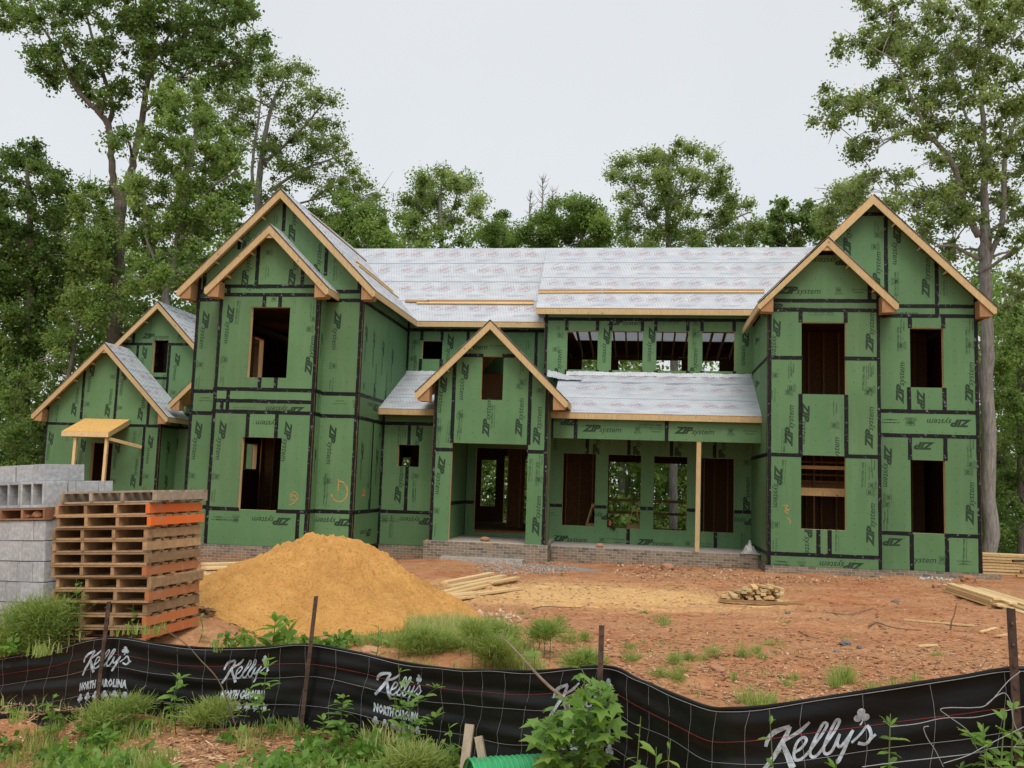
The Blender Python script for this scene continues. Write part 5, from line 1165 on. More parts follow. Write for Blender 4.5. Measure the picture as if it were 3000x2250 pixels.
# ------------------------------------------------------------------ sand pile
SPC = ondep(965, 1700, 13.35); SPX, SPY = SPC[0], SPC[1]
ap = ondep(976, 1552, 13.35)
def sand_pile():
    nr, na = 110, 300; V = []; rr = 2.06; base = gz1(SPX, SPY); H = ap[2] - base
    for i in range(nr + 1):
        f = i / nr
        for j in range(na):
            a = 2 * math.pi * j / na; dr = 1 + .05 * math.sin(2 * a + 1) + .03 * math.sin(5 * a) + .03 * max(0, math.cos(a)) ** 2 + .03 * max(0, -math.cos(a)) ** 2 + .09 * max(0, -math.sin(a)) ** 2
            r = f * rr * dr; x = SPX + r * math.cos(a); y = SPY + r * math.sin(a) * .95
            V.append((x, y, f))
    V = np.array(V); X, Y, Fr = V[:, 0], V[:, 1], V[:, 2]
    prof = H * (1 - Fr) ** 1.0 - .10 * H * np.exp(-(Fr / .10) ** 2) + .05 * H * np.sin(np.pi * np.clip(Fr, 0, 1))
    lump = (vnoise(X, Y, 2.2, 11) * .10 + vnoise(X, Y, 6, 12) * .06 + np.abs(vnoise(X, Y, 13, 13)) * .07 + vnoise(X, Y, 26, 14) * .04 + vnoise(X, Y, 55, 15) * .02) * np.clip(Fr * 8, 0.35, 1) * np.clip((1.05 - Fr) * 4, 0, 1)
    An = np.arctan2(Y - SPY, X - SPX); rill = (vnoise(np.cos(An) * 9, np.sin(An) * 9 + Fr * 1.2, 1.0, 31) * .09 + vnoise(np.cos(An) * 22, np.sin(An) * 22 + Fr * 2, 1.0, 32) * .05) * np.sin(np.pi * np.clip(Fr, 0, 1)); lump = lump + rill
    Z = np.maximum(gz(X, Y) * Fr + base * (1 - Fr) + prof + lump, gz(X, Y) - .03)
    F = []
    for i in range(nr):
        for j in range(na): j2 = (j + 1) % na; F.append((i * na + j, i * na + j2, (i + 1) * na + j2, (i + 1) * na + j))
    o = link('sand_pile', np_mesh('sand_pile', np.stack([X, Y, Z], 1), F, M_SAND, smooth=True, org=(SPX, SPY, base)), None, (SPX, SPY, base)); tag(o, 'tall cone of loose yellow sand in front of the house', 'sand pile')
sand_pile()

# ------------------------------------------------------------------ pallets
def solve_corner(pxl, pxc, pxr, L1, L2, D):
    """yaw of a box whose near corner is at pixel pxc, depth D: match the left and right silhouettes"""
    C = ondep(pxc, 1640, D); best = None
    for k in range(5, 85):
        a = math.radians(k); l = C + np.array([-math.cos(a), math.sin(a), 0]) * L1; r = C + np.array([math.sin(a), math.cos(a), 0]) * L2
        e = (proj(l)[0] - pxl) ** 2 + (proj(r)[0] - pxr) ** 2
        if best is None or e < best[0]: best = (e, a)
    return C, best[1], best[0]
PC, PA, _e = min((solve_corner(166, 447, 594, 1.18, 1.02, D) for D in (10.0, 10.3, 10.6, 10.9, 11.2)), key=lambda q: q[2])
PE1 = np.array([-math.cos(PA), math.sin(PA), 0]); PE2 = np.array([math.sin(PA), math.cos(PA), 0])
TILT = math.radians(3.0)
def pallet_parts():
    """local frame: x from the near corner leftwards (1.18), y along the stringers (1.02), z up (.13)"""
    parts = []
    for k in range(4): x = [0.0, .385, .775, 1.14][k]; parts.append(('stringer', (x, x + .04, 0, 1.02, .018, .110), k))
    for k in range(7): y = .0 + k * .1535; parts.append(('deck_board', (-.0, 1.18, y, y + .095, .111, .129), k))
    for k in range(5): y = .0 + k * .232; parts.append(('bottom_board', (0, 1.18, y, y + .09, 0.0, .0175), k))
    return parts
PCOL = ['g', 'o', 'o', 'p', 'p', 'p', 'o', 'p', 'o', 'p', 'o', 'o']
ORDN = ['topmost', 'second', 'third', 'fourth', 'fifth', 'sixth', 'seventh', 'eighth', 'ninth', 'tenth', 'eleventh', 'lowest']
PH = .1335
pz0 = gz1(PC[0] + PE1[0] * .6 + PE2[0] * .5, PC[1] + PE1[1] * .6 + PE2[1] * .5) - .02
top_target = ondep(447, 1432, 10.6)[2]; NP = 12
PH = (top_target - .0 - pz0) / NP
MESHC = {}
def box_mesh(name, m, dims):
    key = (name, m.name) + tuple(round(d, 3) for d in dims)
    if key not in MESHC: b = MB(); b.box(*dims); MESHC[key] = b.mesh(name, m)
    return MESHC[key]
rp = random.Random(21)
for i in range(NP):
    lvl = NP - 1 - i; c = PCOL[i]
    jx, jy, jr = rp.uniform(-.025, .035), rp.uniform(-.03, .03), rp.uniform(-.02, .02)
    if i == 0: jx -= .05
    desc = {'g': 'weathered grey end board', 'o': 'orange painted side', 'p': 'bare brown sides'}[c]
    e = empty('pallet', (0, 0, 0), 'wooden pallet with %s, %s in the pallet stack' % (desc, ORDN[i] if i in (0, 11) else ORDN[i] + ' from top'), 'pallet', 'stack of pallets beside the concrete blocks')
    p0 = PC + PE1 * jx + PE2 * jy; e.location = (p0[0], p0[1], pz0 + lvl * PH)
    # rotation: local x -> PE1, local y -> PE2 is a mirrored frame, so build with x negated
    e.rotation_euler = (0, 0, -PA + jr)
    Rz = Matrix.Rotation(-PA + jr, 4, 'Z'); tl = Matrix.Rotation(-TILT, 4, 'Y')
    piv = Vector((PC[0], PC[1], pz0)); Mw = Matrix.Translation(piv) @ tl @ Matrix.Translation(-piv) @ Matrix.Translation(Vector(e.location)) @ Rz @ Matrix.Diagonal((1, 1, PH / .1335, 1))
    e.matrix_world = Mw
    base_m = M_PGREY if c == 'g' else M_PALLET
    for nm, dm, k in pallet_parts():
        d = (-dm[1], -dm[0], dm[2], dm[3], dm[4], dm[5]); m = base_m
        if nm == 'stringer' and k == 0: m = (M_ORANGE2 if i in (6, 8, 10) else M_ORANGE) if c == 'o' else (M_PGREY if c == 'g' else M_PALLET); d = (d[0], d[1] + .012, d[2] - .004, d[3], d[4], d[5])
        o = link(nm, box_mesh(nm, m, d), e, (rp.uniform(-.008, .008), rp.uniform(-.008, .008), rp.uniform(-.001, .001)), (rp.uniform(-.004, .004), rp.uniform(-.003, .003), rp.uniform(-.012, .012)))

# ------------------------------------------------------------------ concrete blocks
def cmu_mesh(kind, L=.397, H=.193, W=.194):
    """two-core block; local x length, y width, z height; 'end' stands on its side so the cores face -y"""
    bm = bmesh.new()
    def ring(pts): return [bm.verts.new(p) for p in pts]
    # outline and two cores in the x/y plane, extruded in z
    def quadstrip(a, b):
        for i in range(len(a)): j = (i + 1) % len(a); bm.faces.new((a[i], a[j], b[j], b[i]))
    t = .032; out = []
    cells = [(t, L / 2 - t / 2), (L / 2 + t / 2, L - t)]; xs = [0, cells[0][0], cells[0][1], cells[1][0], cells[1][1], L]; ysx = [0, t, W - t, W]
    for z in (0, H):
        g = [[bm.verts.new((x, y, z)) for y in ysx] for x in xs]; out.append(g)
        for i in range(5):
            for j in range(3):
                if j == 1 and i in (1, 3): continue
                f = (g[i][j], g[i + 1][j], g[i + 1][j + 1], g[i][j + 1]); bm.faces.new(f if z else f[::-1])
    a, b = out
    for i in range(5): bm.faces.new((a[i][0], a[i + 1][0], b[i + 1][0], b[i][0])); bm.faces.new((a[i + 1][3], a[i][3], b[i][3], b[i + 1][3]))
    for j in range(3): bm.faces.new((a[0][j + 1], a[0][j], b[0][j], b[0][j + 1])); bm.faces.new((a[5][j], a[5][j + 1], b[5][j + 1], b[5][j]))
    for i in (1, 3):
        q = [(i, 1), (i, 2), (i + 1, 2), (i + 1, 1)]
        for k in range(4): m, n = q[k], q[(k + 1) % 4]; bm.faces.new((a[m[0]][m[1]], a[n[0]][n[1]], b[n[0]][n[1]], b[m[0]][m[1]]))
    if kind == 'sash':                                     # moulded ribs on the face
        for x in (.33 * L, .40 * L):
            r = bmesh.ops.create_cube(bm, size=1, matrix=Matrix.Translation((x, -.004, H / 2)) @ Matrix.Diagonal((.016, .009, H * .99, 1)))
    bmesh.ops.recalc_face_normals(bm, faces=bm.faces); 
    bmesh.ops.bevel(bm, geom=[e for e in bm.edges if len(e.link_faces) == 2 and e.calc_face_angle(0) > .5], offset=.004, segments=1, affect='EDGES') if kind == 'plain' else None
    me = bpy.data.meshes.new('concrete_block'); bm.to_mesh(me); bm.free(); me.materials.append(M_CMU); return me
CM = {k: cmu_mesh(k) for k in ('plain', 'sash')}
CMB = cmu_mesh('plain', .40, .30, .30)                      # wider block lying with its cores to the front
CC, CA, _ = solve_corner(-150, 142, 330, 1.2, 1.2, 10.35)
CA = math.radians(20)
CC = ondep(143, 1640, 10.35)
ct = Matrix.Rotation(-math.radians(3.4), 4, 'Y'); cz0 = gz1(CC[0] - .5, CC[1] + .4) - .02
CPIV = Vector((CC[0], CC[1], cz0))
def place_block(me, x, y, z, rot, label, jitter=.004):
    """x leftwards from the near corner along the front, y back"""
    fr = Matrix.Translation(CPIV) @ ct @ Matrix.Rotation(-CA, 4, 'Z')
    o = bpy.data.objects.new('concrete_block', me); COL.objects.link(o)
    o.matrix_world = fr @ Matrix.Translation((x + rp.uniform(-jitter, jitter), y + rp.uniform(-jitter, jitter), z)) @ rot
    return tag(o, label, 'concrete block', 'concrete blocks stacked at the left edge')
I4 = Matrix.Identity(4); bh = (ondep(143, 1524, 10.35)[2] - cz0) / 6
ORD = ['bottom', 'second', 'third', 'fourth', 'fifth', 'sixth']
COLN = ['at the right corner', 'second from the right', 'third from the right']
sc_h = Matrix.Diagonal((1, 1, bh / .2, 1))
for r_ in range(6):
    offx = .2 if r_ % 2 else 0
    if offx: place_block(CM['plain'], -.2, .0, r_ * bh, Matrix.Rotation(math.pi / 2, 4, 'Z') @ Matrix.Translation((0, -.2, 0)) @ sc_h, 'end-on concrete block at the right corner, %s course of lower stack' % ORD[r_])
    for c in range(3):
        k = 'sash' if (r_ + c) % 3 == 0 else 'plain'
        place_block(CM[k], -offx - .4 * (c + 1), 0, r_ * bh, sc_h, '%s concrete block %s%s, %s course of lower stack' % ('ribbed' if k == 'sash' else 'smooth', COLN[c], ' lengthwise' if offx else '', ORD[r_]))
    for d_ in range(2): place_block(CM['plain'], 0, .2 + .4 * d_ + (.2 if offx else 0), r_ * bh, Matrix.Rotation(math.pi / 2, 4, 'Z') @ sc_h, 'concrete block behind the pallets, %s course, %s from the corner' % (ORD[r_], ('first', 'second')[d_]))
zc = 6 * bh
# the pallet between the two lifts
e = empty('pallet', (0, 0, 0), 'clay-stained brown pallet between the two lifts of concrete blocks', 'pallet', None)
e.matrix_world = Matrix.Translation(CPIV) @ ct @ Matrix.Rotation(-CA, 4, 'Z') @ Matrix.Translation((.02, -.02, zc + .003))
M_PCLAY = wood('pallet_clay', (.24, .11, .055), (.38, .20, .11), .15)
for nm, dm, k in pallet_parts(): link(nm, box_mesh(nm, M_PCLAY, (-dm[1], -dm[0], dm[2], dm[3], dm[4], dm[5])), e)
for k, (x, y, s_) in enumerate(((-.18, .05, .06), (-.26, .06, .045), (-.34, .04, .035), (-.42, .05, .03))):
    me = bpy.data.meshes.new('clay_lump'); bm = bmesh.new(); bmesh.ops.create_icosphere(bm, subdivisions=2, radius=1)
    for v in bm.verts: v.co = v.co * (1 + .35 * (rp.random() - .5)); v.co.z *= .75
    bm.to_mesh(me); bm.free(); me.materials.append(M_PCLAY); o = bpy.data.objects.new('clay_lump', me); COL.objects.link(o)
    o.matrix_world = Matrix.Translation(CPIV) @ ct @ Matrix.Rotation(-CA, 4, 'Z') @ Matrix.Translation((x, y, zc + .02 + s_ * .7)) @ Matrix.Diagonal((s_ * 1.3, s_, s_, 1)); tag(o, 'lump of red clay on the stained pallet, %s from its right end' % ('first', 'second', 'third', 'fourth')[k], 'clay', 'clay lumps on the pallet')
z2 = zc + .135; RX = Matrix.Rotation(math.pi / 2, 4, 'X')
up = Matrix.Translation((0, .30, 0)) @ RX                    # cores turned to the front: local y -> z, z -> -y
for c in range(3): place_block(CMB, -.03 - .425 * (c + 1), .0, z2, Matrix.Diagonal((1.04, 1, 1, 1)) @ up, 'concrete block on its side showing two dark cores, %s' % ('nearest the pallets', 'second from the pallets', 'third from the pallets')[c])
for d_ in range(3): place_block(CM['sash' if d_ % 2 == 0 else 'plain'], -.03, .31 + .2 * d_, z2, Matrix.Rotation(-math.pi / 2, 4, 'Y') @ Matrix.Rotation(math.pi / 2, 4, 'X') @ Matrix.Diagonal((.75, 1, 1, 1)) @ Matrix.Translation((0, 0, -.2)) if False else Matrix.Translation((-.2, 0, 0)) @ Matrix.Rotation(math.pi / 2, 4, 'Z') @ Matrix.Translation((0, -.2, 0)) @ Matrix.Diagonal((.49, 1, 1.55, 1)), 'upright concrete block behind the cored blocks, %s in that row' % ORD[d_])
z3 = z2 + .305
for c in range(2): place_block(CM['plain'], -.22 - .5 * (c + 1), .12, z3, Matrix.Diagonal((1.22, 1, 1.0, 1)), 'smooth concrete block on the top row, %s' % ('front right', 'front left')[c])
place_block(CM['plain'], -.22, .12, z3, Matrix.Rotation(math.pi / 2, 4, 'Z') @ Matrix.Diagonal((1.35, 1, 1, 1)), 'pitted grey concrete block on the top row facing the pallets')

# ------------------------------------------------------------------ lumber on the ground
def lumber_board(a, b, w, h, label, group, m=M_LUMBER, up=(0, 0, 1), name='lumber_board'):
    a = np.array(a, float); b = np.array(b, float); c = (a + b) / 2; mb = MB(); mb.beam(a, b, w, h, up); return tag(mb.build(name, m, None, tuple(c)), label, 'board', group)
def gpt(x, y, lift=0.0):
    """photo pixel on the ground"""
    z = zrel(-2.0)
    for _ in range(8): p = onz(x, y, z); z = gz1(p[0], p[1])
    p = onz(x, y, z); return np.array([p[0], p[1], z + lift])
rl = random.Random(5); ONTH = ['first', 'second', 'third', 'fourth', 'fifth', 'sixth', 'seventh', 'eighth', 'ninth', 'tenth', 'eleventh', 'twelfth', 'thirteenth', 'fourteenth']
# heap of short offcuts in front of the porch
hp = gpt(2205, 1762); g0 = hp[2]; layers = [9, 8, 7, 5, 3]; ln = ['bottom', 'second', 'third', 'fourth', 'top']
for k, n in enumerate(layers):
    for i in range(n):
        wd = 1.02 * (1 - .13 * k); x = hp[0] - .55 + .52 * .13 * k * 2 + wd * (i + .5) / n + rl.uniform(-.03, .03); ang = rl.uniform(-.35, .35) * (.4 + .25 * k); le = rl.uniform(.35, .7)
        y = hp[1] + .28 + rl.uniform(-.10, .10); dx, dy = math.sin(ang) * le / 2, math.cos(ang) * le / 2; z = g0 + .03 + .056 * k + rl.uniform(-.006, .006); tz = rl.uniform(-.02, .02)
        lumber_board((x - dx, y - dy, z + tz), (x + dx, y + dy, z - tz), .095, .04, 'short pine offcut in the heap, %s layer, %s from left' % (ln[k], ONTH[i]), 'offcuts in the heap', M_LUMBER if rl.random() < .7 else M_PINE)
for k, (x, y) in enumerate(((2255, 1735), (2262, 1746), (2258, 1757))): p = gpt(2262, 1762); lumber_board(p + np.array([.12, -.05, .03 + .045 * (2 - k)]), p + np.array([.22, .5, .03 + .045 * (2 - k)]), .14, .04, 'pine offcut lying at the right side of the heap, %s of three' % ('top', 'middle', 'bottom')[k], 'offcuts in the heap', M_PINE2)
p = gpt(2230, 1768, .02); lumber_board(p - np.array([.75, 0, 0]), p + np.array([.75, .02, 0]), .09, .04, 'long board lying under the offcut heap', None, M_STUD)
# long boards at the right edge
A, B = gpt(2785, 1738), gpt(2925, 1785); d_ = (B - A) / np.linalg.norm(B - A)
sd = np.array([d_[1], -d_[0], 0]); sd = sd if sd[1] > 0 else -sd
A2 = B - d_ * 2.3
for k in range(4):
    for j in range(2):
        a = A2 + d_ * rl.uniform(-.35, .35); b = B + d_ * rl.uniform(-.22, .08) - sd * .0
        off = sd * (.19 * j + rl.uniform(-.04, .05)); z = np.array([0, 0, .03 + .047 * k])
        if k == 3 and j == 1: continue
        lumber_board(a + off + z, b + off + z, .145, .038, 'pale pine board in the low right stack, %s layer, %s' % (('bottom', 'second', 'third', 'top')[k], ('front', 'back')[j]), 'boards in the right stack', M_PINE2)
C0, C1 = gpt(2860, 1712), gpt(3040, 1800)
for k in range(5):
    o_ = np.array([.1 + .15 * k, .30 + .16 * k, .05 + .035 * (k % 3)]); lumber_board(A2 + o_ + d_ * rl.uniform(0, .6), B + d_ * 1.6 + o_ + np.array([0, rl.uniform(-.15, .1), .0]), .15, .038, 'long pine board fanned out behind the right stack, %s from the front' % ONTH[k], 'boards fanned out behind the right stack', M_LUMBER if k % 2 else M_PINE2)
# big lumber stack beyond the corner of the house
p = gpt(2945, 1692); 
for r_ in range(7):
    for c in range(5):
        z = p[2] + .04 + r_ * .075; y = p[1] + .9 + c * .16 + rl.uniform(-.02, .02); xs0 = p[0] - 1.3 + rl.uniform(-.1, .15)
        lumber_board((xs0, y, z), (xs0 + 4.9, y - .35, z + rl.uniform(-.01, .01)), .14, .06, 'board in the far lumber stack, %s layer up, %s from the front' % (ONTH[r_], ONTH[c]), 'boards in the far lumber stack', M_PINE2 if rl.random() < .6 else M_LUMBER)
for k in range(4):
    z = p[2] + .05 + .10 * k; lumber_board((p[0] + .3 + .1 * k, p[1] + .1, z), (p[0] + 4.0, p[1] + .0, z), .14, .05, 'board lying loose in front of the far lumber stack, %s from the ground' % ONTH[k], 'loose boards by the far stack', M_LUMBER if k != 1 else M_STUD)
lumber_board((p[0] + .15, p[1] - .1, p[2] + .42), (p[0] + 2.4, p[1] + .25, p[2] + .50), .09, .06, 'dark brown rail leaning on the far lumber stack', None, M_STEEL, name='steel_rail')
# boards right of the sand pile
for k, (x0, y0, x1, y1, z) in enumerate(((1290, 1752, 1455, 1712, .03), (1300, 1745, 1465, 1705, .07), (1320, 1735, 1475, 1702, .11), (1300, 1730, 1440, 1700, .15), (1395, 1745, 1525, 1728, .03), (1440, 1716, 1515, 1700, .06), (1305, 1762, 1385, 1752, .03), (1312, 1757, 1388, 1748, .07))):
    a, b = gpt(x0, y0), gpt(x1, y1); a[2] += z; b[2] += z; lumber_board(a, b, .14, .038, 'pale board on the ground right of the sand pile, %s of eight' % ONTH[k], 'boards right of the sand pile', M_PINE2)
# boards behind the sand pile, left
for k, (x0, y0, x1, y1, z) in enumerate(((590, 1722, 830, 1712, .05), (590, 1722, 830, 1712, .10), (585, 1728, 740, 1716, .15), (595, 1705, 840, 1694, .15), (595, 1703, 845, 1692, .20), (595, 1700, 850, 1690, .25), (595, 1695, 850, 1685, .30))):
    a, b = gpt(x0, y0), gpt(x1, y1); a[2] += z; b[2] += z; lumber_board(a, b, .16 if k < 3 else .3, .045, 'long pale board stacked between the pallets and the sand, %s from the ground' % ONTH[k], 'boards behind the sand pile', M_PINE2)
# single sticks lying on the clay
for k, (x0, y0, x1, y1) in enumerate(((2650, 1818, 2855, 1836), (1848, 1784, 1885, 1791), (2690, 1896, 2745, 1893), (2870, 1855, 2918, 1842), (2925, 1866, 2965, 1860), (2200, 1780, 2258, 1780))):
    a, b = gpt(x0, y0, .015), gpt(x1, y1, .015); lumber_board(a, b, .05, .02, 'thin pale lath lying on the clay, %s' % ('the longest, at the right', 'short one before the offcut heap', 'short one far in the right foreground', 'near the right post, upper', 'near the right post, lower', 'just below the offcut heap')[k], 'laths on the clay', M_PINE2, name='wood_lath')
# stones and clods
def rock(x, y, size, m, label, k):
    p = gpt(x, y); bm = bmesh.new(); bmesh.ops.create_icosphere(bm, subdivisions=2, radius=1); rr = random.Random(k)
    for v in bm.verts: v.co = v.co * (1 + .4 * (rr.random() - .5))
    me = bpy.data.meshes.new('rock'); bm.to_mesh(me); bm.free(); me.materials.append(m); o = link('rock', me, None, (p[0], p[1], p[2] + size * .3), (0, 0, rr.random() * 6), (size * 1.3, size, size * .7)); tag(o, label, 'rock', 'stones lying on the lot')
M_ROCK = simple('rock_rust', (.36, .20, .12), .9, .1, .2, 9, .3); M_ROCKG = simple('rock_grey', (.16, .15, .145), .9, .1, .2, 9, .3)
for k, (x, y, s_, m, l) in enumerate(((1956, 1668, .16, M_ROCK, 'rust-coloured stone in front of the porch bricks'), (2836, 1704, .16, M_PCLAY, 'big clod of red clay at the right foot of the house'), (2745, 1721, .09, M_ROCK, 'small rust stone left of the clay clod'), (2622, 1767, .07, M_ROCKG, 'grey stone in the middle right of the clay'), (2308, 1797, .04, M_ROCKG, 'dark stone below the offcut heap'), (2477, 1890, .06, M_ROCKG, 'dark wood chunk in the right foreground'), (2518, 1899, .035, M_ROCKG, 'small grey stone beside the dark chunk'), (2450, 1912, .035, M_ROCKG, 'pale grey stone left of the dark chunk'), (1085, 1925, .12, M_ROCK, 'tan stone in the grass behind the fence'), (2100, 1968, .07, M_ROCK, 'pale flat stone behind the right fence'))): rock(x, y, s_, m, l, k)
p = ony(*px('A1', 1110, 1305), Y_CG + .5); rockp = p
bm = bmesh.new(); bmesh.ops.create_icosphere(bm, subdivisions=2, radius=1); me = bpy.data.meshes.new('rock'); bm.to_mesh(me); bm.free(); me.materials.append(M_ROCK)
tag(link('rock', me, None, (p[0], Y_CG + .5, CGB + .05), None, (.14, .1, .07)), 'tan stone left on the entry slab', 'rock')
tag(link('rock', me, None, (ony(*px('A2', 615, 1170), Y_HD + .3)[0], Y_HD + .3, SLABZ + .05), None, (.11, .08, .06)), 'brown stone left on the porch slab edge', 'rock')
# plastic sheet bunched in the porch corner
mb = MB(); q = np.array([X_RS - .25, Y_HD + .1, SLABZ])
tag(None or (lambda o: o)(link('plastic_sheet', np_mesh('plastic_sheet', *(lambda nn: (np.array([(q[0] + (i / nn - .5) * .55, q[1] + (j / nn - .5) * .4, q[2] + .30 * math.exp(-((i / nn - .45) ** 2 + (j / nn - .5) ** 2) * 14) * (1 + .3 * math.sin(i * 2.1 + j)) + .004) for i in range(nn + 1) for j in range(nn + 1)]), [(i * (nn + 1) + j, i * (nn + 1) + j + 1, (i + 1) * (nn + 1) + j + 1, (i + 1) * (nn + 1) + j) for i in range(nn) for j in range(nn)]))(14), simple('plastic_film', (.33, .33, .31), .35, .5, 0, 10, .3)))), 'crumpled clear plastic bunched in the right porch corner', 'plastic sheet')
# sawhorse seen through the porch windows
def sawhorse(x, y, label):
    z0 = F1; e = empty('sawhorse', (x, y, z0), label, 'sawhorse', 'sawhorses inside the house')
    for sx in (-.35, .35):
        for sy in (-1, 1): mb = MB(); mb.beam((x + sx + .0, y + sy * .28, z0), (x + sx, y + sy * .03, z0 + .8), .09, .04, (1, 0, 0)); mb.build('leg', M_LUMBER, e)
        mb = MB(); mb.beam((x + sx, y - .2, z0 + .25), (x + sx, y + .2, z0 + .25), .04, .09); mb.build('brace', M_LUMBER, e)
    mb = MB(); mb.beam((x - .5, y, z0 + .82), (x + .5, y, z0 + .82), .09, .09); mb.build('top_rail', M_LUMBER, e)
def sawhorse2(x, y, label):
    z0 = F1; e = empty('sawhorse', (x, y, z0), label, 'sawhorse', 'sawhorses inside the house')
    for sy in (-.35, .35):
        for sx in (-1, 1): mb = MB(); mb.beam((x + sx * .26, y + sy, z0), (x + sx * .03, y + sy, z0 + .8), .04, .09, (0, 1, 0)); mb.build('leg', M_LUMBER, e)
        mb = MB(); mb.beam((x - .2, y + sy, z0 + .22), (x + .2, y + sy, z0 + .22), .04, .10); mb.build('brace', M_LUMBER, e)
    mb = MB(); mb.beam((x, y - .5, z0 + .82), (x, y + .5, z0 + .82), .09, .09); mb.build('top_rail', M_LUMBER, e)
p = ony(*px('A2', 915, 900), 28.8); sawhorse2(p[0], 28.8, 'pine sawhorse standing inside the second porch window')
p = ony(*px('A2', 530, 900), 28.6); sawhorse2(p[0] + .1, 28.6, 'pine sawhorse in the dark behind the first porch window')
# nail gun hanging on the second porch window sill
p = ony(*px('A2', 700, 1000), Y_PB - .06); e = empty('nail_gun', tuple(p), 'red and black nail gun hung on the second porch window sill', 'nail gun'); mb = MB(); mb.box(p[0] - .02, p[0] + .03, p[1] - .04, p[1] + .02, p[2] - .02, p[2] + .14); mb.build('body', simple('tool_red', (.45, .04, .03), .4, .5), e)
mb = MB(); mb.beam((p[0], p[1] - .01, p[2] - .02), (p[0] + .16, p[1] - .01, p[2] - .13), .05, .06); mb.build('magazine', M_TAPE, e)
# ------------------------------------------------------------------ silt fence
FENCE = empty('silt_fence', tuple(fence_pt(FPOST[1], 1.0)), 'sagging black silt fence with wire mesh and white script print across the foreground', 'fence')
S0, S1 = 0.3, FS[-1] - .3; ns, ntt = 420, 26
sv = np.linspace(S0, S1, ns)
Vv = [fence_pt(s, t / ntt * 1.04) for t in range(ntt + 1) for s in sv]
mb = MB(); mb.faces(Vv, [(t * ns + i, t * ns + i + 1, (t + 1) * ns + i + 1, (t + 1) * ns + i) for t in range(ntt) for i in range(ns - 1)]); mb.build('fabric', M_FABRIC, FENCE, smooth=True)
# hem folded over the top wire
mb = MB(); mb.tube([fence_pt(s, -.012, -.004) for s in sv], .013, 6); mb.build('top_hem', M_FABRIC, FENCE, smooth=True)
def wire_line(tf, name, m, r=.0035, off=.012, wob=.01, seed=0, s0=S0, s1=S1):
    rr = random.Random(seed); ph = rr.uniform(0, 6); pts = []
    for s in np.linspace(s0, s1, 260): pts.append(fence_pt(s, tf + wob * math.sin(s * 3.1 + ph) + wob * .7 * math.sin(s * 7.7 + 2 * ph), off))
    mb = MB(); mb.tube(pts, r, 4); mb.build(name, m, FENCE)
wire_line(.0, 'line_wire', M_WIRE, .0018, .012, .006, 1); wire_line(.37, 'line_wire', M_WIRE, .0012, .012, .006, 2); wire_line(.70, 'line_wire', M_WIRE, .0012, .012, .006, 3); wire_line(.215, 'red_thread', M_REDLINE, .0010, .008, .006, 4)
s = S0; k = 0
while s < S1 - .3:
    sl_ = rnd.uniform(-.06, .04); pts = [fence_pt(s + sl_ * t + .015 * math.sin(9 * t + k), t, .010) for t in np.linspace(0, .98, 9)]
    mb = MB(); mb.tube(pts, .0009, 4); mb.build('stay_wire', M_WIRE, FENCE); s += .305; k += 1
# steel posts
for k, (s, top, tilt, h) in enumerate(((FPOST[0], (318, 1763), 0, .40), (FPOST[1], (926, 1747), 0, .5), (FPOST[2], (1763, 1832), 0, .42), (FPOST[3] - .02, (2962, 1783), 0, .3))):
    b = fence_pt(s, 1.05, .035); t = ondep(*top, (fence_pt(s, 0) - EYE) @ CF - .05); f0 = fence_pt(s, .0, .035)
    mid = f0; d_ = (t - b) / np.linalg.norm(t - b); mb = MB(); b2 = b - d_ * .25; sd = np.cross(d_, (0, -1, 0)); sd /= np.linalg.norm(sd); fw = np.cross(sd, d_)
    w = .019; th = .005
    sec = [(-w, 0), (w, 0), (w, th), (th, th), (th, .04), (-th, .04), (-th, th), (-w, th)]
    P1 = [b2 + sd * a - fw * 0 + np.array([0, -1, 0]) * (-c_) for a, c_ in sec]; mb.prism(P1, t - b2); o = mb.build('post', M_STEEL, FENCE)
    for q in np.linspace(.15, .95, 12):
        c = b2 + (t - b2) * q; mb = MB(); mb.beam(c + np.array([0, -.004, -.006]), c + np.array([0, -.004, .006]), .012, .008, (0, 1, 0)); st_ = mb.build('stud_nub', M_STEEL, o)
# ---- printing on the fabric
STK = {'K1': ([(140, 1450), (160, 1385), (220, 1335), (350, 1302)], (30, 40, 45, 30)), 'K2': ([(350, 1305), (285, 1430), (200, 1560), (125, 1655)], (34, 46, 44, 36)), 'K3': ([(512, 1292), (430, 1355), (300, 1418)], (20, 36, 24)), 'K4': ([(285, 1420), (320, 1510), (385, 1645)], (26, 46, 52)),
       'e': ([(390, 1525), (450, 1490), (485, 1438), (455, 1412), (410, 1445), (385, 1530), (405, 1583), (455, 1578), (515, 1525)], 24), 'l1': ([(515, 1525), (600, 1420), (648, 1338), (618, 1322), (562, 1420), (518, 1530), (535, 1575), (575, 1568), (622, 1515)], 24),
       'l2': ([(622, 1515), (702, 1408), (748, 1322), (722, 1312), (667, 1408), (628, 1520), (645, 1565), (685, 1555), (718, 1505)], 24), 'y1': ([(718, 1505), (752, 1425), (738, 1490), (758, 1522), (802, 1482), (856, 1408)], 24), 'y2': ([(856, 1408), (805, 1520), (750, 1628), (728, 1645)], (22, 28, 34, 20)),
       's1': ([(850, 1500), (915, 1445), (960, 1388)], 20), 's2': ([(960, 1388), (985, 1415), (1000, 1475), (960, 1522), (900, 1508)], 26), 's3': ([(962, 1520), (1035, 1458)], 20)}
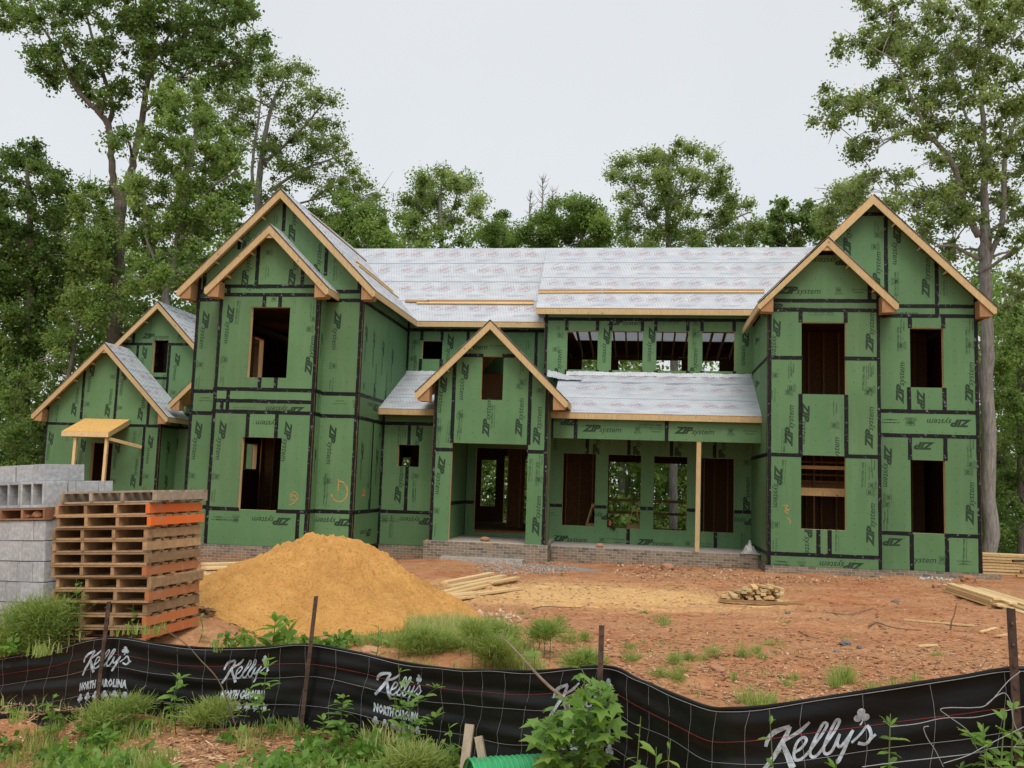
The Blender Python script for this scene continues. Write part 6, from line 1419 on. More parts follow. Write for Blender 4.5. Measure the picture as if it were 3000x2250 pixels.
def fence_ribbon(mb, pts, w, s0, t0, scale, off):
    """pts in print units (x right, y down)"""
    c = catmull([np.array(p, float) for p in pts], 6); n = len(c); ws = np.interp(np.linspace(0, 1, n), np.linspace(0, 1, len(w)), w) if hasattr(w, '__len__') else [w] * n; L = []; R = []
    for i, q in enumerate(c):
        t = c[min(i + 1, n - 1)] - c[max(i - 1, 0)]; t = t / (np.linalg.norm(t) + 1e-9); nn = np.array([-t[1], t[0]])
        for lst, sg in ((L, 1), (R, -1)):
            a = q + nn * ws[i] / 2 * sg; lst.append(fence_pt(s0 + a[0] * scale, (t0 + a[1] * scale) / FH, off))
    mb.faces(L + R, [(i, i + 1, n + i + 1, n + i) for i in range(n - 1)])
def shamrock(mb, cx, cy, r, s0, t0, scale, off):
    for k, a in enumerate((-90, 30, 150)):
        x = cx + math.cos(math.radians(a)) * r * .55; y = cy + math.sin(math.radians(a)) * r * .5; pts = [fence_pt(s0 + (x + math.cos(q) * r * .52) * scale, (t0 + (y + math.sin(q) * r * .5) * scale) / FH, off + .0004 * k) for q in np.linspace(0, 2 * math.pi, 13)[:-1]]
        mb.faces(pts, [tuple(range(12))])
    fence_ribbon(mb, [(cx, cy + r * .2), (cx + r * .1, cy + r * .7), (cx - r * .2, cy + r * 1.2)], r * .22, s0, t0, scale, off + .0016)
NC = text_geo('NORTH CAROLINA', .1, 0, .006, 1)
def sub_geo(g, mx):
    """cut long edges so that lettering follows the folds"""
    bm = bmesh.new(); vs = [bm.verts.new((p[0], p[1], 0)) for p in g[0]]
    for f in g[1]:
        try: bm.faces.new([vs[i] for i in f])
        except ValueError: pass
    lo = g[0].min(0); hi = g[0].max(0)
    for x in np.arange(lo[0] + mx, hi[0], mx): bmesh.ops.bisect_plane(bm, geom=bm.verts[:] + bm.edges[:] + bm.faces[:], plane_co=(x, 0, 0), plane_no=(1, 0, 0))
    for y in np.arange(lo[1] + mx, hi[1], mx): bmesh.ops.bisect_plane(bm, geom=bm.verts[:] + bm.edges[:] + bm.faces[:], plane_co=(0, y, 0), plane_no=(0, 1, 0))
    bm.verts.index_update(); out = (np.array([tuple(v.co)[:2] for v in bm.verts]), [tuple(v.index for v in f.verts) for f in bm.faces]); bm.free(); return out
NC = sub_geo(fit_geo(NC, .545, .085), .03)
W_PR = .56
def print_kelly(sl):
    """one repeat of the printed name; sl = metres along the fence of its left end"""
    sc = W_PR / 915.0; mb = MB()
    for k, (pts, w) in enumerate(STK.values()): fence_ribbon(mb, [(x - 125, y - 1290) for x, y in pts], w, sl, .095, sc, .0035 + .0005 * k)
    shamrock(mb, 795, 15, 62, sl, .095, sc, .0040); mb.build('script_print', M_WHITEPRINT, FENCE)
    mb = MB(); v, f = NC; mb.faces([fence_pt(sl - .005 + p[0], (.47 - p[1]) / FH, .004) for p in v], f); mb.build('state_print', M_WHITEPRINT, FENCE)
    for k in range(6): mb = MB(); shamrock(mb, 40 + 165 * k, 0, 62, sl, .535, sc, .0040); mb.build('shamrock_print', M_WHITEPRINT, FENCE)
for a in (253, 658, 1105, 1622, 2242): print_kelly(fence_s(a))
print_kelly(fence_s(2) - W_PR)
# loose wire curled at the right end
def loose(pts, D, r=.0019):
    P = [ondep(*px('A6', x, y), D) for x, y in pts]; mb = MB(); mb.tube(catmull(P, 6), r, 5); mb.build('loose_wire', M_WIRE, FENCE)
loose([(1130, 1325), (1350, 1300), (1560, 1255), (1800, 1250), (2000, 1210), (2212, 1160)], 4.25)
loose([(2180, 880), (2080, 960), (1920, 1140), (1800, 1170), (1620, 1170), (1535, 1185), (1600, 1240), (1760, 1360), (1830, 1500), (1920, 1610)], 4.2)
loose([(1440, 1320), (1400, 1335), (1430, 1420), (1490, 1510), (1560, 1650)], 4.2)
loose([(1910, 1140), (2000, 1070), (2060, 1055), (2105, 1130), (2130, 1290), (2212, 1460)], 4.1)
loose([(900, 1650), (1200, 1610), (1560, 1570), (1800, 1540), (2000, 1490), (2212, 1490)], 4.15)
loose([(1560, 1620), (1750, 1560), (1900, 1480), (2060, 1400), (2212, 1325)], 4.1)
# ------------------------------------------------------------------ stakes and drain pipe in front of the fence
def stake(t0, t1, b0, D, label, w=.045):
    a = ondep(*t0, D); b = ondep(*b0, D - .1); mb = MB(); d_ = a - b; b = b - d_ * .25; mb.beam(b, a, w, w * .8, (0, 1, 0)); tag(mb.build('wooden_stake', M_STAKE, None, tuple(b)), label, 'stake', 'wooden stakes by the drain pipe')
stake((1377, 2122), None, (1362, 2240), 6.6, 'taller weathered square stake left of the green pipe', .062)
stake((1402, 2158), None, (1420, 2260), 6.2, 'shorter weathered stake leaning at the green pipe mouth', .05)
def pipe():
    A = ondep(1395, 2326, 6.05); B = ondep(1760, 2302, 6.3); ax = (B - A) / np.linalg.norm(B - A); r = .215; n = 72; m = 28; V = []; A = A - ax * .05
    up = np.array([0, 0, 1.0]); sd = np.cross(ax, up); sd /= np.linalg.norm(sd); up = np.cross(sd, ax); L = .62
    for i in range(n):
        rr = r + .013 * math.sin(i * 2 * math.pi / 4.2); c = A + ax * L * i / (n - 1)
        for k in range(m): an = 2 * math.pi * k / m; V.append(c + (sd * math.cos(an) + up * math.sin(an)) * rr)
    F = [(i * m + k, i * m + (k + 1) % m, (i + 1) * m + (k + 1) % m, (i + 1) * m + k) for i in range(n - 1) for k in range(m)]
    c = A + ax * L / 2; me = np_mesh('drain_pipe', np.array(V), F, simple('green_plastic', (.03, .30, .11), .4, .45, 0, 8, .2), smooth=True, org=c); tag(link('drain_pipe', me, None, tuple(c)), 'green ribbed plastic drain pipe at the foot of the fence', 'pipe')
pipe()
# ------------------------------------------------------------------ trees
def leaf_cloud(C, R, n, size, seed, flat=.75, droop=.0, surf=.55, fill=None):
    """n leaves in clumps: centres C (k,3), radii R (k,) -> verts, quads, tone"""
    g = np.random.default_rng(seed); C = np.asarray(C, float); R = np.asarray(R, float); k = len(C)
    w = R ** 2; idx = g.choice(k, n, p=w / w.sum()); u = g.normal(size=(n, 3)); u /= np.linalg.norm(u, axis=1)[:, None]
    rad = np.minimum(np.abs(g.normal(size=n)) * .52, .75 + .35 * g.random(n)); off = u * rad[:, None] * R[idx][:, None]; off[:, 2] *= flat
    # sub-clumping along twigs
    tw = g.normal(size=(n, 3)) * .10 * R[idx][:, None]; off = off + tw * .3
    P = C[idx] + off; P[:, 2] -= droop * rad ** 2 * R[idx]
    d = g.normal(size=(n, 3)); d[:, 2] -= .35; d /= np.linalg.norm(d, axis=1)[:, None]
    nn = g.normal(size=(n, 3)); nn[:, 2] += .9; s = np.cross(nn, d); s /= np.linalg.norm(s, axis=1)[:, None] + 1e-9; up = np.cross(d, s)
    L = size * (.6 + .8 * g.random(n)); wd = L * (.30 + .15 * g.random(n)); fold = (g.random(n) * .25)[:, None]
    a = P; b = P + d * (L * .5)[:, None] + s * wd[:, None] + up * wd[:, None] * fold; c = P + d * L[:, None]; e = P + d * (L * .5)[:, None] - s * wd[:, None] + up * wd[:, None] * fold
    V = np.stack([a, b, c, e], 1).reshape(-1, 3); F = np.arange(4 * n).reshape(n, 4)
    ctone = g.random(k) * .5 + .2
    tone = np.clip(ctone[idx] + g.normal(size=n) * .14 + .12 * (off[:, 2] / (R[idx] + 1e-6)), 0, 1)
    return V, F, tone
def limb_net(trunks, C, R, seed, r_twig=.018, per=3):
    """trunk polylines [(pts, radii)] plus boughs growing to the clumps; returns MB"""
    g = random.Random(seed); mb = MB(); nodes = []
    for pts, rad in trunks:
        c = catmull(pts, 5); rr = np.interp(np.linspace(0, 1, len(c)), np.linspace(0, 1, len(rad)), rad); c = [q + np.array([g.uniform(-1, 1), g.uniform(-1, 1), 0]) * rr[i] * .25 for i, q in enumerate(c)]
        mb.tube(c, list(rr), 8); nodes += [(c[i], rr[i]) for i in range(len(c) // 4, len(c))]
    NP_ = np.array([n[0] for n in nodes]); NR = np.array([n[1] for n in nodes])
    for i in np.argsort([min(np.linalg.norm(NP_ - c, axis=1)) for c in C]):
        c = np.array(C[i]); dv = c - NP_; dist = np.linalg.norm(dv, axis=1); cost = dist + 1.2 * np.maximum(0, NP_[:, 2] - c[2] + .2 * dist); j = int(np.argmin(cost)); a = NP_[j]; r0 = min(NR[j] * .6, .03 + .022 * dist[j])
        m = a + (c - a) * .5 + np.array([g.uniform(-.1, .1), g.uniform(-.1, .1), g.uniform(.02, .16)]) * dist[j]
        pts = catmull([a, m, c], 4); rr = np.linspace(r0, r_twig, len(pts)); mb.tube(pts, list(rr), 5, cap=False)
        NP_ = np.vstack([NP_, pts[3:]]); NR = np.concatenate([NR, rr[3:]])
        for _ in range(per):
            e = c + np.array([g.gauss(0, 1), g.gauss(0, 1), g.gauss(0, .7)]) * R[i] * .6; mm = (pts[-3] + e) / 2 + np.array([0, 0, g.uniform(-.1, .2)]) * R[i]; mb.tube([pts[-3], mm, e], [r_twig, r_twig * .7, r_twig * .35], 4, cap=False)
    return mb
def photo_tree(name, label, D, trunks, clumps, n, size, lm, bm_, seed, depth=3.0, base=None, group=None, flat=.8, per=2, radscale=1.0):
    """trunks: [([(px,py)...], [radius_px...])], clumps: [(px,py,rpx)] read off the photograph; all stand round the depth D"""
    g = random.Random(seed); k = D / FPX; T = []
    for pts, rad, *dd in trunks:
        z0 = dd[0] if dd else 0; z1 = dd[1] if len(dd) > 1 else z0
        T.append(([ondep(x, y, D + z0 + (z1 - z0) * i / max(1, len(pts) - 1)) for i, (x, y) in enumerate(pts)], [r * k for r in rad]))
    b = T[0][0][0]; bz = gz1(b[0], b[1]); T[0] = ([np.array([b[0], b[1], bz - .3])] + T[0][0][(1 if b[2] < bz + .3 else 0):], [T[0][1][0] * 1.06] + T[0][1][(1 if b[2] < bz + .3 else 0):])
    C, R = [], []
    for x, y, r in clumps:
        m = max(2, int((r / 25) ** 2 * 1.25))
        for _ in range(m):
            a = g.uniform(0, 6.283); q = math.sqrt(g.random()) * max(4, r - 8); C.append(ondep(x + math.cos(a) * q, y + math.sin(a) * q * .9, D + g.uniform(-1, 1) * depth)); R.append(41 * k * g.uniform(.4, 1.4) * radscale)
    e = empty(name, (b[0], b[1], bz), label, 'tree', group)
    o = limb_net(T, C, R, seed, per=per).build('trunk', bm_, e, smooth=True)
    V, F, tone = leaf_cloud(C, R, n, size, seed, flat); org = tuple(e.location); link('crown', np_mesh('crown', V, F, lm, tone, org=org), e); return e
# -- the tall forked oak at the left
cl = [(60, 20, 60), (150, 60, 70), (240, 30, 80), (330, 20, 85), (430, 30, 85), (520, 20, 80), (610, 30, 80), (690, 20, 70), (120, 160, 60), (210, 150, 75), (300, 130, 80), (390, 120, 80), (480, 130, 90), (570, 120, 85), (650, 110, 80), (720, 60, 50), (100, 190, 40), (170, 220, 55), (260, 220, 60), (340, 230, 60), (460, 220, 70), (560, 200, 80), (660, 190, 75), (730, 150, 60), (770, 150, 45), (740, 110, 30), (30, 50, 40), (780, 110, 25), (290, 290, 45), (330, 310, 40), (240, 270, 30), (370, 390, 25), (330, 420, 25), (620, 240, 50), (700, 220, 45), (10, 60, 25), (20, -40, 80), (160, -50, 90), (330, -60, 90), (500, -60, 90), (660, -40, 80), (400, 60, 70)]
photo_tree('oak_tree', 'tall forked oak with heavy dark crown behind the small left gables', 40,
    [([(332, 1500), (338, 1000), (345, 800), (350, 690), (352, 590)], [24, 22, 20, 19, 18]), ([(350, 600), (330, 520), (325, 440), (318, 370), (290, 330), (230, 270), (190, 190), (150, 120), (110, 60)], [12, 10, 9.5, 9, 8, 6.5, 5, 4, 2.5], 0, -1), ([(354, 600), (375, 530), (395, 450), (415, 350), (430, 260), (445, 180), (445, 60), (440, -40)], [13, 11, 10, 9, 8, 6.5, 5, 3], 0, 1), ([(318, 370), (330, 320), (325, 290), (310, 240), (285, 160), (265, 90), (245, 10)], [8, 7, 6.5, 6, 5, 4, 3], 0, 1), ([(420, 330), (480, 270), (530, 225), (600, 200), (700, 180)], [5, 4.5, 4, 3, 2], 0, -1), ([(440, 190), (480, 130), (520, 60), (560, 10)], [4.5, 4, 3, 2], 0, 1)],
    cl, 48000, 0.140, M_LEAF_D, M_BARK2, 101, 2.2)
# -- lighter trees right of it
cl = [(620, 260, 60), (690, 250, 60), (760, 220, 60), (830, 240, 55), (880, 220, 45), (900, 290, 55), (840, 310, 60), (760, 300, 60), (690, 330, 55), (940, 300, 40), (960, 350, 45), (900, 370, 55), (820, 390, 60), (740, 400, 60), (980, 420, 50), (1010, 440, 40), (930, 450, 55), (860, 470, 55), (780, 480, 60), (1000, 500, 45), (1040, 530, 45), (960, 530, 50), (880, 540, 50), (800, 560, 60), (1060, 560, 50), (1090, 580, 30), (1000, 600, 60), (1100, 640, 55), (1060, 680, 70), (1120, 700, 45), (980, 680, 60), (920, 620, 60), (1010, 735, 40)]
photo_tree('poplar_tree', 'tall airy tree rising directly behind the left main gable', 46, [([(770, 1500), (765, 900), (757, 640), (760, 520), (775, 400), (800, 300), (830, 240)], [15, 14, 11, 9, 7, 5, 3]), ([(757, 620), (740, 520), (745, 430), (760, 330), (765, 260)], [6, 5, 4, 3, 2], 0, 1), ([(770, 480), (840, 420), (900, 360), (950, 300)], [5, 4, 3, 2], 0, -1), ([(790, 560), (880, 500), (960, 470), (1020, 450)], [5, 4, 3, 2], 0, 1), ([(785, 620), (900, 590), (1000, 560)], [4, 3, 2])], cl, 33000, 0.124, M_LEAF_Y, M_BARK, 102, 2.5)
cl = [(470, 250, 45), (520, 270, 50), (570, 300, 55), (540, 340, 55), (480, 330, 45), (600, 360, 55), (650, 380, 50), (500, 400, 50), (560, 410, 60), (450, 390, 40), (620, 440, 60), (680, 450, 50), (440, 460, 45), (500, 470, 60), (560, 500, 60), (630, 520, 60), (690, 540, 50), (440, 540, 60), (510, 560, 70), (580, 590, 70), (650, 600, 60), (400, 600, 60), (450, 640, 70), (530, 660, 80), (610, 680, 70), (680, 640, 50), (420, 720, 70), (490, 750, 80), (560, 770, 70), (430, 800, 70), (500, 830, 60), (380, 560, 40), (690, 600, 40), (560, 240, 30)]
photo_tree('maple_tree', 'leafy tree with pale crooked stems between the oak and the left gable', 36, [([(495, 1500), (490, 1000), (485, 850), (505, 810), (515, 760), (520, 690), (540, 620), (548, 510), (565, 440), (572, 390), (560, 330)], [12, 12, 11, 10, 9, 8, 8, 6, 5, 4, 2.5]), ([(510, 800), (555, 770), (560, 690), (585, 600), (610, 560), (660, 520), (700, 510)], [7, 6.5, 6, 5, 4, 3, 2], 0, -1), ([(490, 830), (450, 750), (430, 690), (425, 600), (420, 520)], [6, 5, 4.5, 3.5, 2], 0, 1), ([(550, 505), (600, 480), (650, 450), (700, 430)], [4, 3.5, 2.5, 1.5], 0, 1)], cl, 59500, 0.119, M_LEAF_M, M_BARK, 103, 2.2)
cl = [(30, 430, 45), (90, 460, 55), (150, 500, 50), (20, 500, 60), (80, 540, 70), (160, 560, 60), (200, 600, 40), (40, 610, 70), (120, 640, 70), (190, 660, 50), (30, 700, 80), (110, 730, 80), (190, 740, 60), (40, 800, 80), (130, 830, 80), (200, 830, 60), (40, 900, 80), (130, 920, 80), (30, 1000, 80), (110, 1010, 70), (60, 1090, 70), (-40, 500, 70), (-50, 650, 80), (-50, 800, 80)]
photo_tree('beech_tree', 'dense dark green tree filling the left edge', 42, [([(70, 1500), (75, 1100), (90, 800), (85, 600), (80, 480)], [14, 13, 11, 8, 4]), ([(90, 850), (150, 760), (180, 680)], [5, 4, 2]), ([(85, 760), (30, 680), (0, 600)], [5, 4, 2])], cl, 63000, 0.133, M_LEAF_D, M_BARK2, 104, 2.5)
cl = [(240, 560, 40), (290, 560, 45), (260, 620, 55), (310, 650, 50), (240, 690, 55), (290, 730, 60), (230, 770, 60), (300, 810, 60), (230, 860, 60), (290, 900, 60), (400, 860, 60), (220, 950, 60), (380, 930, 50), (160, 1000, 60), (90, 1100, 60), (40, 1190, 70), (100, 1210, 60), (30, 1290, 60), (100, 1300, 50), (60, 1370, 50), (420, 940, 40), (190, 1050, 50)]
photo_tree('young_maple', 'bright green young tree over the low left roofs', 38.5, [([(165, 1500), (165, 1290), (200, 1100), (230, 950), (250, 800), (260, 640)], [6, 6, 6, 5, 4, 2]), ([(200, 1100), (130, 1050), (80, 1100)], [4, 3, 2]), ([(165, 1290), (100, 1250), (50, 1230)], [3, 2.5, 1.5])], cl, 35000, 0.112, M_LEAF_M, M_BARK2, 105, 1.6)
# -- right hero tree
def t3(*q): return [(2300 + x / 2.37, y / 2.37) for x, y in q]
cl = [(2540, 20, 45), (2600, 30, 60), (2680, 30, 70), (2760, 30, 70), (2840, 30, 70), (2920, 30, 70), (2980, 30, 60), (2480, 120, 35), (2540, 110, 50), (2600, 110, 60), (2680, 110, 70), (2760, 110, 70), (2850, 120, 70), (2940, 110, 70), (2460, 145, 25), (2640, 180, 55), (2560, 160, 40), (2720, 190, 65), (2800, 200, 65), (2880, 200, 60), (2960, 200, 60), (2430, 280, 40), (2480, 300, 45), (2540, 300, 50), (2600, 260, 50), (2660, 260, 55), (2720, 280, 60), (2390, 360, 25), (2440, 340, 35), (2560, 340, 45), (2620, 340, 50), (2700, 350, 60), (2780, 290, 55), (2840, 300, 50), (2930, 290, 60), (2980, 300, 50), (2560, 400, 35), (2520, 430, 40), (2510, 470, 30), (2640, 380, 40), (2740, 380, 50), (2820, 400, 60), (2900, 400, 60), (2970, 400, 60), (2780, 460, 55), (2850, 470, 60), (2930, 490, 60), (2990, 490, 50), (2560, 520, 45), (2640, 530, 50), (2700, 560, 55), (2500, 560, 40), (2470, 600, 40), (2430, 640, 35), (2760, 540, 55), (2830, 550, 60), (2920, 570, 60), (2980, 600, 60), (2700, 630, 55), (2780, 640, 55), (2980, 700, 60), (2700, 700, 45), (2780, 730, 45), (2990, 800, 55), (2970, 880, 50), (2800, 580, 50), (2850, 620, 40), (2640, 600, 50), (2760, 800, 35), (3060, 60, 70), (3060, 200, 70), (3060, 350, 70), (3060, 500, 65), (3130, 150, 60), (3130, 320, 60), (3060, 650, 50)]
photo_tree('sycamore_tree', 'tall broad tree with big limbs at the right edge', 29.5,
    [([(2902, 1660), (2897, 1400), (2892, 1100), (2888, 880), (2886, 760), (2885, 690), (2884, 600), (2884, 480), (2880, 360), (2872, 250), (2868, 120), (2870, -40)], [22, 20, 18, 17, 16.5, 15.5, 11, 9, 7.5, 6, 4.5, 3]), ([(2866, 690), (2840, 640), (2815, 560), (2790, 480), (2755, 430), (2705, 395), (2640, 395), (2590, 420), (2555, 450)], [11, 10, 8.5, 8, 7, 5, 3.5, 2.5, 1.5], 0, -1.5), ([(2720, 400), (2690, 330), (2650, 240), (2620, 180), (2560, 140)], [5, 4.5, 3.5, 2.5, 1.5], -1, -2), ([(2895, 760), (2925, 690), (2940, 620), (2945, 470), (2975, 350), (3000, 280)], [9, 8, 8, 7, 5.5, 4], 0, 1), ([(2900, 680), (2940, 650), (2970, 645)], [6, 5, 3]), ([(2870, 760), (2830, 740), (2790, 720), (2740, 722)], [6, 5, 4, 2.5], 0, -1), ([(2885, 480), (2850, 370), (2830, 340), (2800, 240), (2770, 120)], [5, 4, 4, 3, 2], 0, 1), ([(2866, 640), (2800, 620), (2740, 605), (2680, 605)], [5, 4, 3, 2], 0, 1.5), ([(2865, 800), (2920, 770), (2970, 730)], [6, 5, 3], 0, -1)],
    cl, 72000, 0.100, M_LEAF_Y, M_BARK, 106, 2.5)
# -- row behind the roof
def t2(*q): return [(1000 + x / 1.4747, 300 + y / 1.4747, r / 1.4747) for x, y, r in q]
cl = t2((370, 330, 50), (430, 320, 45), (500, 330, 45), (330, 380, 55), (400, 390, 60), (480, 390, 60), (550, 370, 45), (300, 440, 55), (370, 460, 60), (450, 460, 60), (530, 440, 55), (580, 420, 30), (270, 510, 50), (340, 530, 60), (420, 540, 60), (500, 520, 60), (560, 500, 50), (280, 580, 50), (360, 600, 55), (440, 610, 55), (520, 590, 50), (250, 620, 40))
photo_tree('round_tree', 'round airy tree behind the roof, left of the bare snag', 52, [([(1295, 1500), (1295, 760), (1290, 640), (1290, 560), (1300, 520)], [8, 7, 6, 4, 2]), ([(1290, 690), (1330, 600), (1345, 540)], [4, 3, 1.5]), ([(1290, 690), (1240, 620), (1220, 570)], [4, 3, 1.5])], cl, 27000, 0.124, M_LEAF_Y, M_BARK, 107, 2.2)
cl = t2((1360, 200, 45), (1430, 190, 45), (1500, 210, 45), (1230, 260, 45), (1300, 250, 55), (1380, 260, 60), (1460, 270, 60), (1590, 260, 55), (1650, 290, 45), (1160, 320, 45), (1240, 330, 60), (1330, 330, 60), (1420, 340, 60), (1540, 330, 60), (1630, 350, 50), (1200, 400, 55), (1290, 400, 60), (1380, 410, 60), (1480, 400, 60), (1580, 410, 60), (1660, 420, 40), (1240, 470, 55), (1330, 480, 60), (1440, 480, 60), (1540, 480, 60), (1640, 480, 55), (1720, 440, 55), (1780, 440, 45), (1700, 510, 60), (1780, 520, 50), (1220, 540, 50), (1320, 560, 60), (1420, 560, 60), (1520, 560, 60), (1620, 560, 55), (1230, 600, 45), (1340, 610, 45), (1560, 610, 45), (1660, 590, 45), (1740, 590, 40), (1810, 540, 30))
photo_tree('large_tree', 'largest round-crowned tree standing above the main roof ridge', 48, [([(1985, 1500), (1960, 760), (1955, 650), (1960, 560), (1965, 480), (1960, 430)], [10, 9, 8, 6, 4, 2]), ([(1958, 700), (1900, 620), (1850, 550), (1810, 520)], [5, 4, 3, 2], 0, 1), ([(1958, 690), (2020, 600), (2050, 540), (2080, 500)], [5, 4, 3, 2], 0, -1), ([(1960, 740), (2060, 680), (2150, 640), (2200, 620)], [5, 4, 3, 2]), ([(1957, 640), (1990, 560), (2000, 480)], [4, 3, 2])], cl, 46000, 0.116, M_LEAF_Y, M_BARK, 108, 2.6)
cl = t2((1040, 430, 45), (990, 470, 55), (1070, 480, 60), (1130, 520, 55), (960, 540, 60), (1040, 550, 70), (1120, 580, 60), (950, 600, 50), (1020, 620, 60))
photo_tree('dense_maple', 'dense bright green tree behind the roof, right of the bare snag', 44, [([(1705, 1500), (1705, 760), (1705, 640), (1703, 600)], [7, 6, 4, 2])], cl, 28000, 0.105, M_LEAF_M, M_BARK, 109, 1.8)
cl = t2((690, 490, 35), (670, 540, 45), (720, 560, 45), (640, 600, 45), (700, 610, 50), (760, 600, 45))
photo_tree('small_tree', 'low pointed tree behind the roof between the round tree and the snag', 47, [([(1465, 1500), (1465, 760), (1466, 640)], [5, 4, 2])], cl, 14000, 0.105, M_LEAF_M, M_BARK, 110, 1.5)
cl = t2((920, 440, 30), (900, 490, 40), (840, 520, 45), (800, 560, 45), (870, 570, 50), (920, 560, 45), (830, 610, 45), (890, 620, 45))
photo_tree('slim_tree', 'slim leafy tree clothing the foot of the bare snag', 45, [([(1612, 1500), (1612, 760), (1615, 640)], [5, 4, 2])], cl, 17500, 0.098, M_LEAF_M, M_BARK, 111, 1.5)
cl = t2((1910, 440, 22), (1890, 490, 28), (1940, 500, 28), (2010, 450, 26), (2000, 510, 28), (1880, 550, 30), (1950, 560, 32), (2030, 550, 28), (1900, 600, 30), (1970, 610, 30), (1850, 600, 25))
photo_tree('sparse_sapling', 'thin see-through sapling just left of the right gable', 40, [([(2320, 1500), (2320, 760), (2322, 680), (2325, 620)], [3, 3, 2, 1]), ([(2320, 740), (2350, 660), (2365, 610)], [2, 1.5, 1]), ([(2320, 740), (2290, 680), (2285, 640)], [2, 1.5, 1])], cl, 5200, 0.150, M_LEAF_D, M_BARK2, 112, 1.2, radscale=.8)
cl = t2((2070, 500, 40), (2120, 480, 45), (2060, 560, 40), (2160, 390, 45), (2200, 370, 45), (2180, 440, 50), (2210, 430, 40), (2100, 580, 40))
photo_tree('edge_tree', 'olive tree peeping over the left slope of the right gable', 43, [([(2450, 1500), (2440, 760), (2440, 620)], [6, 5, 2])], cl, 17500, 0.112, M_LEAF_Y, M_BARK, 113, 1.5)
cl = t2((20, 430, 45), (60, 500, 50), (20, 540, 50), (90, 560, 50), (150, 520, 45), (50, 600, 50), (130, 600, 50), (180, 560, 35), (110, 470, 40), (200, 610, 35))
photo_tree('side_tree', 'mid green tree behind the left roof valley', 42, [([(1070, 1500), (1070, 760), (1072, 640)], [6, 5, 2])], cl, 24500, 0.105, M_LEAF_M, M_BARK, 114, 1.6)
# -- bare snag: three dead stems
def snag():
    b = ondep(1588, 1500, 46); e = empty('dead_snag', (b[0], b[1], gz1(b[0], b[1])), 'bare dead snag with spiky grey tips behind the roof', 'tree'); mb = MB()
    for pts in ([(1590, 1500), (1590, 760), (1588, 640), (1590, 560), (1588, 515)], [(1590, 800), (1555, 700), (1552, 610), (1558, 555)], [(1590, 780), (1620, 660), (1622, 600), (1617, 545)]):
        P = [ondep(x, y, 46) for x, y in pts]; P[0][2] = gz1(b[0], b[1]) - .2 if pts[0][1] > 1400 else P[0][2]; c = catmull(P, 6); mb.tube(c, list(np.linspace(.09, .012, len(c))), 6)
        for q in c[len(c) // 2:-2]:
            for _ in range(3): d_ = np.array([rnd.uniform(-1, 1), rnd.uniform(-1, 1), rnd.uniform(.3, 1.1)]) * rnd.uniform(.2, .5); mb.tube([q, q + d_ * .6, q + d_ * 1.0 + np.array([0, 0, .1])], [.018, .012, .005], 4)
    mb.build('trunk', M_BARK, e, smooth=True)
snag()
# -- trees at the right margin and behind the house, seen through the openings
cl = [(2960, 950, 60), (2990, 1020, 60), (2940, 1060, 50), (2980, 1120, 70), (2950, 1200, 60), (3000, 1250, 70), (2960, 1320, 60), (2990, 1400, 60), (2960, 1450, 50), (2990, 1520, 60), (2950, 1580, 40), (3060, 1000, 80), (3070, 1200, 80), (3060, 1400, 80)]
photo_tree('edge_maple', 'leafy green tree at the far right margin beside the broad trunk', 36, [([(2990, 1640), (2988, 1400), (2985, 1150), (2985, 950)], [9, 8, 6, 3])], cl, 35000, 0.105, M_LEAF_M, M_BARK2, 115, 2.2)
photo_tree('straight_tree', 'pale straight trunk seen through the third porch window', 36.6, [([(1973, 1600), (1974, 1500), (1975, 1300), (1980, 1000), (1990, 800)], [12.5, 11.5, 10.5, 9, 6])], [(1985, 790, 50), (1960, 850, 50), (2000, 900, 50)], 3000, .16, M_LEAF_M, M_BARK, 116, 1.5)
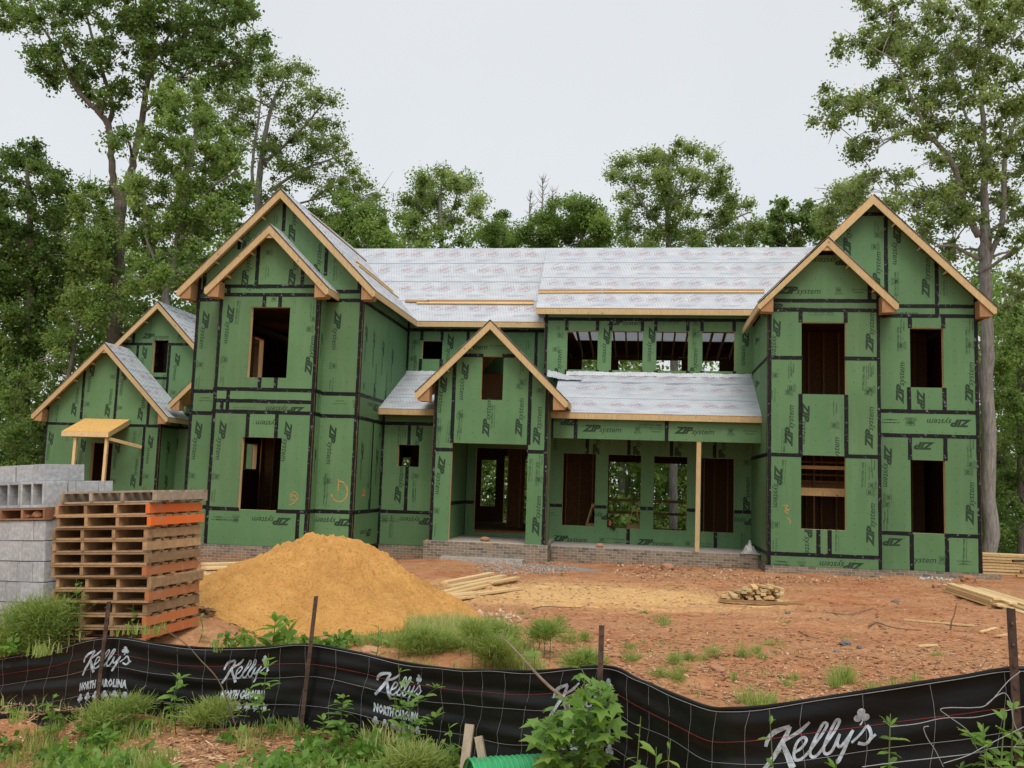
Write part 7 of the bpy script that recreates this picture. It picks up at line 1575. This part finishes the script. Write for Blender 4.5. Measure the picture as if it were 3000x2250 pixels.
# -- understorey and far wood: one green mass
def far_wood():
    g = np.random.default_rng(9); C = []; R = []
    for _ in range(3000):
        D = g.uniform(39, 56); w_ = g.random(); x = g.uniform(-350, 680) if w_ < .34 else (g.uniform(2820, 3450) if w_ < .54 else g.uniform(600, 2900)); p = ondep(x, 1400, D); zb = gz1(p[0], p[1]); f = g.random() ** 1.25
        xx = np.array([-900, 0, 200, 420, 700, 1000, 1120, 1300, 1500, 1700, 2000, 2250, 2420, 2600, 3000, 3900]); hh = np.array([16, 16, 14.5, 14.5, 15.5, 16, 15.6, 15.2, 14.9, 15.4, 15.4, 14.6, 14.8, 14, 14, 15])
        H = float(np.interp(x, xx, hh)) * D / 46 * (.9 if D < 46 else 1.0) + 2.4 * float(vnoise(np.array([p[0]]), np.array([p[1]]), .22, 77)[0]); C.append((p[0], p[1], zb + .3 + f * H)); R.append(g.uniform(.9, 1.9))
    for _ in range(520):
        D = g.uniform(41, 50); x = g.uniform(1050, 2350); p = ondep(x, 1400, D); C.append((p[0], p[1], gz1(p[0], p[1]) + g.uniform(.3, 7.5))); R.append(g.uniform(.9, 1.6))
    for _ in range(260):                                        # low brush at the edge of the wood
        D = g.uniform(37.5, 41); x = g.uniform(-300, 3500); p = ondep(x, 1500, D); C.append((p[0], p[1], gz1(p[0], p[1]) + g.uniform(.2, 1.6))); R.append(g.uniform(.6, 1.1))
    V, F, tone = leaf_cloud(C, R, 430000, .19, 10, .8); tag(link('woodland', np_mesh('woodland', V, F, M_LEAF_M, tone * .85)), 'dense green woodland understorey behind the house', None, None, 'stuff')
    mb = MB()
    for k in range(90):
        D = g.uniform(40, 64); x = g.uniform(-700, 3700); p = ondep(x, 1400, D); zb = gz1(p[0], p[1]); h = g.uniform(5, 9); r = g.uniform(.06, .2); l = g.normal(size=2) * .4
        mb.tube([(p[0], p[1], zb - .2), (p[0] + l[0] * .4, p[1] + l[1] * .4, zb + h * .5), (p[0] + l[0], p[1] + l[1], zb + h)], [r, r * .8, r * .35], 6)
    tag(mb.build('woodland_stems', M_BARK, None, (0, 50, 0), smooth=True), 'slender grey stems inside the woodland', None, None, 'stuff')
far_wood()
# ------------------------------------------------------------------ weeds, grass, straw
def gptv(X, Y):
    X = np.asarray(X, float); Y = np.asarray(Y, float)
    d = CF[None] + CR[None] * ((X - 1500) / FPX)[:, None] - CU[None] * ((Y - 1125) / FPX)[:, None]; z = np.full(len(X), zrel(-2.0))
    for _ in range(6): p = EYE + d * ((z - CZ) / d[:, 2])[:, None]; z = gz(p[:, 0], p[:, 1])
    p = EYE + d * ((z - CZ) / d[:, 2])[:, None]; p[:, 2] = z; return p
g7 = np.random.default_rng(77)
def in_poly(n, poly):
    P = np.array(poly, float); lo = P.min(0); hi = P.max(0); out = []
    while sum(len(o) for o in out) < n:
        q = lo + (hi - lo) * g7.random((n * 2, 2)); ins = np.zeros(len(q), bool); j = len(P) - 1
        for i in range(len(P)):
            c = ((P[i, 1] > q[:, 1]) != (P[j, 1] > q[:, 1])) & (q[:, 0] < (P[j, 0] - P[i, 0]) * (q[:, 1] - P[i, 1]) / (P[j, 1] - P[i, 1] + 1e-9) + P[i, 0]); ins ^= c; j = i
        out.append(q[ins])
    return np.vstack(out)[:n]
def blades(P, h, w, tone, lean=.5, seed=0):
    g = np.random.default_rng(seed); n = len(P); a = g.random(n) * 6.283; L = h * (.5 + .8 * g.random(n)); l = lean * L * (.3 + g.random(n)); d = np.stack([np.cos(a), np.sin(a), np.zeros(n)], 1); s = np.stack([-np.sin(a), np.cos(a), np.zeros(n)], 1) * (w * (.6 + .8 * g.random(n)))[:, None]
    up = np.array([0, 0, 1.0]); m = P + up * (L * .6)[:, None] + d * (l * .35)[:, None]; t = P + up * (L * .92)[:, None] + d * l[:, None]
    V = np.stack([P - s, P + s, m + s * .7, m - s * .7, t], 1).reshape(-1, 3); b = np.arange(n)[:, None] * 5
    F = np.concatenate([b + np.array([[0, 1, 2]]), b + np.array([[0, 2, 3]]), b + np.array([[3, 2, 4]])], 1).reshape(-1, 3); T = np.repeat(np.clip(tone + g.normal(size=n) * .16, 0, 1), 3); return V, F, T
def clumpy(P, k, keep):
    v = vnoise(P[:, 0], P[:, 1], k, 41) + .5 * vnoise(P[:, 0], P[:, 1], k * 3, 42); return P[v > keep]
parts = []
for poly, n, h, w, tn, keep in (([(0, 1800), (180, 1830), (500, 1850), (620, 1850), (760, 1860), (900, 1875), (1100, 1870), (1250, 1850), (1420, 1850), (1500, 1960), (1330, 1990), (900, 1930), (300, 1890), (0, 1950)], 11000, .12, .0055, .45, -.06),
                                ([(1180, 1840), (1330, 1830), (1450, 1860), (1560, 1930), (1600, 1980), (1250, 1960)], 10000, .20, .0055, .72, -.2), ([(0, 2060), (600, 2100), (1000, 2130), (1330, 2200), (1330, 2330), (0, 2330)], 9000, .13, .0055, .5, -.06),
                                ([(1080, 2080), (1190, 2080), (1210, 2230), (1060, 2230)], 900, .22, .006, .7, -9), 
                                ([(1700, 1860), (2500, 1860), (2500, 2060), (2100, 2070), (1800, 1960)], 1500, .07, .005, .5, .16), ):
    q = in_poly(n, poly); P = clumpy(gptv(q[:, 0], q[:, 1]), 1.6, keep); parts.append(blades(P, h, w, tn, .55, len(parts)))
def tuft(x, y, r, h, n, seed, tn=.5):
    g = np.random.default_rng(seed); c = gpt(x, y); q = g.normal(size=(n, 2)) * r * .5; P = np.stack([c[0] + q[:, 0], c[1] + q[:, 1], gz(c[0] + q[:, 0], c[1] + q[:, 1]) - .005], 1); V, F, T = blades(P, h, .0035, tn, .6, seed)
    k = V.reshape(-1, 5, 3); out = np.concatenate([q, np.zeros((n, 1))], 1) / r * h * .5; k[:, 2:4] += out[:, None] * .5; k[:, 4] += out; return k.reshape(-1, 3), F, T
for k, (x, y, r, h, n) in enumerate(((2470, 2000, .10, .20, 260), (2445, 2012, .06, .14, 90), (2220, 2070, .09, .15, 120), (2255, 2062, .07, .13, 90), (2180, 2062, .05, .18, 80), (2215, 1912, .06, .09, 90), (2230, 1930, .05, .09, 60), (2300, 1832, .08, .07, 60), (2260, 1888, .07, .08, 60), (2560, 2030, .05, .13, 60), (2620, 2020, .06, .14, 60), (2680, 2008, .05, .14, 50), (1945, 1832, .06, .10, 80), (1890, 1795, .05, .07, 50), (2330, 1990, .05, .09, 50), (2310, 2010, .05, .10, 50), (1845, 1900, .07, .09, 80), (2745, 1922, .05, .07, 50), (2150, 1990, .04, .1, 40), (1660, 1855, .08, .1, 90), (1580, 1825, .06, .08, 60), (1530, 1800, .06, .08, 60), (2060, 1935, .05, .09, 50), (1995, 1970, .06, .12, 60))): parts.append(tuft(x, y, r, h, n, 300 + k))
V = np.vstack([p[0] for p in parts]); off = np.cumsum([0] + [len(p[0]) for p in parts]); F = np.vstack([p[1] + off[i] for i, p in enumerate(parts)]); T = np.concatenate([p[2] for p in parts])
tag(link('grass', np_mesh('grass', V, F, M_GRASS, T)), 'green grass growing along both sides of the fence', None, None, 'stuff')
# straw, bark chips and small stones over the clay
q = np.vstack([in_poly(11000, [(1150, 1700), (3000, 1700), (3000, 2000), (2200, 2080), (1700, 1960), (1450, 1940), (1350, 1800)]), in_poly(3500, [(1250, 1650), (2900, 1680), (2900, 1740), (1250, 1730)]), in_poly(6000, [(0, 2060), (600, 2100), (1330, 2190), (1330, 2330), (0, 2330)]), in_poly(2500, [(580, 1740), (700, 1740), (640, 1800), (560, 1830)])])
P = gptv(q[:, 0], q[:, 1]); n = len(P); a = g7.random(n) * 3.1416; thin = g7.random(n) < .62
L = np.where(thin, .02 + .07 * g7.random(n) ** 2, .008 + .022 * g7.random(n)); wd = np.where(thin, .003 + .003 * g7.random(n), L * (.4 + .4 * g7.random(n)))
d = np.stack([np.cos(a), np.sin(a), g7.normal(size=n) * .12], 1); s = np.stack([-np.sin(a), np.cos(a), g7.normal(size=n) * .15], 1); c = P + np.array([0, 0, .008])
V = np.stack([c - d * L[:, None] - s * wd[:, None], c + d * L[:, None] - s * wd[:, None], c + d * L[:, None] * .9 + s * wd[:, None], c - d * L[:, None] * .8 + s * wd[:, None]], 1).reshape(-1, 3)
tag(link('ground_litter', np_mesh('ground_litter', V, np.arange(4 * n).reshape(n, 4), M_DEBRIS, np.clip(np.where(thin, .5, .3) + g7.normal(size=n) * .26, 0, 1))), 'straw, bark chips and crumbs of clay strewn over the lot', None, None, 'stuff')
# grey crushed stone by the entry step, rubble along the bricks
def rubble(poly, n, sz, m, label, tone):
    q = in_poly(n, poly); P = gptv(q[:, 0], q[:, 1]); base = np.array([(1, 0, 0), (-1, 0, 0), (0, 1, 0), (0, -1, 0), (0, 0, 1), (0, 0, -.3)], float); fc = np.array([(0, 2, 4), (2, 1, 4), (1, 3, 4), (3, 0, 4), (2, 0, 5), (1, 2, 5), (3, 1, 5), (0, 3, 5)])
    S = sz * (.4 + g7.random(n) ** 2 * 1.4); V = P[:, None] + base[None] * S[:, None, None] * (1 + .5 * (g7.random((n, 6, 3)) - .5)); F = (fc[None] + (np.arange(n) * 6)[:, None, None]).reshape(-1, 3); T = np.repeat(np.clip(tone + g7.normal(size=n) * .22, 0, 1), 8)
    tag(link('rubble', np_mesh('rubble', V.reshape(-1, 3), F, m, T)), label, None, None, 'stuff')
def tone_mat(name, stops):
    m, t, b = mat(name); at = t.nodes.new('ShaderNodeAttribute'); at.attribute_name = 'tone'; t.links.new(ramp(t, at.outputs['Fac'], stops), b.inputs['Base Color']); b.inputs['Roughness'].default_value = .9; b.inputs['Specular IOR Level'].default_value = .15; return m
M_GRAV = tone_mat('crushed_stone', [(.1, (.13, .14, .135)), (.9, (.46, .46, .43))]); M_RUB = tone_mat('tan_rubble', [(.1, (.22, .11, .06)), (.6, (.38, .23, .135)), (.95, (.56, .42, .29))])
rubble([(1380, 1650), (1530, 1635), (1620, 1640), (1700, 1660), (1640, 1685), (1420, 1680)], 900, .02, M_GRAV, 'grey crushed stone spilled beside the entry step', .5)
rubble([(1800, 1655), (2230, 1668), (2260, 1690), (2590, 1690), (2590, 1704), (2240, 1712), (1800, 1690)], 650, .034, M_RUB, 'tan rubble and broken mortar along the porch bricks', .5)
rubble([(1380, 1790), (1500, 1790), (1560, 1850), (1450, 1850)], 120, .035, M_RUB, 'pale stones at the edge of the grass', .75)
rubble([(600, 1655), (840, 1655), (840, 1672), (600, 1675)], 200, .04, M_RUB, 'small rubble along the left foundation', .45)
rubble([(1640, 1960), (2400, 1880), (2980, 1880), (2980, 1960), (2200, 2070), (1900, 2010)], 450, .016, M_RUB, 'small stones in the clay behind the right fence', .6)
rubble([(100, 2090), (1000, 2150), (1300, 2200), (1300, 2300), (0, 2300)], 700, .018, M_RUB, 'clay crumbs and stones before the fence', .35)
rubble([(2690, 1690), (2790, 1690), (2790, 1702), (2690, 1702)], 160, .03, M_GRAV, 'pale gravel patch at the right foundation', .9)
# dead sticks on the clay
def stick(pts, r, label):
    P = [gpt(x, y, .03) if not isinstance(x, tuple) else x for x, y in pts]; c = catmull(P, 4); mb = MB(); mb.tube(c, list(np.linspace(r, r * .4, len(c))), 5); tag(mb.build('twig', M_TWIG, None, tuple(P[0])), label, 'twig', 'dead twigs on the lot')
stick([(2545, 1840), (2570, 1830), (2610, 1843), (2660, 1850), (2700, 1852)], .013, 'long curved twig lying right of centre on the clay')
stick([(2420, 1800), (2480, 1805), (2520, 1798), (2560, 1785)], .012, 'bent twig lying left of the long curved twig'); stick([(2340, 1855), (2370, 1870), (2400, 1878)], .012, 'short dark twig near the dark wood chunk')
stick([(1560, 1788), (1600, 1782), (1680, 1786), (1720, 1780)], .010, 'thin twig below the sandy patch'); stick([(2240, 1668), (2160, 1666), (2080, 1664)], .014, 'straight twig near the porch rubble')
def standing(base, pts, D, r, label):
    b = gpt(*base); P = [b] + [ondep(x, y, D) for x, y in pts]; mb = MB(); c = catmull(P, 5); mb.tube(c, list(np.linspace(r, r * .45, len(c))), 5); tag(mb.build('twig', M_TWIG, None, tuple(b)), label, 'twig', 'dead twigs on the lot')
b = gpt(2785, 1845); Dd = (b - EYE) @ CF; standing((2785, 1845), [(2788, 1820), (2796, 1800), (2802, 1768)], Dd, .013, 'upright forked twig standing in the clay at right'); b = gpt(2862, 1978); Dd = (b - EYE) @ CF; standing((2862, 1978), [(2862, 1965), (2875, 1955), (2892, 1930)], Dd, .010, 'small crooked twig standing behind the right fence')
# long dead branch leaning across the fence
P = [ondep(*px('A5', x, y), Dq) for x, y, Dq in ((180, 590, 7.4), (280, 680, 7.2), (380, 790, 7.0), (480, 900, 6.75), (580, 1000, 6.6), (700, 1110, 6.5), (760, 1300, 6.5))]
mb = MB(); c = catmull(P, 5); mb.tube(c, list(np.linspace(.006, .014, len(c))), 6); tag(mb.build('fallen_branch', M_TWIG, None, tuple(P[-1])), 'long dead branch leaning over the fence left of the star-leaved sapling', 'branch')
P = [ondep(*px('A3', x, y), 8.3) for x, y in ((1300, 520), (1500, 650), (1620, 780), (1750, 920), (1830, 1080), (1900, 1300))]; mb = MB(); c = catmull(P, 5); mb.tube(c, list(np.linspace(.004, .008, len(c))), 5); tag(mb.build('bramble_cane', M_TWIG, None, tuple(P[-1])), 'thin bare bramble cane crossing the second fence print', 'cane')

# ---- broad-leaved weeds: stem + separate leaves
def lance_mesh(name, m, w=.3, fold=.12, tone=.5):
    V = [(0, 0, 0), (.22, w * .34, fold * .3), (.55, w * .5, fold * .35), (.82, w * .26, fold * .1), (1, 0, -.10), (.82, -w * .26, fold * .1), (.55, -w * .5, fold * .35), (.22, -w * .34, fold * .3), (.22, 0, 0.02), (.55, 0, .02), (.82, 0, -.03)]
    F = [(0, 8, 1), (0, 7, 8), (1, 8, 9, 2), (8, 7, 6, 9), (2, 9, 10, 3), (9, 6, 5, 10), (3, 10, 4), (10, 5, 4)]
    me = bpy.data.meshes.new(name); me.from_pydata(V, [], F); me.materials.append(m); at = me.attributes.new('tone', 'FLOAT', 'FACE'); at.data.foreach_set('value', [tone + (.06 if i % 2 else -.04) for i in range(len(F))]); me.update(); return me
def star_mesh(name, m, tone):
    V = [(0, 0, 0)]; lob = [(-130, .42), (-95, .32), (-62, .66), (-35, .40), (0, 1.0), (35, .40), (62, .66), (95, .32), (130, .42)]; 
    for a, r in lob: V.append((r * math.cos(math.radians(a)) * .72, r * math.sin(math.radians(a)) * .78, -.10 * r * r))
    F = [(0, i, i + 1) for i in range(1, len(lob))]; V = [(x + .12, y, z) for x, y, z in V]; V.append((0, 0, 0)); F.append((0, len(lob), len(V) - 1)); F.append((0, len(V) - 1, 1))
    me = bpy.data.meshes.new(name); me.from_pydata(V, [], F); me.materials.append(m); at = me.attributes.new('tone', 'FLOAT', 'FACE'); at.data.foreach_set('value', [tone + .05 * (i % 2) for i in range(len(F))]); me.update(); return me
LANCE = [lance_mesh('leaf', M_WEED, w, .12, t) for w, t in ((.34, .35), (.42, .5), (.5, .62), (.38, .75))]; STAR = [star_mesh('leaf', M_WEED, t) for t in (.32, .45, .58, .7)]
def aim(o, p, d, roll, s):
    d = Vector(d).normalized(); z = Vector((0, 0, 1)); y = z.cross(d)
    if y.length < 1e-3: y = Vector((0, 1, 0))
    y.normalize(); z2 = d.cross(y); Mx = Matrix((d, y, z2)).transposed().to_4x4() @ Matrix.Rotation(roll, 4, 'X'); o.matrix_local = Matrix.Translation(Vector(p)) @ Mx @ Matrix.Diagonal((s, s, s, 1))
def weed(label, base, top, D, nl, ll, seed, name='weed', star=False, whorl=1, spread=.9, thick=.006, group='weeds along the fence', foot=None, branches=0):
    g = random.Random(seed); b = ondep(*base, D); t = ondep(*top, D); gd = gz1(b[0], b[1]); b[2] = gd - .01 if foot is None else foot
    m = (b + t) / 2 + np.array([g.uniform(-.03, .03), g.uniform(-.03, .03), 0]); c = catmull([b, m, t], 6); e = empty(name, tuple(b), label, 'plant', group)
    mb = MB(); mb.tube(c, list(np.linspace(thick, thick * .4, len(c))), 5); H = t[2] - b[2]; paths = [c]
    for k in range(branches):
        f = .25 + .5 * k / max(1, branches); q = c[int(f * (len(c) - 1))]; an = g.uniform(0, 6.28); e2 = q + np.array([math.cos(an) * H * .35, math.sin(an) * H * .25, H * .28]); bc = catmull([q, (q + e2) / 2 + np.array([0, 0, .02]), e2], 5); mb.tube(bc, list(np.linspace(thick * .7, thick * .3, len(bc))), 4); paths.append(bc)
    mb.build('stem', M_STEM, e); bz = Vector(tuple(b))
    for i in range(nl):
        c_ = paths[i % len(paths)]; f = .18 + .82 * ((i + .5) / nl) ** .8 if c_ is c else g.uniform(.3, 1); q = c_[min(len(c_) - 1, int(f * (len(c_) - 1)))]; an = i * 2.4 + g.uniform(-.4, .4)
        for w in range(whorl):
            a2 = an + w * 6.283 / max(1, whorl) * .35; d_ = (math.cos(a2) * spread, math.sin(a2) * spread, g.uniform(-.25, .5) + (.5 if f > .9 else 0)); o = link('leaf', (STAR if star else LANCE)[g.randrange(4)], e)
            if star: pet = np.array(d_) * ll * .5; aim(o, Vector(tuple(q + pet)) - bz, (d_[0], d_[1], d_[2] - .35), g.uniform(-.4, .4), ll * g.uniform(.6, 1.15))
            else: aim(o, Vector(tuple(q)) - bz, d_, g.uniform(-.4, .4), ll * g.uniform(.6, 1.2) * (.75 if f > .9 else 1))
    return e
def A(z, x, y): return px(z, x, y)
weed('tall weed with paired leaves left of the third fence print', A('A4', 825, 1640), A('A4', 850, 1050), 7.7, 16, .13, 1, whorl=2)
weed('tallest weed hiding the first letter of the third fence print', A('A4', 1290, 1560), A('A4', 1290, 810), 7.2, 22, .13, 2, whorl=2, branches=2)
weed('slender weed in front of the second fence print', A('A3', 2110, 1500), A('A3', 2175, 730), 8.0, 20, .13, 3, whorl=2, branches=1)
weed('upright leafy weed between the first and second fence prints', A('A3', 1425, 1400), A('A3', 1450, 900), 8.5, 13, .15, 4, whorl=2)
weed('low weed at the fence foot left of the first print', A('A3', 400, 1290), A('A3', 430, 1060), 8.9, 9, .13, 5, whorl=2)
weed('spindly weed in front of the pallet stack', A('A3', 600, 560), A('A3', 620, 120), 10.0, 11, .13, 6, whorl=2)
weed('broad-leaved weed at the left foot of the sand pile', A('A4', 290, 680), A('A4', 300, 420), 9.7, 16, .26, 7, spread=.5, whorl=2, thick=.01)
weed('second broad-leaved weed beside the first at the sand pile', A('A4', 390, 680), A('A4', 410, 470), 9.8, 10, .22, 8, spread=.5, whorl=2)
weed('weed with glossy leaves over the right fence print', A('A6', 1090, 1800), A('A6', 1130, 1220), 4.3, 20, .085, 9, whorl=2)
weed('thin weed crossing the first letter of the right fence print', A('A6', 215, 1800), A('A6', 150, 1190), 4.6, 12, .08, 10)
weed('broad leaves at the bottom edge under the right print', A('A6', 700, 1760), A('A6', 690, 1590), 4.3, 10, .13, 11, whorl=2)
weed('leafy weed at the bottom edge right of the sapling', A('A5', 1450, 1720), A('A5', 1445, 1490), 5.2, 10, .15, 12, whorl=2)
weed('single-stemmed weed before the curve of the fence', A('A5', 1305, 1620), A('A5', 1320, 1240), 5.5, 8, .07, 13)
weed('low shoot right of the leafy bottom weed', A('A5', 1570, 1720), A('A5', 1560, 1430), 5.1, 7, .08, 14)
weed('pale leaf rosette in the left foreground', A('A3', 850, 1480), A('A3', 830, 1330), 8.1, 9, .15, 15, whorl=2)
weed('weed at the foot of the third fence print', A('A4', 1420, 1600), A('A4', 1380, 1090), 7.1, 14, .13, 16, whorl=2)
weed('small vine climbing beside the wooden stakes', A('A4', 1740, 1560), A('A4', 1700, 1300), 6.9, 9, .10, 17)
weed('leafy sprig before the pallet stack, right of the steel post', A('A3', 1100, 560), A('A3', 1080, 330), 9.9, 8, .12, 18)
weed('weed at the foot of the second steel post', A('A4', 660, 1400), A('A4', 680, 1260), 8.2, 7, .13, 19, whorl=2)
weed('thin weed standing behind the fence left of the third post', A('A5', 440, 850), A('A5', 450, 600), 8.6, 9, .11, 20, whorl=2)
weed('small umbrella-leaved weed behind the third post', A('A5', 905, 850), A('A5', 910, 660), 8.6, 8, .11, 21, whorl=2)
weed('weed at the sand pile edge', A('A4', 1100, 660), A('A4', 1130, 500), 10.0, 10, .14, 22, whorl=2)
weed('tiny weed in the sand beside the orange pallets', A('A3', 1620, 520), A('A3', 1620, 420), 10.6, 7, .13, 23)
for k, (x0, y0, x1, y1, n) in enumerate(((1900, 1800, 1880, 1300, 26), (2060, 1800, 2060, 1180, 26), (2150, 1500, 2130, 1090, 18))): weed(('vine with oval leaves climbing the right fence, lowest', 'vine with oval leaves climbing the right fence, middle', 'vine with oval leaves at the top right of the fence')[k], A('A6', x0, y0), A('A6', x1, y1), 4.15, n, .085, 30 + k, name='vine', branches=3, whorl=2, group='vines on the right fence')
# star-leaved sapling in front of the third post
def sapling():
    g = random.Random(55); D = 6.0; b = ondep(1700, 2262, D); b[2] = gz1(b[0], b[1]); e = empty('sweetgum_sapling', tuple(b), 'bushy sapling with star-shaped leaves in front of the third fence post', 'sapling'); mb = MB(); bz = Vector(tuple(b))
    tips = []
    for x, y, r in ((860, 900, 40), (980, 1000, 60), (1080, 1010, 60), (900, 1090, 90), (1040, 1150, 100), (1140, 1120, 60), (780, 1180, 90), (880, 1280, 110), (1000, 1300, 110), (1120, 1260, 70), (650, 1230, 80), (560, 1280, 60), (700, 1350, 110), (850, 1430, 120), (1000, 1450, 110), (1100, 1400, 60), (580, 1420, 80), (700, 1520, 110), (850, 1580, 110), (1000, 1600, 90), (560, 1560, 60), (520, 1420, 40), (620, 1640, 80), (760, 1660, 90), (940, 1680, 80)):
        for _ in range(max(3, int(2.3 * (r / 34) ** 1.5))): a = g.uniform(0, 6.28); q = math.sqrt(g.random()) * r; tips.append(ondep(*px('A5', x - 45 + 1.05 * q * math.cos(a), y - 20 + q * math.sin(a)), D + g.uniform(-.28, .25)))
    stems = [catmull([b, ondep(*px('A5', x0, y0), D), ondep(*px('A5', x1, y1), D)], 6) for x0, y0, x1, y1 in ((860, 1350, 865, 900), (1000, 1400, 1080, 1010), (700, 1450, 600, 1240), (900, 1500, 1000, 1250))]
    for c in stems: mb.tube(c, list(np.linspace(.012, .004, len(c))), 5)
    N_ = np.array([q for c in stems for q in c])
    for t in tips:
        j = int(np.argmin(np.linalg.norm(N_ - t, axis=1) + np.maximum(0, N_[:, 2] - t[2]) * .5)); a = N_[j]; mb.tube([a, (a + t) / 2 + np.array([0, 0, .01]), t], [.0035, .0025, .0018], 4, cap=False)
        d_ = np.array([g.gauss(0, 1), g.gauss(-.5, .8), g.gauss(-.35, .35)]); o = link('leaf', STAR[g.randrange(4)], e); aim(o, Vector(tuple(t)) - bz, tuple(d_), g.uniform(-.5, .5), g.uniform(.085, .165))
    mb.build('stem', M_STEM, e)
sapling()
# feathery weeds (fine thread-like foliage)
def feathery(label, spots, D, hpx, n, seed, th=.0035, group='feathery weeds', droop=.3):
    g = np.random.default_rng(seed); C = []; R = []; b0 = None
    for x, y in spots:
        p = ondep(x, y, D + g.uniform(-.2, .2)); C.append(p); R.append(hpx / FPX * D * g.uniform(.75, 1.15))
    b0 = np.mean(C, 0); b0[2] = gz1(b0[0], b0[1]); C = np.array(C); R = np.array(R); idx = g.integers(0, len(C), n); u = g.normal(size=(n, 3)) * np.array([.62, .62, .28]); P = C[idx] + u * R[idx][:, None]; P[:, 2] = np.maximum(P[:, 2], gz(P[:, 0], P[:, 1]) + .01)
    d = g.normal(size=(n, 3)) * .7 + np.array([0, 0, .7]) + u * .8; d /= np.linalg.norm(d, axis=1)[:, None]; L = .05 + .06 * g.random(n); s = np.cross(d, g.normal(size=(n, 3))); s /= np.linalg.norm(s, axis=1)[:, None]
    V = np.stack([P - s * th, P + s * th, P + d * L[:, None] + s * th * .4, P + d * L[:, None] - s * th * .4], 1).reshape(-1, 3); e = empty('feathery_weed', tuple(b0), label, 'plant', group)
    link('foliage', np_mesh('foliage', V, np.arange(4 * n).reshape(n, 4), M_GRASS, np.clip(.42 + g.normal(size=n) * .2 + .25 * u[:, 2], 0, 1), org=tuple(b0)), e)
    mb = MB()
    for c in C: q = c.copy(); q[2] = gz1(c[0], c[1]) - .01; mb.tube([q, (q + c) / 2, c + np.array([0, 0, .05])], [.005, .004, .002], 4)
    mb.build('stem', M_STEM, e)
feathery('large soft mound of feathery weed before the concrete blocks', [A('A3', x, y) for x, y in ((60, 560), (130, 480), (220, 420), (300, 400), (380, 380), (430, 440), (300, 500), (180, 560), (100, 640), (250, 620), (350, 560), (420, 520), (30, 660), (160, 680), (400, 360))], 9.95, 55, 9000, 1)
feathery('feathery weed clump at the right foot of the sand pile', [A('A4', x, y) for x, y in ((1300, 640), (1360, 610), (1430, 590), (1500, 570), (1580, 600), (1660, 640), (1560, 680), (1450, 690), (1720, 660), (1800, 640), (1380, 700), (1640, 720))], 10.2, 28, 2600, 2)
feathery('feathery weed clump among the grass by the fallen branch', [A('A4', x, y) for x, y in ((1900, 540), (2000, 680), (2080, 660), (2150, 700), (2060, 740))] , 9.6, 40, 3200, 3)
feathery('small feathery tuft right of the grass bank', [A('A5', 545, 530), A('A5', 500, 590), A('A5', 590, 560)], 10.2, 34, 1500, 4); feathery('feathery tuft left of the third fence post', [A('A5', 840, 815), A('A5', 880, 790)], 8.7, 40, 1500, 5)
feathery('feathery tuft above the left end of the branch', [A('A5', 130, 520), A('A5', 240, 570), A('A5', 100, 600)], 10.0, 36, 1800, 6); feathery('feathery weed between the first print and the red clay', [A('A3', 1000, 1160), A('A3', 1100, 1150), A('A3', 850, 1200), A('A3', 800, 1260)], 8.8, 38, 2200, 7)
feathery('feathery weed at the bottom edge before the third print', [A('A4', 1350, 1600), A('A4', 1450, 1580), A('A4', 1520, 1620), A('A4', 1420, 1640)], 6.9, 45, 3000, 8); feathery('feathery weed at the foot of the second print', [A('A3', 1700, 1200), A('A3', 1640, 1230), A('A3', 1760, 1180)], 8.4, 36, 1800, 9)
for k, (x, y, l) in enumerate(((870, 600, 'behind the third post'), (1240, 800, 'right of the third post'), (1590, 790, 'in the middle of the right clay'), (1490, 910, 'above the curve of the fence'), (1620, 940, 'right of the curve tuft'), (1905, 725, 'flat and bright right of centre'), (2150, 740, 'right of the bright flat tuft'), (1700, 780, 'left of the bright flat tuft'), (1490, 470, 'high on the clay near the offcut heap'), (670, 470, 'near the pale stones'), (740, 620, 'left behind the third post'))): feathery('small green tuft on the clay %s' % l, [A('A5', x, y)], (gpt(*A('A5', x, y + 20)) - EYE) @ CF, 11 + (k * 7) % 12, 190, 20 + k, .0026, 'small tufts on the clay')
# low ground cover in the foreground
q = in_poly(300, [(0, 2110), (300, 2140), (700, 2140), (1000, 2160), (1330, 2230), (1330, 2330), (0, 2330)]); P = clumpy(gptv(q[:, 0], q[:, 1]), 1.3, -.1); C = P + np.array([0, 0, .08])
V, F, T = leaf_cloud(C, np.full(len(C), .13), 3600, .07, 91, .7); tag(link('ground_cover', np_mesh('ground_cover', V, F, M_WEED, T)), 'low leafy brambles covering the bank before the fence', None, None, 'stuff')
q = in_poly(90, [(0, 1850), (180, 1850), (480, 1865), (900, 1890), (1100, 1900), (1000, 1930), (300, 1890), (0, 1930)]); P = gptv(q[:, 0], q[:, 1]); C = P + np.array([0, 0, .1]); V, F, T = leaf_cloud(C, np.full(len(C), .15), 1600, .08, 92, .7); tag(link('ground_cover', np_mesh('ground_cover', V, F, M_WEED, T)), 'leafy weeds along the back of the fence', None, None, 'stuff')
